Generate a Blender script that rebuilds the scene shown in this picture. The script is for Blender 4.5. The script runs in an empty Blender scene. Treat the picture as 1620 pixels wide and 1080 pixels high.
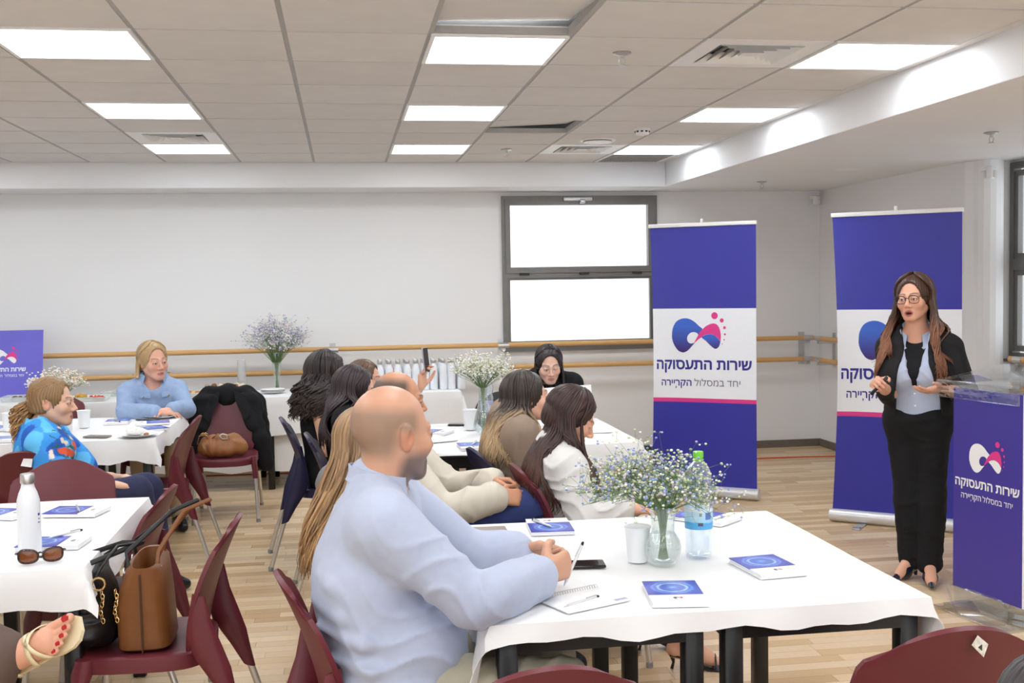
import bpy, bmesh, math, random
import numpy as np
from mathutils import Vector, Matrix, Quaternion
from mathutils.geometry import delaunay_2d_cdt
random.seed(7); NR = np.random.default_rng(7)
SC = bpy.context.scene
COL = SC.collection
PI = math.pi
R = math.radians

# ------------------------------------------------------------------ camera
CAMH = 1.61
def make_camera():
    f, yaw, pitch, roll = 1747.6, 0.151306, -0.0521407, -0.0166386
    fwd = Vector((math.sin(yaw)*math.cos(pitch), math.cos(yaw)*math.cos(pitch), math.sin(pitch)))
    right = Vector((math.cos(yaw), -math.sin(yaw), 0)); up = right.cross(fwd)
    r = right*math.cos(roll)+up*math.sin(roll); u = -right*math.sin(roll)+up*math.cos(roll)
    m = Matrix((r, u, -fwd)).transposed().to_4x4(); m.translation = (0, 0, CAMH)
    cd = bpy.data.cameras.new('camera'); cd.sensor_width = 36; cd.lens = f*36/1620; cd.clip_start = .05
    cd.dof.use_dof = False
    co = bpy.data.objects.new('camera', cd); COL.objects.link(co); co.matrix_world = m
    SC.camera = co
make_camera()
# ------------------------------------------------------------------ world, exposure
PANEL = 13.8          # radiance of the ceiling panels
wd = bpy.data.worlds.new('sky'); SC.world = wd; wd.use_nodes = True
bg = wd.node_tree.nodes['Background']; bg.inputs[0].default_value = (.91, .955, 1, 1); bg.inputs[1].default_value = 1.9
SC.view_settings.view_transform = 'Standard'; SC.view_settings.look = 'None'
SC.view_settings.gamma = 1; SC.view_settings.exposure = 0; SC.view_settings.use_curve_mapping = False

# ------------------------------------------------------------------ helpers
def s2l(c):
    c = c/255
    return c/12.92 if c <= .04045 else ((c+.055)/1.055)**2.4
def rgb(r, g, b): return (s2l(r), s2l(g), s2l(b))
MATS = {}
def mat(name, col=(.8, .8, .8), rough=.5, metal=0., var=0., vscale=20, bump=0., bscale=200, spec=.5, attr=None,
        trans=0., ior=1.45, emit=0., coat=0., sheen=0., alpha=1., stretch=None, objvar=0., sss=0., tint=None):
    if name in MATS: return MATS[name]
    m = bpy.data.materials.new(name); m.use_nodes = True; MATS[name] = m
    nt = m.node_tree; N = nt.nodes; L = nt.links; b = N['Principled BSDF']
    b.inputs['Roughness'].default_value = rough; b.inputs['Metallic'].default_value = metal
    b.inputs['Specular IOR Level'].default_value = spec; b.inputs['IOR'].default_value = ior
    b.inputs['Transmission Weight'].default_value = trans; b.inputs['Coat Weight'].default_value = coat
    b.inputs['Sheen Weight'].default_value = sheen; b.inputs['Alpha'].default_value = alpha
    if sss:
        b.inputs['Subsurface Weight'].default_value = sss
        b.inputs['Subsurface Radius'].default_value = (.012, .005, .003); b.inputs['Subsurface Scale'].default_value = 1
    tc = N.new('ShaderNodeTexCoord'); out = None
    if attr:
        a = N.new('ShaderNodeAttribute'); a.attribute_name = attr; out = a.outputs['Color']
        if tint is not None: pass
    else:
        rg = N.new('ShaderNodeRGB'); rg.outputs[0].default_value = (*col, 1); out = rg.outputs[0]
    def vec():
        if stretch:
            mp = N.new('ShaderNodeMapping'); mp.inputs['Scale'].default_value = stretch
            L.new(tc.outputs['Object'], mp.inputs[0]); return mp.outputs[0]
        return tc.outputs['Object']
    if var or objvar:
        hs = N.new('ShaderNodeHueSaturation'); hs.inputs['Fac'].default_value = 1
        L.new(out, hs.inputs['Color'])
        v = None
        if var:
            nz = N.new('ShaderNodeTexNoise'); nz.inputs['Scale'].default_value = vscale; nz.inputs['Detail'].default_value = 5
            L.new(vec(), nz.inputs['Vector'])
            mr = N.new('ShaderNodeMapRange'); mr.inputs[1].default_value = .25; mr.inputs[2].default_value = .75
            mr.inputs[3].default_value = 1-var; mr.inputs[4].default_value = 1+var
            L.new(nz.outputs[0], mr.inputs[0]); v = mr.outputs[0]
        if objvar:
            oi = N.new('ShaderNodeObjectInfo'); m2 = N.new('ShaderNodeMapRange')
            m2.inputs[3].default_value = 1-objvar; m2.inputs[4].default_value = 1+objvar*.4
            L.new(oi.outputs['Random'], m2.inputs[0])
            if v is None: v = m2.outputs[0]
            else:
                mm = N.new('ShaderNodeMath'); mm.operation = 'MULTIPLY'; L.new(v, mm.inputs[0]); L.new(m2.outputs[0], mm.inputs[1]); v = mm.outputs[0]
        L.new(v, hs.inputs['Value']); out = hs.outputs[0]
    L.new(out, b.inputs['Base Color'])
    if emit:
        L.new(out, b.inputs['Emission Color']); b.inputs['Emission Strength'].default_value = emit
    if bump:
        nz = N.new('ShaderNodeTexNoise'); nz.inputs['Scale'].default_value = bscale; nz.inputs['Detail'].default_value = 4
        L.new(vec(), nz.inputs['Vector'])
        bp = N.new('ShaderNodeBump'); bp.inputs['Strength'].default_value = bump; bp.inputs['Distance'].default_value = .01
        L.new(nz.outputs[0], bp.inputs['Height']); L.new(bp.outputs[0], b.inputs['Normal'])
    return m

def glassy(name, tint=(1, 1, 1), gloss=.5, rough=.02, white=0.):
    """thin clear sheet: straight-through light plus a reflection that grows at grazing angles"""
    if name in MATS: return MATS[name]
    m = bpy.data.materials.new(name); m.use_nodes = True; MATS[name] = m; nt = m.node_tree; N = nt.nodes; L = nt.links
    for n in list(N): N.remove(n)
    out = N.new('ShaderNodeOutputMaterial'); tr = N.new('ShaderNodeBsdfTransparent'); tr.inputs[0].default_value = (*tint, 1)
    gl = N.new('ShaderNodeBsdfGlossy'); gl.inputs[0].default_value = (1, 1, 1, 1); gl.inputs['Roughness'].default_value = rough
    lw = N.new('ShaderNodeLayerWeight'); lw.inputs[0].default_value = .25
    nz = N.new('ShaderNodeTexNoise'); nz.inputs['Scale'].default_value = 25; bp = N.new('ShaderNodeBump'); bp.inputs['Strength'].default_value = .02
    L.new(nz.outputs[0], bp.inputs['Height']); L.new(bp.outputs[0], gl.inputs['Normal'])
    mt = N.new('ShaderNodeMath'); mt.operation = 'MULTIPLY_ADD'; mt.inputs[1].default_value = gloss; mt.inputs[2].default_value = .03
    L.new(lw.outputs['Facing'], mt.inputs[0])
    mx = N.new('ShaderNodeMixShader'); L.new(mt.outputs[0], mx.inputs[0]); L.new(tr.outputs[0], mx.inputs[1]); L.new(gl.outputs[0], mx.inputs[2])
    last = mx.outputs[0]
    if white:
        df = N.new('ShaderNodeBsdfDiffuse'); df.inputs[0].default_value = (.9, .9, .9, 1); m2 = N.new('ShaderNodeMixShader'); m2.inputs[0].default_value = white
        L.new(last, m2.inputs[1]); L.new(df.outputs[0], m2.inputs[2]); last = m2.outputs[0]
    L.new(last, out.inputs[0]); return m
def empty(name, loc=(0, 0, 0), rz=0):
    o = bpy.data.objects.new(name, None); COL.objects.link(o); o.location = loc; o.rotation_euler = (0, 0, rz)
    o.empty_display_size = .1
    return o
def tag(o, label=None, cat=None, group=None, kind=None):
    if label: o['label'] = label
    if cat: o['category'] = cat
    if group: o['group'] = group
    if kind: o['kind'] = kind
    return o
def thing(name, label, cat, loc=(0, 0, 0), rz=0, group=None):
    return tag(empty(name, loc, rz), label, cat, group)
def link(name, me, parent=None, loc=None, rot=None):
    o = bpy.data.objects.new(name, me); COL.objects.link(o)
    if parent: o.parent = parent
    if loc is not None: o.location = loc
    if rot is not None: o.rotation_euler = rot
    return o
def copy_tree(o, parent=None):
    c = o.copy(); COL.objects.link(c)
    if parent: c.parent = parent
    for ch in list(o.children): copy_tree(ch, c)
    return c

class MB:
    """collects vertices and faces, builds one mesh"""
    def __init__(s): s.v = []; s.f = []; s.m = []; s.c = []; s.cur = 0; s.col = (1, 1, 1)
    def add(s, vs, fs):
        b = len(s.v); s.v += [tuple(p) for p in vs]; s.f += [tuple(i+b for i in f) for f in fs]; s.m += [s.cur]*len(fs)
        s.c += [s.col]*len(vs)
    def box(s, x0, x1, y0, y1, z0, z1):
        s.add([(x0,y0,z0),(x1,y0,z0),(x1,y1,z0),(x0,y1,z0),(x0,y0,z1),(x1,y0,z1),(x1,y1,z1),(x0,y1,z1)],
              [(0,3,2,1),(4,5,6,7),(0,1,5,4),(1,2,6,5),(2,3,7,6),(3,0,4,7)])
    def tube(s, pts, r, n=8, cap=True, squash=1.):
        pts = [Vector(p) for p in pts]; rs = r if isinstance(r, (list, tuple)) else [r]*len(pts)
        vs = []; t0 = None; nrm = None
        for i, p in enumerate(pts):
            t = (pts[min(i+1, len(pts)-1)]-pts[max(i-1, 0)])
            t = t.normalized() if t.length > 1e-9 else (t0 or Vector((0, 0, 1)))
            if nrm is None:
                a = Vector((0, 0, 1)) if abs(t.z) < .9 else Vector((0, 1, 0))
                nrm = t.cross(a).normalized()
            else:
                nrm = (nrm-t*nrm.dot(t)); nrm = nrm.normalized() if nrm.length > 1e-6 else t.orthogonal().normalized()
            bn = t.cross(nrm); t0 = t
            for k in range(n):
                a = 2*PI*k/n
                vs.append(p+nrm*math.cos(a)*rs[i]+bn*math.sin(a)*rs[i]*squash)
        fs = []
        for i in range(len(pts)-1):
            for k in range(n):
                a = i*n+k; b = i*n+(k+1) % n
                fs.append((a, b, b+n, a+n))
        if cap:
            fs.append(tuple(range(n-1, -1, -1))); e = (len(pts)-1)*n; fs.append(tuple(range(e, e+n)))
        s.add(vs, fs)
    def lathe(s, prof, n=24, c=(0, 0, 0), rib=0, nrib=0):
        vs = []; fs = []
        for (r, z) in prof:
            for k in range(n):
                a = 2*PI*k/n; rr = r*(1+rib*math.cos(nrib*a)) if rib else r
                vs.append((c[0]+rr*math.cos(a), c[1]+rr*math.sin(a), c[2]+z))
        m = len(prof)
        for i in range(m-1):
            for k in range(n):
                a = i*n+k; b = i*n+(k+1) % n; fs.append((a, b, b+n, a+n))
        if prof[0][0] > 1e-6: fs.append(tuple(range(n-1, -1, -1)))
        if prof[-1][0] > 1e-6: fs.append(tuple(range((m-1)*n, m*n)))
        s.add(vs, fs)
    def grid(s, P, closed=False):
        """P[i][j] of points"""
        ni = len(P); nj = len(P[0]); vs = [p for row in P for p in row]; fs = []
        for i in range(ni-1):
            for j in range(nj if closed else nj-1):
                a = i*nj+j; b = i*nj+(j+1) % nj; fs.append((a, b, b+nj, a+nj))
        s.add(vs, fs)
    def blob(s, c, r, n=8, m=5):
        rx, ry, rz = r if isinstance(r, (tuple, list)) else (r, r, r)
        vs = [(c[0], c[1], c[2]-rz)]; fs = []
        for i in range(1, m):
            t = PI*i/m
            for k in range(n):
                a = 2*PI*k/n; vs.append((c[0]+rx*math.sin(t)*math.cos(a), c[1]+ry*math.sin(t)*math.sin(a), c[2]-rz*math.cos(t)))
        vs.append((c[0], c[1], c[2]+rz)); e = len(vs)-1
        for k in range(n):
            fs.append((0, 1+(k+1) % n, 1+k)); fs.append((e, e-n+k, e-n+(k+1) % n))
        for i in range(m-2):
            for k in range(n):
                a = 1+i*n+k; b = 1+i*n+(k+1) % n; fs.append((a, b, b+n, a+n))
        s.add(vs, fs)
    def mesh(s, name, mats=None, smooth=False, weld=False):
        me = bpy.data.meshes.new(name); me.from_pydata(s.v, [], s.f)
        for m in (mats if isinstance(mats, (list, tuple)) else [mats]):
            if m: me.materials.append(m)
        if any(s.m): me.polygons.foreach_set('material_index', s.m)
        if any(c != (1, 1, 1) for c in s.c):
            ca = me.color_attributes.new('Col', 'FLOAT_COLOR', 'POINT')
            ca.data.foreach_set('color', np.array([(*c, 1) for c in s.c], dtype=np.float32).ravel())
        if smooth: smooth_mesh(me, smooth if not isinstance(smooth, bool) else 40)
        me.update(); return me
    def build(s, name, mats=None, parent=None, smooth=False, loc=None, rot=None, bevel=0, seg=2):
        o = link(name, s.mesh(name, mats, smooth), parent, loc, rot)
        if bevel:
            bm = bmesh.new(); bm.from_mesh(o.data)
            bmesh.ops.bevel(bm, geom=bm.edges[:], offset=bevel, segments=seg, affect='EDGES', profile=.5)
            bm.to_mesh(o.data); bm.free(); smooth_mesh(o.data, 50)
        return o
def smooth_mesh(me, ang=40):
    me.polygons.foreach_set('use_smooth', [True]*len(me.polygons))
    if ang < 179:
        try: me.set_sharp_from_angle(angle=R(ang))
        except Exception: pass
def recalc(me):
    bm = bmesh.new(); bm.from_mesh(me); bmesh.ops.recalc_face_normals(bm, faces=bm.faces[:]); bm.to_mesh(me); bm.free()

def fill2d(loops, eps=1e-5):
    """nonzero-winding fill of closed 2d loops -> verts, tris"""
    vs = []; es = []
    for lp in loops:
        b = len(vs); n = len(lp); vs += [Vector((p[0], p[1])) for p in lp]; es += [(b+i, b+(i+1) % n) for i in range(n)]
    V, E, F, *_ = delaunay_2d_cdt(vs, es, [], 0, eps)
    A = [np.array([(p[0], p[1]) for p in lp]) for lp in loops]
    def wn(x, y):
        w = 0
        for P in A:
            Q = np.roll(P, -1, 0)
            cr = (Q[:, 0]-P[:, 0])*(y-P[:, 1])-(x-P[:, 0])*(Q[:, 1]-P[:, 1])
            w += int(((P[:, 1] <= y) & (Q[:, 1] > y) & (cr > 0)).sum()) - int(((P[:, 1] > y) & (Q[:, 1] <= y) & (cr < 0)).sum())
        return w
    out = []
    for f in F:
        c = sum((V[i] for i in f), Vector((0, 0)))/len(f)
        if wn(c.x, c.y) != 0: out.append(tuple(f))
    return [(p.x, p.y) for p in V], out
def embolden(loops, d):
    """orient loops by nesting (outer anticlockwise, holes clockwise) and push the outline out by d"""
    L = []
    for lp in loops:
        q = [lp[0]]
        for p in lp[1:]:
            if math.hypot(p[0]-q[-1][0], p[1]-q[-1][1]) > .004: q.append(p)
        if len(q) > 3 and math.hypot(q[0][0]-q[-1][0], q[0][1]-q[-1][1]) <= .004: q.pop()
        if len(q) > 2: L.append(np.array(q))
    def inside(p, P):
        Q = np.roll(P, -1, 0); c = (P[:, 1] > p[1]) != (Q[:, 1] > p[1])
        x = P[:, 0]+(p[1]-P[:, 1])/np.where(Q[:, 1] == P[:, 1], 1e-9, Q[:, 1]-P[:, 1])*(Q[:, 0]-P[:, 0])
        return (c & (p[0] < x)).sum() % 2 == 1
    out = []
    for i, P in enumerate(L):
        depth = sum(all(inside(p, Q) for p in P) for j, Q in enumerate(L) if j != i)
        Q = np.roll(P, -1, 0); area = (P[:, 0]*Q[:, 1]-Q[:, 0]*P[:, 1]).sum()
        if (area > 0) != (depth % 2 == 0): P = P[::-1]
        a = P-np.roll(P, 1, 0); b = np.roll(P, -1, 0)-P
        a /= np.linalg.norm(a, axis=1, keepdims=True)+1e-9; b /= np.linalg.norm(b, axis=1, keepdims=True)+1e-9
        n = np.stack([a[:, 1]+b[:, 1], -(a[:, 0]+b[:, 0])], 1); ln = np.linalg.norm(n, axis=1, keepdims=True)+1e-9
        n = n/ln*np.minimum(2/ln, 1.5)
        out.append([tuple(p) for p in P+n*d])
    return out
def text_loops(s, size, bold=0):
    cu = bpy.data.curves.new('lettering', 'FONT'); cu.body = s; cu.size = size; cu.align_x = 'CENTER'; cu.fill_mode = 'NONE'
    cu.resolution_u = 4
    o = bpy.data.objects.new('lettering', cu); COL.objects.link(o)
    dg = bpy.context.evaluated_depsgraph_get(); dg.update()
    me = bpy.data.meshes.new_from_object(o.evaluated_get(dg)); bpy.data.objects.remove(o)
    nb = {}
    for e in me.edges:
        a, b = e.vertices; nb.setdefault(a, []).append(b); nb.setdefault(b, []).append(a)
    loops = []; seen = set()
    for a in range(len(me.vertices)):
        if a in seen or a not in nb: continue
        lp = [a]; seen.add(a); cur = a
        while True:
            nx = [b for b in nb[cur] if b not in seen]
            if not nx: break
            cur = nx[0]; lp.append(cur); seen.add(cur)
        if len(lp) > 2: loops.append([(me.vertices[i].co.x, me.vertices[i].co.y) for i in lp])
    bpy.data.meshes.remove(me); bpy.data.curves.remove(cu)
    return embolden(loops, bold*size)

# ------------------------------------------------------------------ materials
M_wall = mat('wall_paint', (.84, .84, .84), .75, var=.006, vscale=3, bump=.04, bscale=300)
M_soffit = mat('soffit_paint', (.82, .83, .85), .7, var=.015, vscale=2)
M_tile = mat('ceiling_tile', (.72, .70, .68), .9, var=.03, vscale=6, bump=.06, bscale=400, objvar=.03)
M_tee = mat('ceiling_tee', (.42, .41, .40), .6, var=.05)
M_white = mat('white_plastic', (.86, .86, .85), .4, var=.02)
M_panel = mat('light_diffuser', (.91, .955, 1), .5, emit=PANEL, var=.005)
M_alu = mat('window_aluminium', rgb(122, 120, 117), .42, metal=.55, var=.05, vscale=8)
M_gasket = mat('rubber_gasket', (.03, .03, .03), .6, var=.1)
M_glass = glassy('window_glass', (.98, .99, 1), .25)
M_steel = mat('brushed_steel', (.62, .62, .62), .35, metal=1, var=.08, vscale=60)
M_base = mat('baseboard_paint', rgb(112, 102, 92), .5, var=.06)
M_barre = mat('barre_wood', rgb(212, 166, 105), .4, var=.08, vscale=12, stretch=(1, 14, 14))
M_cloth = mat('table_cloth', (.84, .84, .845), .85, var=.015, vscale=9, bump=.08, bscale=500, sheen=.1)
M_black = mat('black_metal', (.012, .012, .013), .35, var=.2)
M_maroon = mat('maroon_plastic', rgb(100, 36, 46), .38, var=.05, vscale=15, bump=.03, bscale=900)
M_navy = mat('navy_plastic', rgb(34, 32, 66), .38, var=.05, vscale=15, bump=.03, bscale=900)
M_leg = mat('satin_leg_metal', (.66, .64, .61), .34, metal=.85, var=.05)
# ------------------------------------------------------------------ room shell
ZC = 2.663; ZS = 2.446; YB = 10.05; YS = 9.514; XS = 2.85
def struct(o, label=None): o['kind'] = 'structure'; return o

def floor():
    W, Lp = .075, .5
    fl = MB(); fl.box(-5.2, 5.2, -2.5, YB+.02, -.06, -.004)
    root = struct(fl.build('floor', mat('floor_gap', rgb(120, 88, 55), .7, var=.1)))
    cols = [rgb(*c) for c in ((223,194,154),(214,183,141),(205,173,130),(229,203,167),(217,189,150),(197,163,120),(221,195,160))]
    M_pl = mat('laminate_strip', attr='Col', rough=.33, var=.12, vscale=16, stretch=(2.2, 30, 30), coat=.12, bump=.02, bscale=60)
    rest = MB(); meshes = {}
    nobj = 0; rng = random.Random(3)
    y = -2.5; j = 0
    while y < YB-.01:
        x = -5.2-rng.random()*Lp
        while x < 5.2:
            ln = rng.choice((.38, .5, .62))
            ci = rng.randrange(7)
            if 4.28 < y < 5.75 and -.85 < x < 2.95 and not (y < 4.6 and x < -.2) and nobj < 296:
                k = (ci, ln)
                if k not in meshes:
                    b = MB(); b.col = cols[ci]; b.box(0, ln-.0012, 0, W-.0012, -.004, 0)
                    meshes[k] = b.mesh('plank', M_pl)
                link('plank', meshes[k], root, (x, y, 0)); nobj += 1
            else:
                rest.col = cols[ci]; x1 = min(x+ln, 5.2)
                if x1 > -5.2: rest.add([(max(x,-5.2), y, 0), (x1-.0012, y, 0), (x1-.0012, min(y+W,YB)-.0012, 0), (max(x,-5.2), min(y+W,YB)-.0012, 0)], [(0, 1, 2, 3)])
            x += ln
        y += W; j += 1
    tag(rest.build('planks', M_pl, root), kind='stuff')
floor()

def hole_wall(name, axis, pos, thick, a0, a1, z0, z1, hole, m):
    """a wall with a rectangular opening; axis 'x': wall runs along x at y=pos"""
    A = [a0, hole[0], hole[1], a1]; Zs = [z0, hole[2], hole[3], z1]
    b = MB()
    def pt(a, d, z): return (a, pos+d, z) if axis == 'x' else (pos+d, a, z)
    vs = [pt(a, d, z) for d in (0, thick) for z in Zs for a in A]
    fs = []
    for j in range(3):
        for i in range(3):
            if i == 1 and j == 1: continue
            k = j*4+i
            fs.append((k, k+1, k+5, k+4)); fs.append((16+k, 16+k+4, 16+k+5, 16+k+1))
    def edge(k1, k2): fs.append((k1, k2, 16+k2, 16+k1))
    ring = [0,1,2,3,7,11,15,14,13,12,8,4]
    for i in range(12): edge(ring[i], ring[(i+1) % 12])
    ring = [5,9,10,6]
    for i in range(4): edge(ring[i], ring[(i+1) % 4])
    b.add(vs, fs); o = b.build(name, m); recalc(o.data); return struct(o)

W1 = (1.452, 2.915, 1.005, 2.410)
hole_wall('wall_back', 'x', YB, .22, -5.2, 4.75, 0, 2.9, W1, M_wall)
# right wall: segment beside the corner, the jog with a rounded pier, then the window wall
b = MB()
P = [(4.53, YB), (4.53, 7.62)]
for k in range(0, 1): P.append((4.53, 7.55))
for k in range(9):
    a = PI*(1-k/8)*1.0
    P.append((4.68+.11*math.cos(a)*1.0, 7.5-.11*math.sin(a)))
P += [(4.80, 7.5), (4.86, 7.5), (5.2, 7.5), (5.2, YB)]
n = len(P); b.add([(x, y, 0) for x, y in P]+[(x, y, ZS+.2) for x, y in P], [(i, (i+1) % n, n+(i+1) % n, n+i) for i in range(n)])
o = b.build('wall_right', M_wall); recalc(o.data); struct(o)
W2 = (5.20, 7.475, 1.0, 2.43)
hole_wall('wall_side', 'y', 4.86, .2, -2.5, 7.5, 0, 2.9, W2, M_wall)['kind'] = 'structure'
b = MB(); b.box(-5.4, -5.2, -2.5, YB+.2, 0, 2.9); struct(b.build('wall_left', M_wall))

def skirting(name, pts):
    b = MB()
    for (x0, y0), (x1, y1) in zip(pts, pts[1:]):
        d = Vector((x1-x0, y1-y0, 0)).normalized(); n = Vector((d.y, -d.x, 0))*.014
        q = [(x0, y0), (x1, y1), (x1+n.x, y1+n.y), (x0+n.x, y0+n.y)]
        b.add([(*p, 0) for p in q]+[(*p, .07) for p in q], [(0,3,2,1),(4,5,6,7),(0,1,5,4),(1,2,6,5),(2,3,7,6),(3,0,4,7)])
    struct(b.build(name, M_base))
skirting('baseboard_back', [(-5.2, YB), (4.53, YB)])
skirting('baseboard_right', [(4.53, YB), (4.53, 7.6)])
skirting('baseboard_side', [(4.86, 7.39), (4.86, -2.4)])

# bulkheads round the tiled ceiling
b = MB(); b.box(-5.2, XS, YS, YB, ZS, 2.9); o = b.build('trim_1', M_soffit, bevel=.006); struct(o)
b = MB(); b.box(XS, 5.3, -2.5, YB, ZS, 2.9); o = b.build('trim_2', M_soffit, bevel=.006); struct(o)

def ceiling():
    X0, Y0 = -.811, 4.673
    b = MB(); b.box(-5.2, XS, -2.5, YS, 2.86, 2.93)
    root = struct(b.build('ceiling', mat('plenum', (.12, .115, .11), .9, var=.1)))
    NI, NJ = range(-7, 6), range(-12, 8)
    lights = {(i, j) for i in (-4, -1, 2, 5) for j in (-12, -9, -6, -3, 0, 3, 6)}
    diff = {(4, 0), (-1, 5), (4, 6), (5, 7)}
    G = .011
    tb = MB(); tb.box(-.3+G, .3-G, -.3+G, .3-G, 0, .014); tile = tb.mesh('ceiling_panel', M_tile)
    lt = MB(); lt.box(-.3+G, .3-G, -.32+G, .32-G, 0, .014); last = lt.mesh('ceiling_panel', M_tile)
    ct = MB(); ct.box(-.3+.012, .3-.012, -.009, .009, 0, .03); tee = ct.mesh('cross_tee', M_tee)
    for i in NI:
        for j in NJ:
            x = X0+.6*i+.3; y = Y0+.6*j+.3
            if x < -5.0 : continue
            link('cross_tee', tee, root, (x, Y0+.6*j, ZC-.001))
            if (i, j) in lights or (i, j) in diff: continue
            z = ZC-.006
            o = link('ceiling_panel', tile if j < 7 else last, root, (x, y+(.02 if j == 7 else 0), z))
            if (i, j) == (2, -1): o.rotation_euler = (.085, -.02, 0); o.location.z += .035
            if (i, j) == (3, 4): o.rotation_euler = (.07, -.05, 0); o.location.z += .032
    for i in list(NI)+[6]:
        x = X0+.6*i
        if x < -5.1: continue
        r = MB(); r.box(x-.012, x+.012, -2.5, YS, ZC-.002, ZC+.036); r.build('grid_runner', M_tee, root)
    r = MB(); r.box(X0+3.6, XS, -2.5, YS, ZC-.003, ZC+.02); r.build('edge_strip', M_tile, root)
    # luminaires
    where = {-4: 'far left', -1: 'left', 2: 'middle', 5: 'right'}
    depth = {0: 'nearest', 3: 'second', 6: 'farthest'}
    n = 0
    for (i, j) in sorted(lights):
        x = X0+.6*i+.3; y = Y0+.6*j+.3
        vis = j >= 0 and i > -4
        t = thing('ceiling_light', ('%s square light panel in the %s row of the ceiling' % (depth[j], where[i]) if vis else 'light panel out of view in the %s column, %s' % (where[i], {0: 'level with the nearest row', 3: 'level with the second row', 6: 'level with the farthest row', -3: 'first row behind the camera side', -6: 'second row behind the camera side', -9: 'third row behind the camera side', -12: 'last row behind the camera side'}[j])),
                  'ceiling light', (x, y, ZC-.012), 0, 'square ceiling light panels' if vis else 'light panels overhead out of view')
        f = MB()
        for q in ((-.295, .295, -.295, -.277), (-.295, .295, .277, .295), (-.295, -.277, -.277, .277), (.277, .295, -.277, .277)):
            f.box(*q, 0, .05)
        f.build('frame', M_white, t)
        d = MB(); d.box(-.277, .277, -.277, .277, .006, .02); d.build('diffuser', M_panel, t)
    # lay-in diffusers: nested square rings of vanes
    labs = {(4, 0): 'large square air diffuser with concentric vanes beside the nearest right light', (-1, 5): 'square air diffuser in front of the farthest left light',
            (4, 6): 'square air diffuser near the far right corner of the tiled ceiling'}
    M_dark = mat('duct_dark', (.03, .03, .03), .8, var=.2)
    for (i, j), lb in labs.items():
        x = X0+.6*i+.3; y = Y0+.6*j+.3
        t = thing('air_diffuser', lb, 'air vent', (x, y, ZC-.008), 0)
        f = MB()
        for q in ((-.292, .292, -.292, -.2), (-.292, .292, .2, .292), (-.292, -.2, -.2, .2), (.2, .292, -.2, .2)): f.box(*q, 0, .016)
        f.build('face_plate', M_white, t)
        d = MB(); d.box(-.2, .2, -.2, .2, .042, .05); d.build('duct', M_dark, t)
        for k in range(4):
            a = .195-.045*k; c = a-.034
            v = MB(); lo, hi = [(-a,-a),(a,-a),(a,a),(-a,a)], [(-c,-c),(c,-c),(c,c),(-c,c)]
            zz = -.004
            v.add([(*p, zz) for p in lo]+[(*p, zz+.036) for p in hi]+[(p[0]*1., p[1]*1., zz+.004) for p in lo]+[(*p, zz+.04) for p in hi],
                  [(q, (q+1) % 4, 4+(q+1) % 4, 4+q) for q in range(4)]+[(8+q, 12+q, 12+(q+1) % 4, 8+(q+1) % 4) for q in range(4)])
            v.build('vane', M_white, t)
        v = MB(); v.box(-.035, .035, -.035, .035, 0, .01); v.build('centre_plate', M_white, t)
    # lattice grille at the far edge
    x = X0+.6*5+.3; y = Y0+.6*7+.3
    t = thing('air_grille', 'grey eggcrate return air grille behind the farthest right light', 'air vent', (x, y+.02, ZC-.006))
    f = MB()
    for q in ((-.292, .292, -.31, -.285), (-.292, .292, .285, .31), (-.292, -.267, -.285, .285), (.267, .292, -.285, .285)): f.box(*q, 0, .014)
    f.build('frame', M_white, t)
    d = MB(); d.box(-.267, .267, -.285, .285, .03, .035); d.build('duct', M_dark, t)
    for k in range(20):
        g = MB(); xx = -.255+k*.0268; g.box(xx-.003, xx+.003, -.285, .285, 0, .014); g.build('blade', M_tee, t)
    for k in range(20):
        g = MB(); yy = -.27+k*.0284; g.box(-.267, .267, yy-.003, yy+.003, .002, .012); g.build('blade', M_tee, t)
    # round diffuser
    t = thing('round_diffuser', 'round white air valve in the ceiling beside the far square diffuser', 'air vent', (X0+.6*4+.30, Y0+.6*5+.36, ZC-.03))
    d = MB(); d.lathe([(0, .006), (.06, .004), (.105, .008), (.108, .012), (.06, .016), (.05, .03)], 28); d.build('disc', M_white, t, smooth=True)
    d = MB(); d.lathe([(.11, .018), (.13, .018), (.135, .024), (.11, .026)], 28); d.build('rim', M_white, t, smooth=True)
    # sprinklers
    def sprinkler(x, y, z, lb):
        t = thing('sprinkler', lb, 'sprinkler', (x, y, z), 0, 'ceiling sprinklers')
        d = MB(); d.lathe([(.0, -.001), (.042, -.001), (.044, -.006), (.026, -.012), (.014, -.016)], 20); d.build('escutcheon', M_steel, t, smooth=True)
        d = MB(); d.lathe([(.009, -.012), (.011, -.03), (.0, -.03)], 12); d.tube([(-.012, 0, -.03), (-.014, 0, -.045), (-.003, 0, -.06)], .003, 6); d.tube([(.012, 0, -.03), (.014, 0, -.045), (.003, 0, -.06)], .003, 6)
        d.build('frame_arms', M_steel, t, smooth=True)
        d = MB(); d.lathe([(.0, -.059), (.018, -.059), (.019, -.062), (0, -.063)], 14); d.build('deflector', M_steel, t, smooth=True)
    sprinkler(X0+.6*3+.30, Y0+.6*0+.30, ZC-.006, 'chrome sprinkler in the ceiling right of the nearest middle light')
    sprinkler(X0+.6*3+.30, Y0+.6*6+.30, ZC-.006, 'small chrome sprinkler in the ceiling right of the farthest middle light')
    sprinkler(X0+.6*-4+.35, Y0+.6*6+.32, ZC-.006, 'small sprinkler in the ceiling at the far left')
    sprinkler(3.765, 6.0, ZS, 'nearer sprinkler under the right bulkhead')
    sprinkler(3.56, 9.05, ZS, 'farther sprinkler under the right bulkhead')
    # smoke detector
    t = thing('smoke_detector', 'round white smoke detector beside the second light of the right row', 'smoke detector', (2.06, 7.42, ZC-.006))
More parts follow.
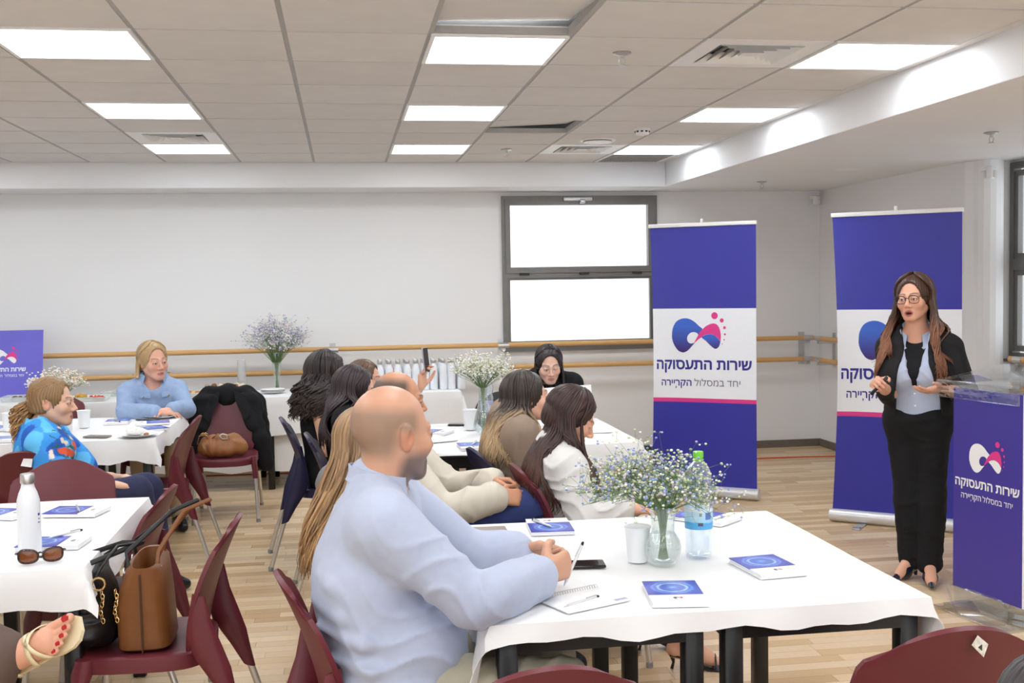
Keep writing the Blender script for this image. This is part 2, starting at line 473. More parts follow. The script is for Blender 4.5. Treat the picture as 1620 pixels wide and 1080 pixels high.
    d = MB(); d.lathe([(.0, 0), (.055, 0), (.056, -.012), (.05, -.016), (.05, -.026), (.044, -.04), (.02, -.046), (0, -.047)], 28); d.build('body', M_white, t, smooth=True)
    for k in range(10):
        a = 2*PI*k/10; g = MB(); g.box(-.008, .008, -.002, .002, -.006, .004)
        g.build('slot', M_gasket, t, loc=(.0505*math.cos(a), .0505*math.sin(a), -.021), rot=(0, 0, a+PI/2))
    # recessed downlight in the bulkhead
    t = thing('downlight', 'round recessed downlight glowing under the right bulkhead', 'ceiling light', (3.86, 8.05, ZS))
    d = MB(); d.lathe([(.088, -.004), (.105, -.005), (.11, -.001), (.11, .0)], 32); d.build('rim', M_white, t, smooth=True)
    d = MB(); d.lathe([(0, -.003), (.088, -.003), (.088, -.001)], 32); d.build('diffuser', mat('downlight_glow', (1, .93, .8), .5, emit=6, var=.005), t)
    # access strip on the bulkhead soffit
    for (x, y, lb) in ((4.46, 9.95, 'white motion sensor high in the back right corner'), (4.62, 7.36, 'white motion sensor on the pier beside the right window')):
        t = thing('motion_sensor', lb, 'sensor', (x, y, ZS-.10), R(35), 'corner motion sensors')
        d = MB(); d.box(-.03, .03, -.02, .03, -.04, .05); d.build('housing', M_white, t, bevel=.012, seg=3)
        d = MB(); d.lathe([(.0, -.03), (.02, -.028), (.022, 0), (.02, .02), (0, .022)], 14, (0, -.018, -.004)); d.build('lens', mat('sensor_lens', (.7, .69, .66), .3, var=.05), t, smooth=True)
        d = MB(); d.box(-.012, .012, .02, .07, .02, .05); d.build('bracket', M_white, t)
ceiling()

# ------------------------------------------------------------------ windows
def bars(b, x0, x1, z0, z1, w, y0, y1, axis='x', pos=0):
    def bx(a0, a1, c0, c1):
        if axis == 'x': b.box(a0, a1, pos+y0, pos+y1, c0, c1)
        else: b.box(pos+y0, pos+y1, a0, a1, c0, c1)
    wl, wr, wb, wt = w if isinstance(w, tuple) else (w,)*4
    bx(x0, x1, z0, z0+wb); bx(x0, x1, z1-wt, z1); bx(x0, x0+wl, z0+wb, z1-wt); bx(x1-wr, x1, z0+wb, z1-wt)
def window_back():
    x0, x1, z0, z1 = W1
    b = MB(); bars(b, x0, x1, z0, z1, (.05, .05, .05, .05), -.03, .05, pos=YB)
    root = struct(b.build('window_1', M_alu))
    zm = 1.705
    b = MB(); b.box(x0+.05, x1-.05, YB-.03, YB+.05, zm-.045, zm+.01); b.build('transom', M_alu, root)
    b = MB(); bars(b, x0+.03, x1-.03, zm, z1-.03, (.045, .06, .055, .055), -.045, .03, pos=YB); s = b.build('sash', M_alu, root)
    b = MB(); bars(b, x0+.05, x1-.05, z0+.05, zm-.045, (.022, .022, .025, .02), -.01, .03, pos=YB); b.build('glazing_bead', M_alu, root)
    b = MB(); b.box(x0+.06, x1-.08, YB+.01, YB+.016, zm+.05, z1-.08); b.build('pane', M_glass, s)
    b = MB(); b.box(x0+.06, x1-.06, YB+.01, YB+.016, z0+.07, zm-.06); b.build('pane', M_glass, root)
    for xx in (x0+.2, (x0+x1)/2+.03, x1-.2):
        b = MB(); b.box(xx-.045, xx+.045, YB-.058, YB-.03, zm-.018, zm+.002); b.build('hinge', M_gasket, root, bevel=.004)
    b = MB(); b.box(2.02, 2.29, YB-.085, YB-.03, 2.36, 2.395); b.build('latch_plate', M_steel, root, bevel=.006)
    b = MB(); b.box(2.17, 2.22, YB-.11, YB-.05, 2.335, 2.372); b.build('latch_handle', M_steel, root, bevel=.008)
    b = MB(); b.box(x0-.02, x1+.02, YB-.035, YB+.05, z0-.02, z0); b.build('window_sill', M_alu, root)
window_back()
def window_side():
    y0, y1, z0, z1 = W2
    b = MB(); bars(b, y0, y1, z0, z1, .045, -.02, .04, 'y', 4.86)
    root = struct(b.build('window_2', M_alu))
    zm = 1.70
    b = MB(); b.box(4.83, 4.91, y0+.06, y1-.06, zm-.05, zm+.03); b.build('transom', M_alu, root)
    for ym in (6.42,):
        b = MB(); b.box(4.83, 4.91, ym-.03, ym+.03, z0+.06, z1-.06); b.build('mullion', M_alu, root)
    for a0, a1 in ((y0+.06, 6.39), (6.45, y1-.06)):
        for c0, c1 in ((z0+.06, zm-.05), (zm+.03, z1-.06)):
            b = MB(); bars(b, a0-.014, a1+.014, c0, c1, .04, -.01, .03, 'y', 4.86); s = b.build('sash', M_alu, root)
            b = MB(); b.box(4.868, 4.874, a0+.045, a1-.045, c0+.045, c1-.045); b.build('pane', M_glass, s)
    b = MB(); b.box(4.81, 4.9, y0-.02, y1+.02, z0-.02, z0); b.build('window_sill', M_alu, root)
window_side()

# ------------------------------------------------------------------ ballet barres
def barre(label, runs, brackets):
    t = thing('ballet_barre', label, 'barre', (0, 0, 0), 0, 'ballet barres along the walls')
    for (a, c, r) in runs:
        b = MB(); b.tube([a, c], r, 14); b.build('rail', M_barre, t, smooth=True)
    for (x, y, dx, dy, z0, z1) in brackets:          # wall plate + two arms
        b = MB()
        n = Vector((dx, dy, 0)); s = Vector((-dy, dx, 0))
        def bx(d0, d1, w, za, zb):
            q = [Vector((x, y, 0))+n*d+s*e for d, e in ((d0, -w), (d1, -w), (d1, w), (d0, w))]
            b.add([(p.x, p.y, za) for p in q]+[(p.x, p.y, zb) for p in q], [(0,3,2,1),(4,5,6,7),(0,1,5,4),(1,2,6,5),(2,3,7,6),(3,0,4,7)])
        bx(0, .012, .028, z0-.06, z1+.05)
        for z in (z0, z1): bx(.012, .17, .016, z-.05, z-.026)
        b.build('bracket', M_steel, t)
        for z in (z0, z1):
            b = MB(); c = Vector((x, y, 0))+n*.155
            b.tube([c-s*.05+Vector((0, 0, z-.001)), c+s*.05+Vector((0, 0, z-.001))], .0255, 14); b.build('clamp', M_steel, t, smooth=True)
YBR = YB-.155; zu, zl = 1.055, .855
barre('long two-rail wooden ballet barre along the back wall', [((-4.4, YBR, zu+.008), (4.36, YBR, zu), .022), ((-4.4, YBR, zl+.008), (4.36, YBR, zl), .022)],
      [(x, YB, 0, -1, zl, zu) for x in (-3.05, -1.58, -.10, 1.43, 2.95, 4.34)])
barre('short two-rail barre on the right wall beyond the second banner', [((4.375, 9.82, zu), (4.375, 7.8, zu), .022), ((4.375, 9.82, zl), (4.375, 7.8, zl), .022)],
      [(4.53, y, -1, 0, zl, zu) for y in (9.72, 8.7)])
barre('two-rail barre under the right window behind the lectern', [((4.705, 7.25, zu-.04), (4.705, 3.0, zu-.04), .022), ((4.705, 7.25, zl-.04), (4.705, 3.0, zl-.04), .022)],
      [(4.86, y, -1, 0, zl-.04, zu-.04) for y in (7.15, 5.6, 4.1)])

# orange cable on the floor along the back
def cable():
    pts = []
    for k in range(60):
        u = k/59; pts.append((2.2+u*2.4, 9.66-.35*u+.03*math.sin(u*9), .006))
    b = MB(); b.tube(pts, .006, 6)
    o = b.build('extension_cable', mat('orange_cable', rgb(214, 92, 52), .5, var=.05), smooth=True)
    tag(o, 'thin orange extension cable lying on the floor near the back right corner', 'cable')
    pts = [(-1.2+u*.04, 9.72-.002*u, .006) for u in range(60)]
    b = MB(); b.tube(pts, .006, 6); o = b.build('extension_cable', MATS['orange_cable'], smooth=True)
    tag(o, 'orange extension cable running on the floor under the buffet table', 'cable')
cable()
# ------------------------------------------------------------------ chairs
def solid_grid(b, P, Nrm, th):
    """closed slab from a grid of points with per-point normals"""
    ni, nj = len(P), len(P[0])
    Q = [[tuple(Vector(P[i][j])-Vector(Nrm[i][j])*th) for j in range(nj)] for i in range(ni)]
    vs = [p for r in P for p in r]+[p for r in Q for p in r]; n = ni*nj; fs = []
    for i in range(ni-1):
        for j in range(nj-1):
            a = i*nj+j; fs.append((a, a+1, a+nj+1, a+nj)); fs.append((n+a, n+a+nj, n+a+nj+1, n+a+1))
    ring = [j for j in range(nj)]+[i*nj+nj-1 for i in range(1, ni)]+[(ni-1)*nj+j for j in range(nj-2, -1, -1)]+[i*nj for i in range(ni-2, 0, -1)]
    for k in range(len(ring)):
        a, c = ring[k], ring[(k+1) % len(ring)]; fs.append((a, n+a, n+c, c))
    b.add(vs, fs)
def grid_normals(P):
    A = np.array(P, dtype=float); du = np.gradient(A, axis=0); dv = np.gradient(A, axis=1)
    N = np.cross(du, dv); N /= np.linalg.norm(N, axis=2, keepdims=True)+1e-9; return N
def chair_meshes(M):
    b = MB(); P = []
    for i in range(15):
        v = i/14; row = []
        w = .172+.055*math.sin(min(v/.62, 1)*PI/2)-.012*max(0, (v-.62)/.38)
        if v > .84: w *= 1-.22*((v-.84)/.16)**3
        for j in range(17):
            u = -1+2*j/16; x = w*u
            z = .435+.415*v-(.05*v*v)*u*u
            y = -.175-.035*v-.095*v**1.8+.045*(u*u)*(.6+.4*v)
            row.append((x, y, z))
        P.append(row)
    solid_grid(b, P, -grid_normals(P), .014)
    for s in (-1, 1):    # rear wing running into the leg socket
        rows = []
        for (x, y, z, rx, ry) in ((.214, -.188, .64, .006, .02), (.212, -.19, .56, .01, .036), (.206, -.2, .49, .015, .055), (.202, -.222, .42, .019, .058), (.203, -.258, .34, .019, .036), (.205, -.287, .27, .018, .021)):
            rows.append([(s*x+rx*math.cos(a), y+ry*math.sin(a), z+.3*ry*math.sin(a)) for a in [2*PI*k/12 for k in range(12)]])
        b.grid(rows, closed=True); n = len(b.v); b.f.append(tuple(range(n-12, n))); b.m.append(0)
        b.f.append(tuple(range(n-72, n-60))[::-1]); b.m.append(0)
    back = b.mesh('backrest', M, smooth=50); recalc(back)
    b = MB(); rings = []
    def sup(t, a, c, n=3.6):
        ct, st = math.cos(t), math.sin(t)
        return (a*math.copysign(abs(ct)**(2/n), ct), c*math.copysign(abs(st)**(2/n), st)+.01)
    K = 36
    for (s, z) in ((.02, .436), (.3, .437), (.6, .441), (.85, .449), (.96, .452), (1.0, .446), (1.005, .43), (1.0, .40), (.965, .40), (.95, .425), (.5, .424), (.02, .422)):
        ring = []
        for k in range(K):
            x, y = sup(2*PI*k/K, .216*s, .212*s)
            dz = -.012*max(0, (y-.12)/.1)**2 if s > .8 else 0
            ring.append((x, y, z+dz))
        rings.append(ring)
    b.grid(rings, closed=True)
    for s in (-1, 1):
        rows = []
        for (x, y, z, rx, ry) in ((.192, .172, .445, .02, .03), (.196, .182, .40, .021, .034), (.2, .192, .35, .019, .026), (.203, .2, .30, .0175, .019)):
            rows.append([(s*x+rx*math.cos(a), y+ry*math.sin(a), z) for a in [2*PI*k/12 for k in range(12)]])
        b.grid(rows, closed=True); n = len(b.v); b.f.append(tuple(range(n-12, n))); b.m.append(0); b.f.append(tuple(range(n-48, n-36))[::-1]); b.m.append(0)
    seat = b.mesh('seat', M, smooth=50); recalc(seat)
    legs = []
    for (x0, y0, z0, x1, y1) in ((-.205, -.285, .29, -.217, -.372), (.205, -.285, .29, .217, -.372), (-.203, .199, .32, -.216, .228), (.203, .199, .32, .216, .228)):
        b = MB(); b.tube([(x0, y0, z0), (x1, y1, .012)], .0125, 12)
        legs.append(b.mesh('leg', M_leg, smooth=40))
    b = MB(); b.lathe([(.0145, 0), (.015, .018), (.013, .024)], 12); foot = b.mesh('foot_cap', mat('grey_rubber', (.3, .29, .28), .6, var=.05))
    return back, seat, legs, foot
CHAIRS = {}
def chair(kind, x, y, facing, label, group=None, name='plastic_chair'):
    if kind not in CHAIRS: CHAIRS[kind] = chair_meshes({'maroon': M_maroon, 'navy': M_navy, 'black': mat('black_plastic', (.02, .02, .022), .4, var=.1)}[kind])
    back, seat, legs, foot = CHAIRS[kind]
    t = thing(name, label, 'chair', (x, y, 0), R(facing-90), group)
    link('backrest', back, t); link('seat', seat, t)
    for me, (fx, fy) in zip(legs, ((-.217, -.372), (.217, -.372), (-.216, .228), (.216, .228))):
        l = link('leg', me, t); link('foot_cap', foot, l, (fx, fy, 0))
    return t
G_M = 'maroon plastic chairs'; G_N = 'navy plastic chairs'
c1 = chair('maroon', -.835, 7.95, -88, 'maroon plastic chair facing the camera with a black jacket over its back', G_M)
c2 = chair('maroon', -1.16, 6.83, 176, 'maroon chair pushed in at the right end of the far left table, seen from behind', G_M)
c3 = chair('maroon', -.96, 4.42, 175, 'empty maroon chair beyond the chair with the handbags', G_M)
c4 = chair('maroon', -.655, 3.79, 178, 'nearest maroon chair on the left, carrying a black handbag and a brown tote', G_M)
c5 = chair('maroon', -1.235, 4.90, -86, 'empty maroon chair facing the camera behind the white steel bottle', G_M)
c6 = chair('maroon', -1.47, 5.80, 80, 'maroon chair under the woman in the blue floral top, its dark back to the camera', G_M)
c7 = chair('maroon', -2.09, 6.05, 88, 'maroon chair cut by the left edge of the picture', G_M)
c8 = chair('navy', -.085, 6.60, 4, 'navy chair under the curly-haired woman in a sleeveless black top', G_N)
c9 = chair('maroon', .10, 3.02, 10, 'maroon chair under the bald man in the light blue shirt', G_M)
c10 = chair('navy', .86, 5.12, 10, 'navy chair under the woman in the taupe blazer', G_N)
c11 = chair('maroon', .985, 4.60, 5, 'maroon chair under the woman in the white blouse', G_M)
c12 = chair('maroon', 1.30, 2.47, 92, 'maroon chair in the bottom right corner with a torn sticker on its back', G_M)
c13 = chair('maroon', .345, 2.40, 98, 'maroon chair back cut by the bottom edge in front of the near table', G_M)
c14 = chair('black', .80, 7.55, 200, 'black chair between the buffet and the middle table behind the flower vase', None)
c15 = chair('maroon', -1.34, 8.12, -88, 'maroon chair under the woman in the denim jacket', G_M)
c16 = chair('navy', .23, 4.71, 4, 'navy chair hidden under the man in the cream jacket', G_N)
c17 = chair('maroon', .185, 3.88, 35, 'maroon chair hidden under the woman with long light brown hair', G_M)
c18 = chair('navy', .085, 5.85, 2, 'navy chair under the woman with straight dark hair behind the bald man', G_N)
c19 = chair('navy', .13, 7.03, 2, 'navy chair under the person raising a phone', G_N)
c20 = chair('black', 1.33, 7.28, -95, 'black chair under the woman looking down behind the white board', None)
c21 = chair('maroon', -1.58, 3.03, 20, 'maroon chair under the woman in brown trousers at the left edge', G_M)
c22 = chair('maroon', -1.62, 7.62, -88, 'maroon chair behind the far left table, mostly hidden by the seated woman', G_M)
c22.location = (-2.13, 8.35, 0)
def sticker(ch, x, z, rz, s, m):
    # paper label glued to the outside of a chair back
    v = (z-.435)/.415; y = -.175-.035*v-.095*v**1.8+.045*(x/.22)**2*(.6+.4*v)-.0165
    b = MB(); b.add([(-s, 0, -.7*s), (s, 0, -.8*s), (.9*s, 0, .8*s), (-.8*s, 0, .7*s), (-s, -.0008, -.7*s), (s, -.0008, -.8*s), (.9*s, -.0008, .8*s), (-.8*s, -.0008, .7*s)],
                    [(0,1,2,3),(4,7,6,5),(0,4,5,1),(1,5,6,2),(2,6,7,3),(3,7,4,0)])
    o = b.build('sticker', m, ch, loc=(x, y, z), rot=(-.38, rz, 0))
    return o
M_stick = mat('worn_paper', (.62, .58, .5), .7, var=.35, vscale=90)
o = sticker(c12, .03, .815, .75, .02, M_stick); o['label'] = 'torn beige paper sticker'
b = MB(); b.add([(-.006, 0, -.006), (.008, 0, -.006), (.001, 0, .007)], [(0, 1, 2)]); b.build('printed_triangle', M_gasket, o, loc=(.002, -.0012, -.002))
sticker(c6, .02, .80, .1, .026, mat('white_paper', (.8, .79, .76), .7, var=.05))

# ------------------------------------------------------------------ tables and cloths
def table(label, x0, x1, y0, y1, group):
    t = thing('folding_table', label, 'table', ((x0+x1)/2, (y0+y1)/2, 0), 0, group)
    hx, hy = (x1-x0)/2, (y1-y0)/2
    b = MB(); b.box(-hx, hx, -hy, hy, .715, .738); b.build('tabletop', mat('table_laminate', (.05, .045, .04), .45, var=.1), t, bevel=.003)
    b = MB()
    b.box(-hx+.03, hx-.03, -hy+.02, -hy+.045, .655, .715); b.box(-hx+.03, hx-.03, hy-.045, hy-.02, .655, .715)
    b.box(-hx+.02, -hx+.045, -hy+.045, hy-.045, .655, .715); b.box(hx-.045, hx-.02, -hy+.045, hy-.045, .655, .715)
    b.build('apron', M_black, t)
    for sx in (-1, 1):
        for sy in (-1, 1):
            b = MB(); cx, cy = sx*(hx-.045), sy*(hy-.045); b.box(cx-.026, cx+.026, cy-.026, cy+.026, 0, .715); b.build('leg', M_black, t, bevel=.004, seg=1)
    return t
def cloth(label, x0, x1, y0, y1, drops, group='white paper tablecloths', step=.05, seed=1, wave=.02, z=.741, flare=.14, thick=.0016):
    """drops: front(-y), right(+x), back(+y), left(-x)"""
    dF, dR, dB, dL = drops; rng = np.random.default_rng(seed)
    xs = np.concatenate([np.linspace(x0-dL, x0, max(2, int(dL/.03)+1))[:-1], np.linspace(x0, x1, int((x1-x0)/step)+2), np.linspace(x1, x1+dR, max(2, int(dR/.03)+1))[1:]])
    ys = np.concatenate([np.linspace(y0-dF, y0, max(2, int(dF/.03)+1))[:-1], np.linspace(y0, y1, int((y1-y0)/step)+2), np.linspace(y1, y1+dB, max(2, int(dB/.03)+1))[1:]])
    ph = rng.uniform(0, 6.28, 8); P = []
    for x in xs:
        row = []
        for y in ys:
            cx, cy = min(max(x, x0), x1), min(max(y, y0), y1); ex, ey = x-cx, y-cy; d = math.hypot(ex, ey)
            # a slightly uneven hem, folded creases on the top
            zz = z+.0012*math.sin(x*9+ph[0])*math.sin(y*7+ph[1])
            if d > 1e-6:
                ux, uy = ex/d, ey/d
                s = (cx*7+cy*7)
                hem = 1+wave*4*math.sin(s*1.9+ph[2])+wave*3*math.sin(s*4.3+ph[3])
                d2 = d*hem
                out = .006+flare*d2+wave*d2/.15*math.sin(s*2.6+ph[4])*.5
                corner = abs(ux*uy)*2
                out += corner*d*.25
                r = .012
                drop = d2*(.97-.1*corner)
                row.append((cx+ux*out, cy+uy*out, zz-drop))
            else: row.append((x, y, zz))
        P.append(row)
    b = MB(); b.grid(P)
    me = b.mesh('tablecloth', M_cloth)
    bm = bmesh.new(); bm.from_mesh(me); bmesh.ops.recalc_face_normals(bm, faces=bm.faces[:])
    bmesh.ops.solidify(bm, geom=bm.faces[:], thickness=thick); bm.to_mesh(me); bm.free()
    smooth_mesh(me, 60)
    o = link('tablecloth', me); tag(o, label, 'tablecloth', group)
    return o
GT = 'black framed tables under the cloths'
table('left one of the two tables pushed together nearest the camera', .355, .945, 2.76, 3.93, GT)
table('right one of the two tables pushed together nearest the camera', .965, 1.555, 2.76, 3.93, GT)
cloth('white paper cloth on the near table with the bottle and flower vase', .35, 1.56, 2.755, 3.935, (.052, .15, .1, .15), seed=3, wave=.035)
table('table at the left edge under the cloth with the white steel bottle', -1.42, -.83, 3.60, 4.78, GT)
table('table outside the left edge beside the one with the white steel bottle', -2.03, -1.44, 3.60, 4.78, GT)
cloth('white paper cloth on the near left table with the white steel bottle', -2.04, -.825, 3.595, 4.785, (.125, .11, .06, .1), seed=5, wave=.012)
table('right one of the far left tables before the woman in denim', -1.70, -1.11, 6.66, 7.86, GT)
table('left one of the far left tables beside the woman in floral blue', -2.31, -1.72, 6.66, 7.86, GT)
table('far left table mostly outside the left edge', -2.92, -2.33, 6.66, 7.86, GT)
cloth('white paper cloth on the far left table with plates and cups', -2.93, -1.105, 6.655, 7.865, (.14, .10, .1, .1), seed=8, wave=.02)
table('middle table in front of the raised phone, holding the conical vase', .22, .81, 5.67, 6.88, GT)
cloth('white paper cloth on the middle table with the conical vase', .215, .815, 5.665, 6.885, (.015, .02, .08, .08), seed=11, wave=.01)
table('table behind the two women on the right, ending beside the first banner', 1.0, 1.585, 5.79, 6.89, GT)
cloth('white paper cloth on the table beside the first banner', .995, 1.59, 5.785, 6.895, (.13, .05, .1, .05), seed=13, wave=.012)
b = MB(); b.box(1.50, 1.66, 5.83, 5.86, .69, .715); o = b.build('folded_leg_bar', M_black, bevel=.003); tag(o, 'black bar poking out of the right end of the table beside the first banner', 'bar')
for k, (a, c) in enumerate(((-4.3, -3.1), (-3.08, -1.88), (-1.86, -.66), (-.64, .40), (.42, .93))):
    table('buffet table %s' % ('at the far left outside the picture', 'under the blue poster at the left edge', 'under the platters behind the woman in denim', 'under the tall slim flower vase', 'under the rows of white bottles')[k], a, c, 8.93, 9.62, 'buffet tables along the back wall')
cloth('long white cloth over the buffet tables along the back wall', -4.3, .935, 8.92, 9.63, (.31, .3, .05, .1), seed=21, wave=.012, step=.12, flare=.05)
cloth('lower white skirt cloth hanging almost to the floor under the buffet', -4.28, .88, 8.99, 9.6, (.60, .3, .02, .1), seed=22, wave=.008, step=.2, flare=.01, z=.7395)

# ------------------------------------------------------------------ logo, banners, lectern, poster
def closed_spline(pts, n=6):
    out = []; m = len(pts)
    for i in range(m):
        p0, p1, p2, p3 = [np.array(pts[(i+k-1) % m], float) for k in range(4)]
        if np.allclose(p1, p2): continue
        for k in range(n):
            t = k/n
            q = .5*((2*p1)+(-p0+p2)*t+(2*p0-5*p1+4*p2-p3)*t*t+(-p0+3*p1-3*p2+p3)*t**3)
            out.append((q[0], q[1]))
    return out
L_BLUE = [(247,330),(255,260),(285,200),(330,167),(385,155),(440,165),(490,195),(530,232),(567,264),(545,290),(525,318),(510,303),(480,293),(445,300),(418,325),(408,355),(415,388),(440,407),(470,404),(488,398),(460,430),(425,468),(395,490),(360,498),(315,480),(275,430),(252,375)]
L_PINK = [(480,402),(505,355),(525,318),(545,288),(570,262),(600,235),(640,215),(680,207),(715,220),(740,260),(752,320),(748,382),(738,372),(715,345),(685,325),(650,313),(610,316),(575,328),(555,345),(530,362),(505,382)]
L_TAIL = [(557,346),(580,328),(615,317),(650,315),(690,328),(720,352),(740,378),(748,385),(735,430),(715,452),(695,458),(670,445),(635,415),(600,380)]
L_DOTS = [(689,130,33),(762,177,20),(789,249,14),(793,314,10),(785,368,7),(766,409,5)]
def rev(s): return s[::-1]
def print_layer(name, loops, m, parent, put, off):
    V, F = fill2d(loops)
    b = MB(); b.add([put(x, y, off) for x, y in V], F)
    me = b.mesh(name, m); recalc(me)
    o = link(name, me, parent); return o
def logo(parent, put, w, cx, cz, mb, mp, off):
    s = w/505
    T = lambda P: [(cx+(x-500)*s, cz-(y-327)*s) for x, y in P]
    print_layer('logo_loop', [T(closed_spline(L_BLUE))], mb, parent, put, off)
    print_layer('logo_tail', [T(closed_spline(L_TAIL))], mb, parent, put, off)
    print_layer('logo_ribbon', [T(closed_spline(L_PINK))], mp, parent, put, off*1.3)
    for (x, y, r) in L_DOTS:
        print_layer('logo_dot', [T([(x+r*math.cos(2*PI*k/20), y+r*1.05*math.sin(2*PI*k/20)) for k in range(20)])], mp, parent, put, off)
def lettering(parent, put, text, width, cx, z, m, off, bold=0., height=None, name='lettering'):
    lp = text_loops(rev(text), 1., bold)
    xs = [p[0] for l in lp for p in l]; x0, x1 = min(xs), max(xs); s = width/(x1-x0)
    zs = s if height is None else height/.56
    lp = [[(cx+(x-(x0+x1)/2)*s, z+y*zs) for x, y in l] for l in lp]
    # drop doubled points
    cl = []
    for l in lp:
        q = [l[0]]
        for p in l[1:]:
            if math.hypot(p[0]-q[-1][0], p[1]-q[-1][1]) > s*.002: q.append(p)
        if math.hypot(q[0][0]-q[-1][0], q[0][1]-q[-1][1]) < s*.002: q.pop()
        cl.append(q)
    return print_layer(name, cl, m, parent, put, off)
C_BLUE = rgb(54, 55, 158)
M_bblue = mat('banner_blue', C_BLUE, .42, var=.05, vscale=2.5)
M_bwhite = mat('banner_white', (.83, .85, .90), .45, var=.01)
M_bpink = mat('banner_pink', rgb(222, 60, 140), .45, var=.02)
M_ltxt = mat('print_navy', rgb(52, 46, 140), .5, var=.03)
M_lgray = mat('print_grey', rgb(105, 100, 130), .5, var=.03)
M_wtxt = mat('print_white', (.85, .85, .87), .45, var=.01)
def loop_gradient():
    m = mat('logo_blue', rgb(50, 72, 165), .45, var=.01); nt = m.node_tree; N = nt.nodes; L = nt.links
    tc = N.new('ShaderNodeTexCoord'); sp = N.new('ShaderNodeSeparateXYZ'); L.new(tc.outputs['Generated'], sp.inputs[0])
    rp = N.new('ShaderNodeValToRGB'); rp.color_ramp.elements[0].color = (*rgb(62, 42, 112), 1); rp.color_ramp.elements[1].color = (*rgb(58, 100, 200), 1)
    rp.color_ramp.elements[0].position = .05; rp.color_ramp.elements[1].position = .75
    L.new(sp.outputs[2], rp.inputs[0]); L.new(rp.outputs[0], N['Principled BSDF'].inputs['Base Color']); return m
M_logo = loop_gradient()
def banner(label, cx, cy, ang, seed, curl):
    t = thing('rollup_banner', label, 'banner', (cx, cy, 0), R(ang), 'roll-up banners by the right wall')
    H0, H1, w = .075, 2.015, .40
    def shape(u, z):
        v = (z-H0)/(H1-H0)
        e = max(0, -u/w-.35)/.65
        y = -.004*math.sin(v*5+seed)-curl*e*e*math.sin(PI*min(1, v*1.02))**1.0
        x = u*(.97 if False else 1)+curl*.9*e*e*math.sin(PI*min(1, v))
        return x, y
    def sheet(name, z0, z1, m):
        b = MB(); P = []
        nz = max(2, int((z1-z0)/.06)+1)
        for i in range(nz+1):
            z = z0+(z1-z0)*i/nz; row = []
            for j in range(25):
                u = -w+2*w*j/24; x, y = shape(u, z); row.append((x, y, z))
            P.append(row)
        solid_grid(b, P, -grid_normals(P), -.0012)
        o = b.build(name, m, t, smooth=60); recalc(o.data); return o
    sheet('top_panel', 1.405, H1, M_bblue); sheet('white_panel', .738, 1.405, M_bwhite)
    sheet('pink_stripe', .708, .738, M_bpink); sheet('bottom_panel', H0, .708, M_bblue)
    def put(x, z, off):
        xx, y = shape(x, z); return (xx, y-off-.0012, z)
    logo(t, put, .375, -.048, 1.205, M_logo, M_bpink, .0015)
    lettering(t, put, 'שירות התעסוקה', .735, .0, .955, M_ltxt, .0015, .030)
    lettering(t, put, 'יחד במסלול', .345, .11, .83, M_lgray, .0015, 0, name='tagline')
    lettering(t, put, 'הקרְיירה', .24, -.205, .83, M_ltxt, .0015, .020, name='tagline')
    b = MB(); b.box(-w-.008, w+.008, -.014, .014, H1-.006, H1+.022); b.build('top_rail', M_white, t, bevel=.004)
    b = MB(); b.box(-.01, .01, -.004, .012, H1+.02, H1+.05); b.build('hook', M_white, t, bevel=.003)
    b = MB(); b.tube([(0, .03, .07), (0, .03, H1+.02)], .009, 8); b.build('pole', M_steel, t, smooth=True)
    b = MB(); P = []
    for x in (-w-.015, w+.015):
        P.append([(x, .05*math.cos(a)*1., .045+.042*math.sin(a)) for a in [2*PI*k/16 for k in range(16)]])
    b.grid(P, closed=True); b.f += [tuple(range(16))[::-1], tuple(range(16, 32))]; b.m += [0, 0]
    o = b.build('base', mat('banner_base', (.72, .72, .73), .35, metal=.35, var=.03), t, smooth=40)
    for s in (-1, 1):
        b = MB(); b.box(s*.2-.028, s*.2+.028, -.2, .18, 0, .008); b.build('foot', M_steel, t, bevel=.003)
    return t
banner('nearer-to-the-window roll-up banner with logo, standing beside the white table', 2.625, 7.86, -34.5, 0, .035)
banner('roll-up banner partly hidden behind the standing speaker', 3.495, 6.62, -40, 2, .05)

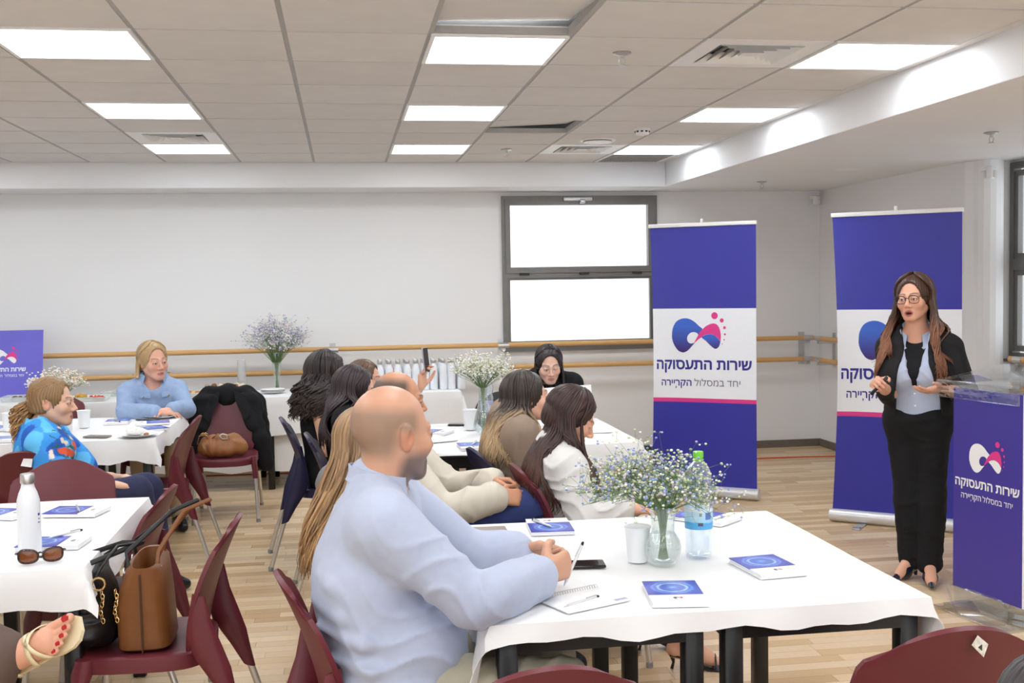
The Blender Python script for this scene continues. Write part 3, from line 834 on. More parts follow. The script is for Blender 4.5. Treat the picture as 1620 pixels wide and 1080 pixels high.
def lectern():
    A, B = Vector((2.925, 4.965, 0)), Vector((3.01, 4.535, 0)); c = (A+B)/2; d = B-A; w = d.length/2
    t = thing('lectern', 'clear acrylic lectern with a purple logo front at the right edge', 'lectern', (c.x, c.y, 0), math.atan2(d.y, d.x))
    M_ac = glassy('clear_acrylic', (.93, .95, .97), .55)
    def put(x, z, off): return (x, -off, z)
    b = MB(); b.box(-w, w, 0, .003, .10, 1.072); b.build('front_print', mat('lectern_purple', rgb(68, 58, 150), .4, var=.02), t)
    b = MB(); b.box(w, w+.012, -.001, .006, .1, 1.072); b.build('white_edge', M_bwhite, t)
    logo(t, put, .205, -.01, .748, M_wtxt, M_bpink, .0012)
    lettering(t, put, 'שירות התעסוקה', .405, -.002, .603, M_wtxt, .0012, .028)
    lettering(t, put, 'יחד במסלול', .185, .068, .545, M_wtxt, .0012, .004, name='tagline')
    lettering(t, put, 'הקרְיירה', .13, -.1, .545, M_wtxt, .0012, .014, name='tagline')
    b = MB(); b.box(-w, w, .005, .013, .02, 1.08); b.build('front_sheet', M_ac, t)
    for s in (-1, 1):
        b = MB(); b.box(s*(w-.005)-.005, s*(w-.005)+.005, .013, .33, .02, 1.08); b.build('side_panel', M_ac, t)
    b = MB(); b.add([(-w-.05, -.05, 1.10), (w+.03, -.05, 1.10), (w+.03, .36, 1.16), (-w-.05, .36, 1.16), (-w-.05, -.05, 1.112), (w+.03, -.05, 1.112), (w+.03, .36, 1.172), (-w-.05, .36, 1.172)],
                    [(0,3,2,1),(4,5,6,7),(0,1,5,4),(1,2,6,5),(2,3,7,6),(3,0,4,7)]); b.build('desk_top', M_ac, t, bevel=.003)
    b = MB(); b.box(-w-.05, w+.03, -.062, -.05, 1.028, 1.112); b.build('front_lip', M_ac, t, bevel=.003)
    b = MB(); b.tube([(-w+.03, -.02, .0), (-w+.03, -.06, .10), (-w+.06, -.06, .125), (w-.06, -.06, .125), (w-.03, -.06, .10), (w-.03, -.02, 0)], .006, 8); b.build('base_bow', M_ac, t, smooth=True)
    b = MB(); b.box(-w-.02, w+.02, -.12, .40, 0, .012); b.build('base_plate', M_ac, t, bevel=.003)
lectern()

def poster():
    t = thing('poster_board', 'blue violet poster board with white logo standing on the buffet at the left edge', 'poster', (-2.76, 9.56, .745), R(2))
    w, h = .30, .55
    tl = .10
    def put(x, z, off): return (x, z*tl-off, z)
    b = MB(); b.add([put(-w, 0, 0), put(w-.01, 0, 0), put(w+.005, h, 0), put(-w, h, 0), put(-w, 0, -.006), put(w-.01, 0, -.006), put(w+.005, h, -.006), put(-w, h, -.006)], [(0,1,2,3),(4,7,6,5),(0,4,5,1),(1,5,6,2),(2,6,7,3),(3,7,4,0)])
    b.build('board', mat('poster_violet', rgb(108, 104, 205), .4, var=.08, vscale=3), t)
    logo(t, put, .19, .0, .33, M_wtxt, M_bpink, .0012)
    lettering(t, put, 'שירות התעסוקה', .33, 0, .215, M_wtxt, .0012, .03)
    lettering(t, put, 'יחד במסלול', .15, .075, .17, M_wtxt, .0012, .005, name='tagline')
    lettering(t, put, 'הקריירה', .105, -.07, .17, M_wtxt, .0012, .015, name='tagline')
    b = MB(); b.add([(-.05, .012, .0), (.05, .012, .0), (.02, .05, .4), (-.02, .05, .4), (-.05, .11, 0), (.05, .11, 0)], [(0,1,2,3),(4,3,2,5),(0,3,4),(1,5,2),(0,4,5,1)]); b.build('easel_strut', mat('grey_board', (.5, .48, .45), .8, var=.05), t)
poster()
# ------------------------------------------------------------------ things on the tables
ZT = .7445
def cover_mat():
    m = mat('notebook_cover', rgb(70, 78, 186), .3, var=.005, coat=.3); nt = m.node_tree; N = nt.nodes; L = nt.links
    tc = N.new('ShaderNodeTexCoord'); mp = N.new('ShaderNodeMapping'); mp.inputs['Location'].default_value = (0, -.036, 0); mp.inputs['Scale'].default_value = (1, 1.0, 0)
    L.new(tc.outputs['Object'], mp.inputs[0]); ln = N.new('ShaderNodeVectorMath'); ln.operation = 'LENGTH'; L.new(mp.outputs[0], ln.inputs[0])
    nz = N.new('ShaderNodeTexNoise'); nz.inputs['Scale'].default_value = 55; L.new(mp.outputs[0], nz.inputs['Vector'])
    ad = N.new('ShaderNodeMath'); ad.operation = 'MULTIPLY_ADD'; ad.inputs[1].default_value = .012; L.new(nz.outputs[0], ad.inputs[0]); L.new(ln.outputs['Value'], ad.inputs[2])
    mu = N.new('ShaderNodeMath'); mu.operation = 'MULTIPLY'; mu.inputs[1].default_value = 10; L.new(ad.outputs[0], mu.inputs[0])
    rp = N.new('ShaderNodeValToRGB'); cr = rp.color_ramp; st = [(0, (190, 222, 250)), (.09, (120, 165, 232)), (.22, (80, 116, 208)), (.40, (72, 100, 202)), (.47, (172, 208, 246)), (.53, (74, 96, 200)), (.62, (110, 146, 226)), (.68, (66, 82, 190)), (.95, (58, 62, 170))]
    cr.elements[0].position, cr.elements[1].position = 0, .95
    cr.elements[0].color = (*rgb(*st[0][1]), 1); cr.elements[1].color = (*rgb(*st[-1][1]), 1)
    for q, c in st[1:-1]:
        e = cr.elements.new(q); e.color = (*rgb(*c), 1)
    L.new(mu.outputs[0], rp.inputs[0]); L.new(rp.outputs[0], N['Principled BSDF'].inputs['Base Color']); return m
M_cover = cover_mat()
M_paper = mat('paper_white', (.86, .86, .87), .7, var=.01, vscale=30)
M_dgrey = mat('print_dark', rgb(90, 88, 110), .6, var=.02)
M_cup = glassy('translucent_cup', (.97, .97, .97), .2, .3, white=.55)
M_vase = glassy('vase_glass', (.95, .975, .96), .6, .02, white=.05)
M_pet = glassy('clear_plastic', (.93, .965, .99), .9, .06, white=.10)
M_water = glassy('water', (.95, .98, 1), .3, .0)
def make_notebook():
    t = thing('notebook', 'notebook', 'notebook')
    b = MB(); b.box(-.072, .074, -.103, .103, .002, .0125); b.build('pages', M_paper, t)
    b = MB(); b.box(-.075, .075, -.105, .105, 0, .002); b.build('back_cover', M_paper, t)
    b = MB(); b.box(-.075, .075, -.036, .105, .0125, .0145); b.build('cover_print', M_cover, t)
    b = MB(); b.box(-.075, .075, -.105, -.036, .0125, .0145); w = b.build('cover_band', M_paper, t)
    logo(w, lambda x, y, o: (x, y, .0146+o), .026, 0, -.066, M_dgrey, M_bpink, .0003)
    lettering(w, lambda x, y, o: (x, y, .0146+o), 'שירות התעסוקה', .036, 0, -.083, M_dgrey, .0003, .02)
    return t
NB = [None]
def notebook(x, y, rz, label, z=ZT):
    if NB[0] is None: NB[0] = o = make_notebook()
    else: o = copy_tree(NB[0])
    o.location = (x, y, z); o.rotation_euler = (0, 0, R(rz)); o['label'] = label; o['group'] = 'blue covered notebooks on the tables'; return o
notebook(.882, 2.90, -8, 'blue notebook nearest the camera, in front of the glass vase')
notebook(1.238, 3.12, 6, 'blue notebook right of the water bottle on the near table')
notebook(.702, 3.80, 176, 'blue notebook with a pen on it at the far edge of the near table')
notebook(1.285, 3.82, 40, 'blue notebook half hidden behind the water bottle')
notebook(-1.045, 4.48, 78, 'blue notebook with a pen beside the white steel bottle, farther one')
notebook(-.995, 3.93, 84, 'blue notebook with a pen behind the sunglasses')
notebook(-1.33, 4.50, 70, 'blue notebook cut by the left edge on the near left table')
notebook(-1.475, 7.50, 3, 'blue notebook on the far left table before the woman in denim, left one')
notebook(-1.235, 7.38, -80, 'blue notebook on the far left table before the woman in denim, right one')
notebook(-1.205, 7.05, -60, 'blue notebook behind the near plate on the far left table')
notebook(-2.13, 7.36, 0, 'blue notebook at the left edge of the far left table')
notebook(-1.99, 6.80, 5, 'blue notebook left of the woman in floral blue')
notebook(.665, 5.80, 2, 'blue notebook with a pen at the front of the middle table')
notebook(.50, 6.42, 60, 'blue notebook under the papers beside the conical vase')

M_pen = mat('pen_silver', (.7, .7, .72), .3, metal=.6, var=.03)
PEN = [None]
def pen(a, c, label, r=.0045):
    a, c = Vector(a), Vector(c)
    if PEN[0] is None:
        t = thing('pen', 'pen', 'pen'); L_ = .14
        b = MB(); b.tube([(0, 0, .018), (0, 0, L_-.012)], r, 10); b.build('barrel', M_pen, t, smooth=40)
        b = MB(); b.tube([(0, 0, 0), (0, 0, .004), (0, 0, .018)], [.0008, .0018, r], 10); b.build('tip', M_steel, t, smooth=40)
        b = MB(); b.tube([(0, 0, L_-.012), (0, 0, L_-.003), (0, 0, L_)], [r*1.05, r*.9, r*.5], 10); b.build('cap', M_shoe_black, t, smooth=40)
        b = MB(); b.box(-.0018, .0018, r, r+.0025, L_-.05, L_-.01); b.build('clip', M_steel, t)
        PEN[0] = t
    else: t = copy_tree(PEN[0])
    t.location = a; t.rotation_mode = 'QUATERNION'; t.rotation_quaternion = (c-a).to_track_quat('Z', 'Y'); t['label'] = label; t['group'] = 'silver pens'; return t
M_shoe_black = mat('gloss_black', (.012, .012, .013), .2, var=.1)
zn = ZT+.0195
pen((.70, 3.74, zn), (.655, 3.865, zn), 'pen lying on the far notebook of the near table')
pen((-1.02, 4.41, zn), (-1.06, 4.54, zn), 'pen lying on the farther notebook beside the white steel bottle')
pen((-1.02, 3.96, zn), (-.94, 4.06, zn), 'pen lying on the notebook behind the sunglasses')
pen((.655, 5.77, zn), (.695, 5.90, zn), 'pen lying on the notebook of the middle table')
pen((-1.50, 7.53, zn), (-1.44, 7.40, zn), 'pen on the left notebook before the woman in denim')
pen((.392, 3.555, ZT+.012), (.452, 3.67, ZT+.014), 'pen on the open notepad beside the tan phone')

def notepad(x, y, rz, label):
    t = thing('spiral_notepad', label, 'notepad', (x, y, ZT), R(rz), 'open spiral notepads on the near table')
    b = MB(); b.box(-.105, .105, -.148, .0, 0, .005); b.build('page_block', M_paper, t, bevel=.001, seg=1)
    b = MB(); b.box(-.105, .105, .004, .11, 0, .004); b.build('turned_pages', M_paper, t, bevel=.001, seg=1)
    for k in range(24):
        xx = -.098+k*.0085; b = MB(); b.tube([(xx, .002+.0075*math.cos(a), .0065+.0065*math.sin(a)) for a in [2*PI*j/10 for j in range(11)]], .0009, 5)
        b.build('coil', M_steel, t, smooth=True)
    b = MB(); b.box(.06, .1, -.14, -.125, .005, .0053); b.build('printed_mark', mat('print_pale', rgb(170, 168, 190), .6, var=.02), t)
    return t
notepad(.60, 2.975, 24, 'open spiral notepad under the hand of the bald man')
notepad(.44, 3.62, 8, 'open spiral notepad beyond the arms of the bald man')
b = MB()
pen((.56, 2.842, ZT+.006), (.68, 2.925, ZT+.006), 'dark pen along the lower edge of the notepad in front of the bald man')

def phone(x, y, z, rz, label, m, ms, rot=None, w=.073, l=.15):
    t = thing('phone', label, 'phone', (x, y, z), R(rz))
    if rot: t.rotation_euler = rot
    b = MB(); b.box(-w/2, w/2, -l/2, l/2, 0, .0085); b.build('case', m, t, bevel=.004, seg=3)
    b = MB(); b.box(-w/2+.003, w/2-.003, -l/2+.004, l/2-.004, .0084, .0092); b.build('screen', ms, t)
    b = MB(); b.box(-.008, .008, l/2-.002, l/2+.0004, .003, .0055); b.build('port', M_steel, t)
    return t
M_scr = mat('black_screen', (.008, .008, .01), .08, var=.1, coat=.5)
phone(.475, 3.81, ZT, 88, 'tan phone lying on the near table before the man in cream', mat('tan_phone', rgb(168, 142, 116), .35, metal=.3, var=.03), mat('taupe_back', rgb(150, 138, 128), .35, metal=.2, var=.03))
phone(.70, 3.275, ZT, 84, 'black phone on the near table right of the writing hand', M_shoe_black, M_scr)
phone(-1.455, 6.80, ZT, 70, 'grey phone on the far left table beside the woman in floral blue', mat('grey_phone', rgb(130, 120, 112), .4, var=.03), mat('grey_glass', rgb(96, 90, 88), .2, var=.03))
phone(-1.30, 7.60, ZT, 60, 'dark phone between the notebooks on the far left table', M_shoe_black, mat('grey_glass2', rgb(120, 116, 118), .2, var=.03))
phone(.70, 6.76, ZT, 75, 'dark phone at the back of the middle table', M_shoe_black, M_scr)
phone(-1.235, 3.98, ZT, 10, 'brown phone at the left edge behind the steel bottle', mat('brown_case', rgb(110, 92, 76), .5, var=.05), M_scr)
phone(.487, 6.72, 1.155, 0, 'phone held up by the raised hand', mat('pale_phone', rgb(176, 168, 178), .3, metal=.3, var=.03), M_scr, rot=(R(84), 0, R(62)), w=.075, l=.155)

# cups
CUP = [None]
def cup(x, y, label, z=ZT, s=1.):
    if CUP[0] is None:
        t = thing('plastic_cup', 'cup', 'cup')
        b = MB(); b.lathe([(.0, .001), (.026, .001), (.028, .01), (.034, .092), (.0355, .095), (.033, .093), (.0265, .012), (0, .006)], 24); b.build('body', M_cupw, t, smooth=True)
        b = MB(); b.lathe([(.034, .092), (.0365, .093), (.0365, .0965), (.034, .0955)], 24); b.build('rim', M_cupw, t, smooth=True)
        CUP[0] = t
    else: t = copy_tree(CUP[0])
    t.location = (x, y, z); t.scale = (s, s, s); t['label'] = label; t['group'] = 'white plastic cups on the tables'; return t
M_cupw = mat('cup_plastic', (.88, .89, .90), .35, var=.01)
cup(.885, 3.29, 'white plastic cup left of the glass vase on the near table', s=1.15)
cup(-1.64, 7.30, 'white plastic cup on the far left table before the woman in denim', s=1.15)
cup(-2.075, 7.25, 'white plastic cup at the left edge of the far left table', s=1.2)
cup(.735, 6.53, 'white plastic cup beside the conical vase on the middle table', s=1.25)
cup(-1.24, 3.70, 'white plastic cup cut by the left edge of the near left table')

# vases with gypsophila
def flowers(t, z0, r0, spread, height, n, seed, cols, size=.0046, lean=(0, 0), droop=.15, zb=.02):
    rg = random.Random(seed); st = MB(); bl = MB(); wh = MB()
    tips = []
    for i in range(n):
        a = rg.uniform(0, 2*PI); q = math.sqrt(rg.random()); h = height*(.55+.45*rg.random())*(1-.25*q)
        ex, ey = spread*q*math.cos(a)+lean[0]*h, spread*q*math.sin(a)+lean[1]*h
        sx, sy = r0*.7*math.cos(a+2.2), r0*.7*math.sin(a+2.2)
        pts = [(sx*.6, sy*.6, zb), (r0*.5*math.cos(a), r0*.5*math.sin(a), z0), (ex*.55, ey*.55, z0+h*.55), (ex, ey, z0+h-droop*spread*q)]
        st.tube(pts, [.0014, .0014, .0011, .0006], 4, cap=False)
        for k in range(5):
            u = rg.uniform(.45, 1.); p = [pts[2][j]*(1-u)+pts[3][j]*u for j in range(3)] if u > .5 else pts[2]
            sc = spread*.34; e = (p[0]+rg.gauss(0, sc*.6), p[1]+rg.gauss(0, sc*.6), p[2]+abs(rg.gauss(.02, sc*.5)))
            st.tube([p, e], [.0007, .0004], 3, cap=False)
            for _ in range(3):
                w = (e[0]+rg.gauss(0, .012), e[1]+rg.gauss(0, .012), e[2]+rg.gauss(0, .010)); st.tube([e, w], [.0004, .0003], 3, cap=False)
                bl.col = rg.choice(cols); s = size*rg.uniform(.7, 1.25); bl.blob(w, (s, s, s*.75), 6, 4)
    tag(st.build('stems', mat('flower_stem', rgb(96, 122, 74), .6, var=.15), t), kind='stuff')
    tag(bl.build('blossoms', mat('gypsophila_blossom', attr='Col', rough=.7, sheen=.1), t), kind='stuff')
W_, Y_, B_, P_ = rgb(238, 236, 228), rgb(222, 222, 180), rgb(150, 166, 214), rgb(196, 176, 206)
t = thing('flower_vase', 'ribbed round glass vase of baby’s breath on the near table', 'vase', (.95, 3.235, ZT))
b = MB(); b.lathe([(0, .001), (.034, .001), (.04, .006), (.052, .035), (.055, .055), (.05, .078), (.037, .098), (.034, .105), (.036, .14), (.042, .180), (.0405, .180), (.034, .14), (.032, .106), (.048, .076), (.053, .055), (.049, .036), (.036, .012), (0, .008)], 96, rib=.016, nrib=24)
b.build('glass', M_vase, t, smooth=True)
b = MB(); b.lathe([(0, .01), (.034, .012), (.047, .036), (.051, .055), (.046, .076), (.031, .1), (.0, .1)], 32); b.build('water', M_water, t, smooth=True)
flowers(t, .165, .036, .22, .185, 120, 1, [rgb(206, 210, 184), Y_, rgb(196, 204, 160), W_, B_, rgb(132, 152, 206), P_, rgb(150, 170, 120)], .0042, droop=.35, lean=(-.34, 0))
t = thing('flower_vase', 'clear conical vase of white baby’s breath on the middle table', 'vase', (.79, 6.325, ZT))
b = MB(); b.lathe([(0, .001), (.03, .001), (.055, .03), (.06, .055), (.05, .10), (.032, .17), (.025, .22), (.028, .27), (.0265, .27), (.0235, .22), (.03, .17), (.048, .10), (.058, .055), (.052, .032), (.03, .008), (0, .006)], 40); b.build('glass', M_vase, t, smooth=True)
b = MB(); b.lathe([(0, .008), (.03, .01), (.051, .032), (.056, .055), (.046, .10), (.033, .14), (0, .14)], 28); b.build('water', M_water, t, smooth=True)
flowers(t, .265, .022, .16, .19, 70, 2, [W_, W_, W_, Y_], .0055, droop=.1, lean=(-.1, 0))
t = thing('flower_vase', 'tall slim vase of white and lilac flowers on the buffet', 'vase', (-.565, 9.50, .7435))
b = MB(); b.lathe([(0, .001), (.05, .001), (.05, .006), (.02, .02), (.018, .05), (.03, .16), (.04, .24), (.038, .24), (.028, .16), (.016, .05), (0, .04)], 32); b.build('glass', M_vase, t, smooth=True)
flowers(t, .22, .034, .25, .42, 120, 3, [W_, P_, rgb(226, 210, 220), W_, B_], .0062, droop=.2)
t = thing('flower_vase', 'pale vase of white and pink flowers behind the woman in floral blue', 'vase', (-1.70, 7.06, ZT))
b = MB(); b.lathe([(0, .001), (.045, .001), (.046, .01), (.043, .24), (.042, .24), (.042, .012), (0, .01)], 32); b.build('glass', glassy('frosted_blue', (.92, .96, 1), .3, .2, white=.5), t, smooth=True)
flowers(t, .235, .036, .15, .13, 60, 4, [W_, W_, rgb(238, 206, 200), Y_], .006, lean=(-.5, 0))

# plastic bottles
def water_bottle(x, y, h, label, capcol, labcol, z=ZT, sc=1., dark=None):
    t = thing('water_bottle', label, 'bottle', (x, y, z)); t.scale = (sc, sc, sc)
    prof = [(0, .003), (.03, .0), (.040, .006), (.043, .02), (.0415, .03), (.043, .04), (.0415, .05), (.043, .06), (.043, .092), (.0425, .096), (.0425, .158), (.043, .162), (.0415, .172), (.043, .182), (.038, .20), (.0365, .212), (.040, .226), (.0425, .245), (.040, .266), (.030, .288), (.0155, .302), (.0135, .308), (.0135, .322)]
    if dark: b = MB(); b.lathe(prof, 32); b.build('body', dark, t, smooth=True)
    else:
        b = MB(); b.lathe(prof, 48, rib=.010, nrib=6); b.build('body', M_pet, t, smooth=True)
        b = MB(); b.lathe([(0, .006), (.038, .01), (.0405, .02), (.0405, .20), (.035, .212), (.039, .235), (0, .235)], 28); b.build('water', M_water, t, smooth=True)
    b = MB(); b.lathe([(.0438, .095), (.0438, .160)], 40); lo = b.build('label', labcol, t, smooth=True)
    b = MB(); b.lathe([(.0, .314), (.0155, .314), (.0162, .318), (.0162, .332), (.015, .334), (0, .334)], 20); b.build('cap', capcol, t, smooth=40)
    b = MB(); b.lathe([(.014, .305), (.017, .306), (.017, .310), (.014, .311)], 20); b.build('neck_ring', capcol if not dark else M_steel, t, smooth=True)
    return t, lo
def label_mat():
    m = mat('bottle_label', rgb(150, 205, 240), .35, var=.01); nt = m.node_tree; N = nt.nodes; L = nt.links
    tc = N.new('ShaderNodeTexCoord'); sp = N.new('ShaderNodeSeparateXYZ'); L.new(tc.outputs['Object'], sp.inputs[0])
    nz = N.new('ShaderNodeTexNoise'); nz.inputs['Scale'].default_value = 40; L.new(tc.outputs['Object'], nz.inputs['Vector'])
    ad = N.new('ShaderNodeMath'); ad.operation = 'MULTIPLY_ADD'; ad.inputs[1].default_value = .012; L.new(nz.outputs[0], ad.inputs[0]); L.new(sp.outputs[2], ad.inputs[2])
    mr = N.new('ShaderNodeMapRange'); mr.inputs[1].default_value = .10; mr.inputs[2].default_value = .168; L.new(ad.outputs[0], mr.inputs[0])
    rp = N.new('ShaderNodeValToRGB'); cr = rp.color_ramp; cr.elements[0].color = (*rgb(96, 176, 232), 1); cr.elements[1].color = (*rgb(206, 232, 246), 1)
    for q, c in ((.30, (88, 178, 236)), (.36, (170, 218, 244)), (.8, (200, 228, 245)), (.86, (235, 244, 250))):
        e = cr.elements.new(q); e.color = (*rgb(*c), 1)
    L.new(mr.outputs[0], rp.inputs[0]); L.new(rp.outputs[0], N['Principled BSDF'].inputs['Base Color']); return m
M_lab = label_mat()
M_green = mat('green_cap', rgb(120, 205, 58), .4, var=.02)
t, lo = water_bottle(1.085, 3.30, .33, 'large clear water bottle with green cap and blue label on the near table', M_green, M_lab)
def on_label(lo, name, m, ang, z, w, h, r=.0442):
    b = MB(); P = []
    for j in range(2):
        row = []
        for k in range(7):
            a = ang+(k/6-.5)*w/r; row.append((r*math.cos(a), r*math.sin(a), z+(j-.5)*h))
        P.append(row)
    b.grid(P); o = b.build(name, m, lo, smooth=True); return o
on_label(lo, 'printed_panel', mat('label_blue', rgb(96, 130, 200), .4, var=.03), -1.15, .137, .022, .022)
on_label(lo, 'printed_seal', M_dgrey, -1.75, .112, .016, .010)
on_label(lo, 'printed_mark', mat('label_olive', rgb(150, 160, 140), .5, var=.03), -1.75, .142, .008, .010)
t, lo = water_bottle(.855, 6.66, .30, 'water bottle with a patterned label behind the conical vase', mat('lilac_cap', rgb(196, 190, 224), .4, var=.02), mat('patterned_label', rgb(168, 170, 204), .5, var=.5, vscale=50), sc=.95)
water_bottle(-.235, 9.42, .3, 'dark cola bottle with a black cap at the back of the buffet', M_shoe_black, mat('white_label', (.8, .8, .8), .5, var=.03), z=.7435, dark=mat('cola', (.02, .008, .004), .15, var=.1))
water_bottle(-.13, 9.47, .3, 'green soda bottle at the back of the buffet', M_green, mat('green_label', rgb(90, 170, 90), .5, var=.05), z=.7435, dark=mat('green_plastic', rgb(120, 200, 120), .2, var=.05))

# white steel bottle
M_wb = mat('white_enamel', (.80, .82, .86), .32, var=.01, coat=.2)
def steel_bottle(x, y, z, label, group=None, big=True, s=1.):
    t = thing('steel_bottle', label, 'bottle', (x, y, z), 0, group)
    b = MB(); b.lathe([(0, .001), (.034, .001), (.0362, .004), (.0365, .02), (.0365, .165), (.035, .185), (.029, .208), (.0215, .226), (.0195, .236), (.0195, .24), (0, .24)], 32); b.build('body', M_wb, t, smooth=60)
    b = MB(); b.lathe([(0, .24), (.0215, .24), (.0225, .243), (.0225, .268), (.021, .272), (0, .273)], 28); b.build('cap', M_steel, t, smooth=40)
    if big:
        for k in range(3):
            a = -.35; bb = MB(); r = .0369; zz = .135-.012*k; w = (.26, .2, .3)[k]; h_ = (.008, .003, .003)[k]
            bb.grid([[(r*math.cos(a+w*(q/4-.5)), r*math.sin(a+w*(q/4-.5)), zz) for q in range(5)], [(r*math.cos(a+w*(q/4-.5)), r*math.sin(a+w*(q/4-.5)), zz+h_) for q in range(5)]]); bb.build('printed_mark', M_ltxt, t)
    t.scale = (s, s, s); return t
steel_bottle(-1.035, 3.79, ZT, 'white steel drinking bottle with a brushed cap on the near left table')
sb = None
for r_ in range(3):
    for k in range(10):
        x, y = .29+.074*k+.004*math.sin(k*3+r_), 9.14+.082*r_
        lab = '%s white steel bottle from the left in the %s row on the buffet' % (('first', 'second', 'third', 'fourth', 'fifth', 'sixth', 'seventh', 'eighth', 'ninth', 'tenth')[k], ('front', 'middle', 'back')[r_])
        if sb is None: sb = o = steel_bottle(x, y, .7435, lab, 'white steel bottles in rows on the buffet', big=False, s=.93)
        else: o = copy_tree(sb); o.location = (x, y, .7435)
        o['label'] = lab

# sunglasses
def sunglasses(x, y, rz):
    t = thing('sunglasses', 'brown tortoiseshell sunglasses lying on the near left table', 'sunglasses', (x, y, ZT), R(rz))
    M_t = mat('tortoiseshell', rgb(52, 28, 16), .18, var=.4, vscale=70, coat=.4); M_l = mat('brown_lens', rgb(120, 66, 34), .08, var=.1, coat=.5)
    for q in (-1, 1):
        pts = []
        for k in range(29):
            a = 2*PI*k/28; cx = math.copysign(abs(math.cos(a))**.75, math.cos(a)); sz = math.copysign(abs(math.sin(a))**.8, math.sin(a))
            pts.append((q*(.036+.029*cx), .003*abs(cx), .026+.021*sz+(.004*cx if sz > 0 else 0)))
        b = MB(); b.tube(pts, .0036, 8); b.build('rim', M_t, t, smooth=True)
        b = MB(); b.add([(p[0], p[1], p[2]) for p in pts[:-1]]+[(q*.036, -.003, .026)], [(i, (i+1) % 28, 28) for i in range(28)]); b.build('lens', M_l, t, smooth=True)
        b = MB(); b.tube([(q*.066, .002, .038), (q*.072, .012, .036), (q*.05, .035, .02), (-q*.03, .042+.006*q, .008), (-q*.055, .046+.006*q, .004)], [.004, .004, .003, .003, .0035], 8); b.build('temple', M_t, t, smooth=True)
    b = MB(); b.tube([(-.009, 0, .034), (0, -.001, .037), (.009, 0, .034)], .0032, 8); b.build('bridge', M_t, t, smooth=True)
sunglasses(-.972, 3.672, 14)

# plates with leftovers, napkin, papers
M_plate = mat('white_plate', (.86, .86, .86), .35, var=.01)
def plate(x, y, z, r, label, group=None):
    t = thing('plate', label, 'plate', (x, y, z), 0, group)
    b = MB(); b.lathe([(0, .004), (r*.6, .004), (r*.72, .008), (r, .018), (r*1.0, .0195), (r*.7, .010), (r*.6, .0065), (0, .006)], 36); b.build('dish', M_plate, t, smooth=True)
    return t
plate(-1.215, 6.76, ZT, .115, 'white plate with a crumpled napkin near the front of the far left table')
plate(-1.23, 7.70, ZT, .105, 'white plate with leftovers before the woman in denim')
def food(name, x, y, z, r, m, label, cat, group=None, seed=0):
    rg = random.Random(seed); b = MB(); b.blob((0, 0, r[2]), r, 10, 7)
    b.v = [(vx*(1+.12*math.sin(vz*90+seed)), vy*(1+.12*math.sin(vx*80+seed*2)), max(0, vz*(1+.1*math.sin(vx*70+vy*90+seed)))) for vx, vy, vz in b.v]
    o = b.build(name, m, smooth=True); o.location = (x, y, z); o.rotation_euler = (0, 0, rg.uniform(0, 6)); tag(o, label, cat, group); return o
M_nap = mat('paper_napkin', (.85, .83, .80), .9, var=.04, vscale=80, bump=.3, bscale=90)
food('napkin', -1.235, 6.78, ZT+.007, (.06, .05, .025), M_nap, 'crumpled paper napkin on the near plate of the far left table', 'napkin', seed=2)
food('pastry', -1.165, 6.73, ZT+.007, (.022, .016, .01), mat('pastry_brown', rgb(170, 116, 70), .7, var=.2, vscale=60), 'bitten pastry beside the napkin on the near plate', 'pastry', seed=3)
food('pastry', -1.245, 7.69, ZT+.007, (.026, .018, .012), mat('pastry_gold', rgb(214, 160, 92), .7, var=.2, vscale=60), 'small pastry on the plate before the woman in denim', 'pastry', seed=4)
def sheets(x, y, rz, n, label, w=.21, l=.297, z=ZT):
    t = thing('paper_stack', label, 'papers', (x, y, z), R(rz))
    for k in range(n):
        b = MB(); b.box(-w/2, w/2, -l/2, l/2, .0008*k, .0008*k+.0007); b.build('sheet', M_paper, t, rot=(0, 0, R(5*math.sin(k*2.3))))
sheets(.46, 6.18, 20, 5, 'loose papers lying beside the conical vase on the middle table')
sheets(1.40, 6.32, 5, 3, 'loose papers on the table beside the first banner')
def board():
    t = thing('foam_board', 'white board leaning on the table in front of the woman looking down', 'board', (1.24, 6.58, ZT), R(4))
    b = MB(); b.add([(-.27, 0, 0), (.27, 0, 0), (.27, .06, .235), (-.27, .06, .215), (-.27, .008, 0), (.27, .008, 0), (.27, .068, .235), (-.27, .068, .215)], [(0,1,2,3),(4,7,6,5),(0,4,5,1),(1,5,6,2),(2,6,7,3),(3,7,4,0)])
    b.build('sheet', M_paper, t)
    b = MB(); b.add([(-.05, .02, 0), (.05, .02, 0), (.04, .055, .19), (-.04, .055, .19), (-.05, .16, 0), (.05, .16, 0)], [(0,1,2,3),(4,3,2,5),(0,3,4),(1,5,2),(0,4,5,1)]); b.build('easel_strut', M_paper, t)
board()

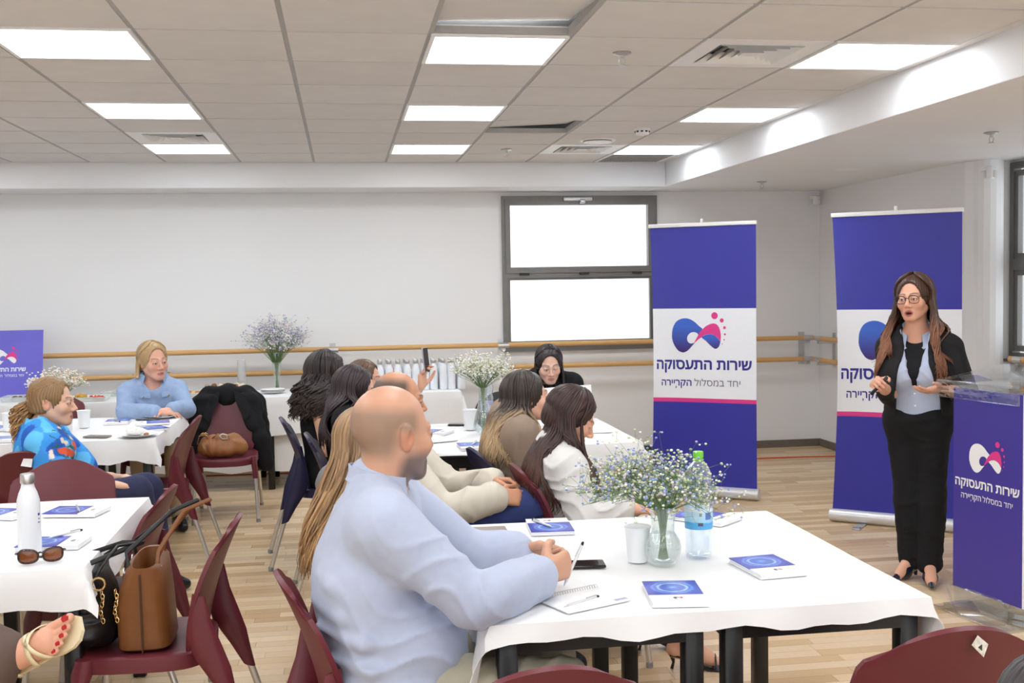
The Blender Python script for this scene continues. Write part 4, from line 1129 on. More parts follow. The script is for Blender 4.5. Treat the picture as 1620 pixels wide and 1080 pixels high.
# ------------------------------------------------------------------ buffet food
M_tray = glassy('clear_tray', (.9, .95, .92), .4, .1, white=.35)
def tray(x, y, w, d, label, m=M_tray):
    t = thing('serving_tray', label, 'tray', (x, y, .7435), 0, 'serving trays on the buffet')
    b = MB(); b.add([(-w*.9, -d*.9, .002), (w*.9, -d*.9, .002), (w*.9, d*.9, .002), (-w*.9, d*.9, .002), (-w, -d, .035), (w, -d, .035), (w, d, .035), (-w, d, .035), (-w*.86, -d*.86, .006), (w*.86, -d*.86, .006), (w*.86, d*.86, .006), (-w*.86, d*.86, .006), (-w*.97, -d*.97, .035), (w*.97, -d*.97, .035), (w*.97, d*.97, .035), (-w*.97, d*.97, .035)],
                    [(0,3,2,1),(0,1,5,4),(1,2,6,5),(2,3,7,6),(3,0,4,7),(8,9,10,11),(8,12,13,9),(9,13,14,10),(10,14,15,11),(11,15,12,8),(4,5,13,12),(5,6,14,13),(6,7,15,14),(7,4,12,15)])
    b.build('dish', m, t)
    b = MB(); b.tube([(-w, -d, .035), (w, -d, .035), (w, d, .035), (-w, d, .035), (-w, -d, .035)], .004, 6); b.build('rim', m, t); return t
tray(-1.17, 9.22, .24, .13, 'clear tray of golden pastries behind the black jacket')
tray(-.99, 9.47, .20, .08, 'clear tray of rolls behind the pastries')
tray(-2.02, 9.10, .17, .12, 'clear tray of cut vegetables left of the woman in denim')
tray(-2.47, 9.28, .22, .12, 'clear tray of dark snacks under the poster board')
tray(-1.80, 9.45, .17, .08, 'long tray of brown snacks behind the vegetables')
rg = random.Random(12); Q = []
pal = {'pastry': (rgb(214, 156, 92), rgb(196, 128, 76), rgb(226, 176, 116)), 'sandwich_roll': (rgb(150, 96, 60), rgb(206, 168, 126), rgb(120, 76, 52), rgb(228, 214, 190))}
FM = {}
ORD = ('first', 'second', 'third', 'fourth', 'fifth', 'sixth', 'seventh', 'eighth', 'ninth', 'tenth', 'eleventh', 'twelfth')
def pieces(name, cat, cx, cy, w, d, nx, ny, z, r, colset, where, group, hz=1., rows=('front', 'middle', 'back')):
    for j in range(ny):
        for i in range(nx):
            c = rg.randrange(len(colset)); k = (name, c)
            if k not in FM: FM[k] = mat('%s_tone_%d' % (name, c), colset[c], .6, var=.2, vscale=60)
            rr = r*rg.uniform(.85, 1.15)
            food(name, cx-w+2*w*(i+.5)/nx+rg.uniform(-.006, .006), cy-d+2*d*(j+.5)/ny, z+rg.uniform(0, .004), (rr, rr*.75, rr*.55*hz), FM[k], '%s %s from the left, %s row %s' % (ORD[i], name.replace('_', ' '), rows[j], where), cat, group, seed=i*7+j)
pieces('pastry', 'pastry', -1.17, 9.22, .20, .10, 9, 3, .751, .024, pal['pastry'], 'on the clear tray behind the black jacket', 'golden pastries on the tray', 1.2)
pieces('sandwich_roll', 'bread roll', -.99, 9.47, .17, .05, 6, 2, .765, .03, pal['sandwich_roll'], 'on the back tray of rolls', 'small rolls on the back tray', 1.5, ('front', 'back'))
pieces('cherry_tomato', 'tomato', -1.93, 9.07, .06, .04, 4, 2, .751, .017, (rgb(206, 58, 44), rgb(222, 80, 56)), 'on the vegetable tray', 'cherry tomatoes on the vegetable tray', 1.7, ('front', 'back'))
pieces('cucumber_slice', 'cucumber', -2.09, 9.08, .06, .05, 4, 2, .751, .017, (rgb(196, 208, 140), rgb(222, 214, 140)), 'on the vegetable tray', 'cucumber slices on the vegetable tray', .8, ('front', 'back'))
pieces('pepper_strip', 'pepper', -2.08, 9.17, .05, .02, 3, 1, .755, .022, (rgb(214, 160, 60),), 'at the back of the vegetable tray', 'pepper strips on the vegetable tray', 1.5, ('only',))
pieces('snack_bite', 'snack', -2.47, 9.28, .17, .06, 7, 2, .751, .02, (rgb(96, 72, 56), rgb(126, 92, 66)), 'on the tray under the poster board', 'dark snacks under the poster', 1., ('front', 'back'))
pieces('snack_bite', 'snack', -1.80, 9.45, .14, .03, 8, 1, .755, .018, (rgb(120, 88, 64), rgb(150, 106, 74)), 'on the long tray behind the vegetables', 'brown snacks on the long tray', 1., ('only',))
for k in range(4): plate(-.585, 9.24, .7435+.006*k, .10, ('lowest', 'second lowest', 'third', 'topmost')[k]+' white plate of the stack on the buffet near the slim vase', 'stacked white plates on the buffet')
t = thing('cup_tower', 'stack of clear plastic cups on the buffet left of the slim vase', 'cups', (-.86, 9.55, .7435))
for k in range(7):
    b = MB(); b.lathe([(.03, .03*k), (.036, .03*k+.085), (.038, .03*k+.088), (.0345, .03*k+.085)], 20); b.build('cup', M_cup, t, smooth=True)

# ------------------------------------------------------------------ bags and jacket
M_tan = mat('tan_leather', rgb(150, 98, 58), .42, var=.12, vscale=25, bump=.08, bscale=250)
M_tote = mat('brown_leather', rgb(122, 76, 40), .4, var=.08, vscale=18, bump=.06, bscale=300)
M_bagb = mat('black_leather', (.014, .013, .014), .35, var=.2, vscale=25, bump=.1, bscale=200)
def prop(name, label, cat, loc, prims, m, part, disp=None, coarse=.007, rz=0):
    t = thing(name, label, cat, loc, R(rz)); P, Q = mesh_from(prims, coarse, (), disp)
    o = sdf_object(part, P, Q, m, t, (0, 0, 0)); return t
# ------------------------------------------------------------------ people: signed distance modelling
import openvdb
def V3(*a): return np.array(a, dtype=float)
def unit(v): return np.asarray(v, float)/(np.linalg.norm(v)+1e-12)
def smin(a, b, k):
    if k <= 0: return np.minimum(a, b)
    h = np.maximum(k-np.abs(a-b), 0)/k
    return np.minimum(a, b)-h*h*k*.25
def smax(a, b, k): return -smin(-a, -b, k)
def cone(X, Y, Z, a, b, r1, r2, flat=None):
    a = np.asarray(a, float); b = np.asarray(b, float); ab = b-a; L2 = ab@ab+1e-12
    px, py, pz = X-a[0], Y-a[1], Z-a[2]
    t = np.clip((px*ab[0]+py*ab[1]+pz*ab[2])/L2, 0, 1)
    qx, qy, qz = px-t*ab[0], py-t*ab[1], pz-t*ab[2]
    if flat is not None:
        n, s = flat; dn = (qx*n[0]+qy*n[1]+qz*n[2])*(s-1)
        qx, qy, qz = qx+n[0]*dn, qy+n[1]*dn, qz+n[2]*dn
    return np.sqrt(qx*qx+qy*qy+qz*qz)-(r1+(r2-r1)*t)
def ell(X, Y, Z, c, r, B=None):
    px, py, pz = X-c[0], Y-c[1], Z-c[2]
    if B is not None:
        px, py, pz = (px*B[0][0]+py*B[0][1]+pz*B[0][2], px*B[1][0]+py*B[1][1]+pz*B[1][2], px*B[2][0]+py*B[2][1]+pz*B[2][2])
    k0 = np.sqrt((px/r[0])**2+(py/r[1])**2+(pz/r[2])**2)
    k1 = np.sqrt((px/r[0]**2)**2+(py/r[1]**2)**2+(pz/r[2]**2)**2)
    return k0*(k0-1)/(k1+1e-9)
class Prim:
    """one additive ('+') or subtractive ('-') form with its own bounds"""
    def __init__(s, fn, lo, hi, k=.02, op='+'): s.fn, s.lo, s.hi, s.k, s.op = fn, np.asarray(lo, float), np.asarray(hi, float), k, op
def pc(a, b, r1, r2=None, k=.02, flat=None, op='+'):
    a = np.asarray(a, float); b = np.asarray(b, float); r2 = r1 if r2 is None else r2; m = max(r1, r2)
    return Prim(lambda X, Y, Z: cone(X, Y, Z, a, b, r1, r2, flat), np.minimum(a, b)-m, np.maximum(a, b)+m, k, op)
def pe(c, r, B=None, k=.03, op='+'):
    c = np.asarray(c, float); m = max(r)
    return Prim(lambda X, Y, Z: ell(X, Y, Z, c, r, B), c-m, c+m, k, op)
def axis(lo, hi, coarse, fine):
    """graded sample positions: fine inside any of the fine intervals"""
    out = [lo]; p = lo
    while p < hi:
        st = coarse
        for (a, b, h) in fine:
            if a-coarse <= p <= b: st = min(st, h)
        p += st; out.append(p)
    return np.array(out)
def mesh_from(prims, coarse=.008, fine=(), disp=None, post=None, pad=.03):
    """fine: list of (lo3, hi3, step). Returns verts, quads"""
    lo = np.min([p.lo for p in prims if p.op == '+'], 0)-pad; hi = np.max([p.hi for p in prims if p.op == '+'], 0)+pad
    ax = [axis(lo[i], hi[i], coarse, [(f[0][i], f[1][i], f[2]) for f in fine]) for i in range(3)]
    D = np.full([len(a) for a in ax], .06, np.float32)
    G = [ax[0].astype(np.float32)[:, None, None], ax[1].astype(np.float32)[None, :, None], ax[2].astype(np.float32)[None, None, :]]
    for p in prims:
        e = p.k+.03; sl = []
        for i in range(3):
            a = np.searchsorted(ax[i], p.lo[i]-e); b = np.searchsorted(ax[i], p.hi[i]+e); sl.append(slice(max(a-1, 0), b+1))
        if any(q.stop-q.start < 1 for q in sl): continue
        v = p.fn(G[0][sl[0]], G[1][:, sl[1]], G[2][:, :, sl[2]]).astype(np.float32)
        cur = D[sl[0], sl[1], sl[2]]
        D[sl[0], sl[1], sl[2]] = smin(cur, v, p.k) if p.op == '+' else smax(cur, -v, p.k)
    if disp is not None:
        near = np.nonzero(np.abs(D) < .02)
        D[near] += disp(ax[0][near[0]], ax[1][near[1]], ax[2][near[2]]).astype(np.float32)
    D = np.clip(D, -.06, .06)
    g = openvdb.FloatGrid(.06); g.copyFromArray(D)
    pts, quads = g.convertToQuads(0.)
    P = np.stack([np.interp(pts[:, i], np.arange(len(ax[i])), ax[i]) for i in range(3)], 1)
    return P, quads
def sdf_object(name, P, Q, m, parent, root, colors=None):
    me = bpy.data.meshes.new(name)
    P = P-np.asarray(root)
    me.vertices.add(len(P)); me.vertices.foreach_set('co', P.astype(np.float32).ravel())
    Q = np.asarray(Q, np.int32)[:, ::-1]
    me.loops.add(Q.size); me.loops.foreach_set('vertex_index', np.ascontiguousarray(Q).ravel())
    me.polygons.add(len(Q)); me.polygons.foreach_set('loop_start', np.arange(0, Q.size, 4, dtype=np.int32))
    me.polygons.foreach_set('loop_total', np.full(len(Q), 4, np.int32))
    me.update(calc_edges=True); me.validate()
    me.polygons.foreach_set('use_smooth', [True]*len(me.polygons))
    if colors is not None:
        ca = me.color_attributes.new('Col', 'FLOAT_COLOR', 'POINT')
        ca.data.foreach_set('color', np.concatenate([colors, np.ones((len(colors), 1))], 1).astype(np.float32).ravel())
    me.materials.append(m)
    return link(name, me, parent)
def folds(amp=.004, fr=38., seed=0, dirv=(0, 0, 1)):
    rg = np.random.default_rng(seed); A = rg.normal(size=(5, 3)); ph = rg.uniform(0, 6.28, 10); dv = unit(dirv)
    def f(x, y, z):
        w = np.sin(A[0, 0]*9*x+A[0, 1]*9*y+A[0, 2]*9*z+ph[0])+np.sin(A[1, 0]*14*x+A[1, 1]*14*y+A[1, 2]*14*z+ph[1])
        s = dv[0]*x+dv[1]*y+dv[2]*z
        n = np.sin(s*fr+2.1*w+ph[2]); m = .5+.5*np.sin(A[2, 0]*11*x+A[2, 1]*11*y+A[2, 2]*11*z+ph[3])
        n2 = np.sin((A[3]@np.array([x, y, z]))*24+1.5*w+ph[4])
        r = 1-np.abs(n)         # sharp ridges
        return -amp*(r**2*1.6-.6)*m-amp*.5*n2
    return f

# ---- head: coordinates in the head frame (x right, y towards the face, z up), metres for a mean head
EYE = (.0305, .077, .0)
def head_field(x, y, z, o):
    ax = np.abs(x)
    m = o.get('male', 0)
    d = ell(x, y, z, (0, -.02, .03), (.075, .095, .085))
    d = smin(d, ell(x, y, z, (0, .010, -.028), (.063+.003*m, .077, .085)), .03)
    d = smin(d, cone(ax, y, z, (.048+.004*m, -.002, -.052), (.017, .064, -.092), .017, .019), .025)
    d = smin(d, ell(x, y, z, (0, .069, -.094), (.02+.004*m, .018, .017)), .02)
    d = smin(d, ell(ax, y, z, (.038, .057, -.026), (.026, .024, .024)), .025)
    d = smin(d, cone(ax, y, z, (.010, .083, .021), (.044, .067, .021), .009+.002*m, .008), .015)
    d = smax(d, -ell(ax, y, z, (EYE[0], .097, .0), (.019, .015, .0125)), .014)
    d = smin(d, cone(x, y, z, (0, .085, .008), (0, .107, -.029), .0065, .0105), .012)
    d = smin(d, ell(ax, y, z, (.0115, .096, -.0345), (.0085, .011, .008)), .007)
    d = smax(d, -ell(ax, y, z, (.006, .101, -.0425), (.004, .006, .004)), .004)
    # lids round the eyeball, open slit
    lid = ell(ax, y, z, EYE, (.0148, .0142, .0138))
    op = o.get('lid', 1.)
    slit = ell(ax, y, z, (EYE[0], .094, -.0008), (.0125, .016, .0052*op))
    d = smin(d, smax(lid, -slit, .002), .006)
    # mouth
    mo = o.get('mouth', 0.)
    d = smin(d, ell(x, y, z, (0, .074, -.068), (.026, .017, .018)), .018)
    d = smin(d, cone(ax, y, z, (.0, .0905, -.0615), (.020, .082, -.0665), .0052, .0032), .006)
    d = smin(d, cone(ax, y, z, (.0, .0895, -.0735-mo*.6), (.017, .082, -.0695-mo*.3), .0062, .0035), .006)
    d = smax(d, -ell(x, y, z, (0, .095, -.0676-mo*.35), (.021, .012, .0016+mo*.45)), .004)
    # ears
    e = ell(ax, y, z, (.0755, -.012, -.006), (.0085, .019, .031))
    e = smin(e, ell(ax, y, z, (.080, -.02, .006), (.007, .015, .022)), .008)
    e = smax(e, -ell(ax, y, z, (.086, -.008, -.004), (.007, .009, .015)), .006)
    d = smin(d, e, .008)
    return d
def frame_of(yaw, pitch, roll):
    """head axes: yaw = compass angle of the face in degrees from +X, pitch up, roll to the person's right"""
    f = V3(math.cos(R(yaw))*math.cos(R(pitch)), math.sin(R(yaw))*math.cos(R(pitch)), math.sin(R(pitch)))
    r = unit(np.cross(f, V3(0, 0, 1))); u = np.cross(r, f)
    c, s = math.cos(R(roll)), math.sin(R(roll))
    return np.array([r*c-u*s, f, u*c+r*s])
def tohead(P, c, B, s):
    q = (P-c)/s; return q@B[0], q@B[1], q@B[2]
def head_prim(c, B, s, o):
    c = np.asarray(c, float)
    def fn(X, Y, Z):
        px, py, pz = (X-c[0])/s, (Y-c[1])/s, (Z-c[2])/s
        x = px*B[0][0]+py*B[0][1]+pz*B[0][2]; y = px*B[1][0]+py*B[1][1]+pz*B[1][2]; z = px*B[2][0]+py*B[2][1]+pz*B[2][2]
        return head_field(x, y, z, o)*s
    return Prim(fn, c-.135*s, c+.135*s, .02)
def hand_prims(w, d, n, side, curl=(25, 25, 25, 25), sc=1., thumb=.5, spread=1., extra=None):
    """w wrist, d towards the fingers, n the way the palm faces, side +1 right / -1 left"""
    w = np.asarray(w, float); d = unit(d); n = unit(np.asarray(n, float)-d*(np.asarray(n, float)@d)); s = np.cross(d, n)*side
    out = []; offs = (.027, .009, -.0095, -.0265); mc = (.085, .088, .083, .075)
    segs = ((.040, .024, .019), (.044, .028, .020), (.040, .026, .020), (.031, .019, .018)); rad = (.0088, .0092, .0087, .0076)
    for i in range(4):
        kn = w+(d*mc[i]+s*offs[i])*sc
        out.append(pc(w+(d*.012+s*offs[i]*.55)*sc, kn, .0135*sc, .0108*sc, .016))
        p = kn; ang = 0.; sp = d+s*offs[i]*2.2*spread; sp = unit(sp)
        for j in range(3):
            ang += curl[i]*(.9, 1.15, .7)[j]
            dr = sp*math.cos(R(ang))+n*math.sin(R(ang))
            q = p+dr*segs[i][j]*sc
            out.append(pc(p, q, rad[i]*(1-.1*j)*sc, rad[i]*(.92-.12*j)*sc, .004)); p = q
    out.append(pe(w+(d*.05+n*.004)*sc, (.030*sc, .040*sc, .014*sc), np.array([s, d, n]), .014))
    b = w+(d*.022+s*.024+n*.006)*sc
    t1 = unit(s*.72+d*.72+n*(.15+.5*thumb)); p1 = b+t1*.046*sc
    t2 = unit(s*(.5-.5*thumb)+d*.9+n*(.2+.5*thumb)); p2 = p1+t2*.034*sc
    t3 = unit(s*(.25-.6*thumb)+d*.95+n*(.2+.5*thumb)); p3 = p2+t3*.026*sc
    out += [pc(b, p1, .0155*sc, .0115*sc, .012), pc(p1, p2, .0112*sc, .0098*sc, .005), pc(p2, p3, .0098*sc, .0078*sc, .004)]
    return out
def lerp(a, b, t): return np.asarray(a, float)*(1-t)+np.asarray(b, float)*t

M_skin = mat('skin', attr='Col', rough=.40, bump=.03, bscale=700, sss=.12, spec=.4)
M_hair = mat('hair', attr='Col', rough=.36, var=.16, vscale=90, stretch=(1, 1, .12), spec=.5)
M_eye = mat('eyeball', attr='Col', rough=.08, spec=.6)

class Person:
    """joints in world metres; body is one continuous surface, clothes and hair are its companions"""
    def __init__(s, label, x, y, facing, group=None, **o):
        s.o = o; s.root = V3(x, y, 0); s.f = V3(math.cos(R(facing)), math.sin(R(facing)), 0); s.r = V3(s.f[1], -s.f[0], 0)
        s.fac = facing; s.u = V3(0, 0, 1); s.J = {}; s.sc = o.get('scale', 1.); s.male = o.get('male', 0)
        s.obj = thing('person', label, 'person', (x, y, 0), 0, group)
        s.skin = np.array(o.get('skin', rgb(226, 176, 150))); s.tools = []
        s.fine = []
    def at(s, fwd, right, z): return s.root+s.f*fwd+s.r*right+V3(0, 0, z)
    def seated(s, lean=-.03, hz=.545, tall=1., twist=0., spread=.11, knee=.43):
        J = s.J; hw = .19+.022*s.male
        J['hip'] = s.at(-.02, 0, hz); J['chest'] = s.at(-.03+lean*.6, 0, hz+.30*tall); J['neck'] = s.at(lean-.03, 0, hz+.47*tall)
        J['head'] = J['neck']+V3(0, 0, .125*tall)+s.f*.035
        rr = s.r*math.cos(R(twist))+s.f*math.sin(R(twist)); s.rt = rr
        for k, q in (('R', 1), ('L', -1)):
            J['s'+k] = J['neck']+rr*q*hw-V3(0, 0, .045); J['e'+k] = J['s'+k]+s.f*.06+rr*q*.04-V3(0, 0, .27)
            J['w'+k] = J['e'+k]+s.f*.22-rr*q*.08+V3(0, 0, .02)
            J['h'+k] = s.at(-.01, q*.095, hz-.005); J['k'+k] = s.at(knee, q*spread, hz-.02); J['a'+k] = s.at(knee+.03, q*spread, .09); J['t'+k] = s.at(knee+.17, q*(spread+.02), .035)
        return s
    def standing(s, H=1.62, lean=0.):
        J = s.J; hz = H*.52; hw = .185
        J['hip'] = s.at(0, 0, hz); J['chest'] = s.at(.0+lean*.6, 0, hz+.29); J['neck'] = s.at(lean-.015, 0, H*.845); J['head'] = s.at(lean+.02, 0, H-.112*s.sc)
        s.rt = s.r
        for k, q in (('R', 1), ('L', -1)):
            J['s'+k] = J['neck']+s.r*q*hw-V3(0, 0, .045); J['e'+k] = J['s'+k]+s.r*q*.07-V3(0, 0, .28); J['w'+k] = J['e'+k]+s.f*.2
            J['h'+k] = s.at(0, q*.09, hz-.03); J['k'+k] = s.at(.015, q*.09, H*.27); J['a'+k] = s.at(-.03, q*.085, .10); J['t'+k] = s.at(.13, q*.1, .035)
        return s
    def set(s, **k):
        for a, v in k.items(): s.J[a] = V3(*v)
        return s
    def basis(s):
        u = unit(s.J['neck']-s.J['hip']); r = unit(s.J['sR']-s.J['sL']); f = unit(np.cross(u, r)); r = np.cross(f, u)
        return np.array([r, f, u])
    def torso(s, c=0., waist=1., bust=None, belly=None, hipw=1., top=True):
        J = s.J; B = s.basis(); m = s.male; o = s.o; hip, ch, nk = J['hip'], J['chest'], J['neck']; g = o.get('girth', 1.)
        out = [pe(hip+V3(0, 0, .0), ((.165*hipw*g+c), (.122*g+c), (.125+c)), B, .05),
               pe(lerp(hip, ch, .5), ((.135+.02*m)*g*waist+c, (.10+.02*m)*g*waist+c, .15+c), B, .06),
               pe(lerp(hip, ch, .98), ((.148+.022*m)*g+c, (.108+.018*m)*g+c, .165+c), B, .06),
               pc(lerp(nk, J['sL'], .82)-V3(0, 0, .028), lerp(nk, J['sR'], .82)-V3(0, 0, .028), .062*g+c, .062*g+c, .05)]
        bu = o.get('bust', .0 if m else 1.) if bust is None else bust
        if bu:
            for q in (-1, 1): out.append(pe(lerp(hip, ch, .93)+B[0]*q*.072+B[1]*(.085*g), (.066*bu+c, .058*bu+c, .062*bu+c), B, .045))
        be = o.get('belly', 0) if belly is None else belly
        if be: out.append(pe(lerp(hip, ch, .35)+B[1]*(.06+.05*be), (.14*g+c, .09+.05*be+c, .13+c), B, .06))
        if top:
            for k in 'LR': out.append(pc(nk+V3(0, 0, .03)-B[1]*.015, lerp(nk, J['s'+k], .8), .045+c, .05+c, .05))
        return out
    def arm(s, k, c=0., upto=1., ra=1., k_=.03, r3=None, start=0.):
        """sleeve or arm from the shoulder; upto 1 = elbow, 2 = wrist"""
        J = s.J; S, E, W = J['s'+k], J['e'+k], J['w'+k]; g = ra*s.o.get('armg', 1.)*(1+.12*s.male)
        out = []
        e = lerp(S, E, min(upto, 1.)); out.append(pc(S, e, .056*g+c, (.056+(.043-.056)*min(upto, 1))*g+c, k_))
        if upto > 1:
            w = lerp(E, W, upto-1); out.append(pc(E, w, .043*g+c, (.043+((r3 or .029)-.043)*(upto-1))*g+c, .02))
            out.append(pc(lerp(E, W, .1), lerp(E, W, min(.55, upto-1)), .044*g+c, .038*g+c, .02)) if upto > 1.3 else None
        return out
    def legs(s, c=0., upto=2., g=1., k_=.03, which='LR', rend=None):
        J = s.J; out = []; g *= s.o.get('legg', 1.)
        for k in which:
            H, K, A = J['h'+k], J['k'+k], J['a'+k]
            out.append(pc(H, K, .092*g+c, .062*g+c, k_)); 
            if upto > 1:
                e = lerp(K, A, upto-1); out.append(pc(K, e, .062*g+c, (rend or .042)*g+c, .02))
                out.append(pc(lerp(K, A, .15), lerp(K, A, min(.5, upto-1)), .06*g+c, .052*g+c, .03))
        return out
    def foot(s, k, c=0., g=1.):
        J = s.J; A, T = J['a'+k], J['t'+k]; d = unit((T-A)*V3(1, 1, .0)+V3(0, 0, 1e-6)); heel = A-d*.035+V3(0, 0, -.055)
        return [pc(A, heel+V3(0, 0, .02), .034*g+c, .03*g+c, .02), pc(heel, T, .028*g+c, .022*g+c, .02), pc(A, lerp(A, T, .75), .032*g+c, .024*g+c, .03)]
    # ---- skin
    def body(s, head=(0, 0, 0), hands=None, fine=.0035, coarse=.009, hs=1., forearm='LR', feet='', face=True, legs=True):
        """head = (yaw world deg, pitch, roll); hands = {k: dict}"""
        J = s.J; hs = hs*(1.05 if s.male else 1.); s.hs = hs; s.HB = frame_of(*head); s.hc = J['head']
        prims = s.torso(-.016, bust=0, belly=0)
        if legs: prims += s.legs(-.014, 1.95)
        for k in 'LR':
            prims += s.arm(k, -.011, 2.)
            for fk in feet:
                if fk == k: prims += s.foot(k)
        nb = lerp(J['neck'], J['hip'], .06); hn = s.hc-s.HB[1]*.02*hs-s.HB[2]*.055*hs
        rn = .052+.011*s.male
        prims.append(pc(nb, hn, rn+.006, rn, .035))
        prims.append(head_prim(s.hc, s.HB, hs, s.o))
        fl = [(s.hc-.125*hs, s.hc+.125*hs, fine)]
        for k, h in (hands or {}).items():
            q = dict(curl=(25, 25, 25, 25), sc=.94+.1*s.male, thumb=.5); q.update(h)
            hp = hand_prims(J['w'+k], q['d'], q['n'], 1 if k == 'R' else -1, q['curl'] if isinstance(q['curl'], (tuple, list)) else (q['curl'],)*4, q['sc'], q['thumb'])
            if q.get('fine', True):
                lo = np.min([p.lo for p in hp], 0); hi = np.max([p.hi for p in hp], 0); fl.append((lo, hi, q.get('step', .0042)))
            prims += hp
        P, Q = mesh_from(prims, coarse, fl)
        s.bo = sdf_object('body', P, Q, M_skin, s.obj, s.root, s.skin_color(P, hs))
        if face:
            for q in (-1, 1):
                c = s.hc+(s.HB[0]*q*EYE[0]+s.HB[1]*EYE[1]+s.HB[2]*EYE[2])*hs
                s.eye(c, hs)
        return s
    def eye(s, c, hs):
        b = MB(); n, m = 14, 10; r = .0128*hs; B = s.HB; gz = s.o.get('gaze', 0)
        iris = np.array(s.o.get('iris', (.05, .025, .012)))
        cols = []; vs = []; fs = []
        for i in range(m+1):
            t = PI*i/m
            for k in range(n):
                a = 2*PI*k/n; loc = V3(math.sin(t)*math.cos(a), math.cos(t), math.sin(t)*math.sin(a))
                p = c+(B[0]*loc[0]+B[1]*loc[1]+B[2]*loc[2])*r-s.root; vs.append(tuple(p))
                g = V3(math.sin(R(gz)), math.cos(R(gz)), -.05); ang = math.degrees(math.acos(max(-1, min(1, loc@unit(g)))))
                cols.append((.006, .005, .005) if ang < 16 else tuple(iris) if ang < 30 else (.72, .68, .64))
        for i in range(m):
            for k in range(n):
                a = i*n+k; bb = i*n+(k+1) % n; fs.append((a, bb, bb+n, a+n))
        b.v, b.f, b.m, b.c = vs, fs, [0]*len(fs), cols
        b.build('eye', M_eye, s.bo, smooth=180)
    def skin_color(s, P, hs):
        x, y, z = tohead(P, s.hc, s.HB, hs); ax = np.abs(x); o = s.o
        C = np.tile(s.skin, (len(P), 1)); rg = np.random.default_rng(5)
        def mix(w, col):
            nonlocal C
            w = np.clip(w, 0, 1)[:, None]; C = C*(1-w)+np.asarray(col)*w
        g = lambda v, s_: np.exp(-(v/s_)**2)
        inh = (np.abs(x) < .1) & (np.abs(y) < .13) & (np.abs(z) < .13)
        sk = s.skin
        mix(inh*.35*g(ax-.042, .02)*g(z+.03, .022)*(y > .03), sk*V3(1.05, .72, .68))
        mix(inh*.3*g(ax, .014)*g(z+.03, .012)*(y > .08), sk*V3(1., .75, .7))
        mix(inh*np.clip((ax-.0715)/.006, 0, 1)*(np.abs(y+.012) < .03)*.8, sk*V3(1.0, .78, .72))
        if s.male and o.get('stubble'):
            st = np.array(o['stubble']); w = np.clip((-.028-z+.35*(y-.02)*0)/.03, 0, 1)*(z > -.125)*(y > -.03)*np.clip((y+.03)/.03, 0, 1)
            w = np.maximum(w, inh*g(z+.052, .008)*(ax < .03)*(y > .07))
            mix(inh*w*o.get('stub', .6), st)
        if o.get('shadow_hair') is not None:        # shaved scalp: a grey cast where hair would grow
            w = np.clip((z-.0)/.02, 0, 1)*np.clip((o.get('shadow_top', .075)-z)/.03, 0, 1)*np.clip((.035-y)/.03, 0, 1)
            w = np.maximum(w, np.clip((-y-.02)/.03, 0, 1)*np.clip((z+.07)/.03, 0, 1)*np.clip((o.get('shadow_top', .075)-z)/.03, 0, 1))
            mix(inh*w*o.get('shadow_w', .6), o['shadow_hair'])
        lip = np.array(o.get('lips', sk*V3(.82, .42, .40)))
        mo = o.get('mouth', 0)
        mix(inh*(y > .072)*np.clip(1.25-((ax/.0225)**2+((z+.0675+mo*.3)/(.0115+mo*.5))**2), 0, .5)*2*.85, lip)
        if mo: mix(inh*(y > .06)*np.clip(1.3-((ax/.015)**2+((z+.0676+mo*.35)/(.0014+mo*.42))**2), 0, .5)*2, (.06, .015, .015))
        br = np.array(o.get('brow', (.05, .03, .02)))
        arch = .0255+.004*np.sin(np.clip((ax-.01)/.042, 0, 1)*PI)
        mix(inh*(y > .055)*g(z-arch, .0042)*np.clip((ax-.009)/.004, 0, 1)*np.clip((.052-ax)/.006, 0, 1)*.85, br)
        # lash line and lid margin
        rr = np.hypot((ax-EYE[0])/.0135, (z+.0008)/.0066)
        mix(inh*(y > .07)*g(rr-1, .22)*np.clip((z+.004)/.003, .25, 1)*.85, o.get('lash', (.03, .02, .018)))
        return C
    # ---- garments
    def wear(s, name, prims, m, c=.008, disp=None, coarse=.0085, fine=(), colors=None, label=None):
        P, Q = mesh_from(prims, coarse, fine, disp)
        o = sdf_object(name, P, Q, m, s.obj, s.root, colors(P) if colors else None)
        if label: o['label'] = label
        return o
    def neckline(s, rx=.075, drop=.05, fwd=.03, k=.01):
        """subtractive form that opens a garment round the neck"""
        B = s.basis(); nk = s.J['neck']
        return pe(nk+B[1]*fwd+V3(0, 0, .055), (rx, rx*1.15, drop+.05), B, k, '-')
    def collar(s, m, r=.066, h=.04, gap=50, tilt=.25, out=.014, name='collar', dz=.0, ry=1.08, point=.03):
        """turned-down shirt collar: a stand and a fall, open at the throat"""
        B = s.basis(); nk = s.J['neck']+V3(0, 0, dz); rows = []
        prof = [(0, 0.), (.002, h*.6), (.006, h), (.010, h*1.02), (out+.006, h*.5), (out+.012, -.0), (out+.0145, -.004), (out+.009, .002), (out+.002, h*.5)]
        n = 40; b = MB()
        for i in range(n+1):
            a = R(gap)+(2*PI-2*R(gap))*i/n
            dirv = B[0]*math.sin(a)+B[1]*math.cos(a)*ry
            front = max(0, math.cos(a)); row = []
            for (o_, z) in prof:
                zz = z-(point*front**2 if z < h*.6 and o_ > .01 else 0)
                row.append(tuple(nk+dirv*(r+o_)+V3(0, 0, 1)*(zz-tilt*r*math.cos(a))-s.root))
            rows.append(row)
        b.grid(rows); o = b.build(name, m, s.obj, smooth=60)
        bm = bmesh.new(); bm.from_mesh(o.data); bmesh.ops.recalc_face_normals(bm, faces=bm.faces[:]); bmesh.ops.solidify(bm, geom=bm.faces[:], thickness=.0015); bm.to_mesh(o.data); bm.free()
        smooth_mesh(o.data, 60); return o
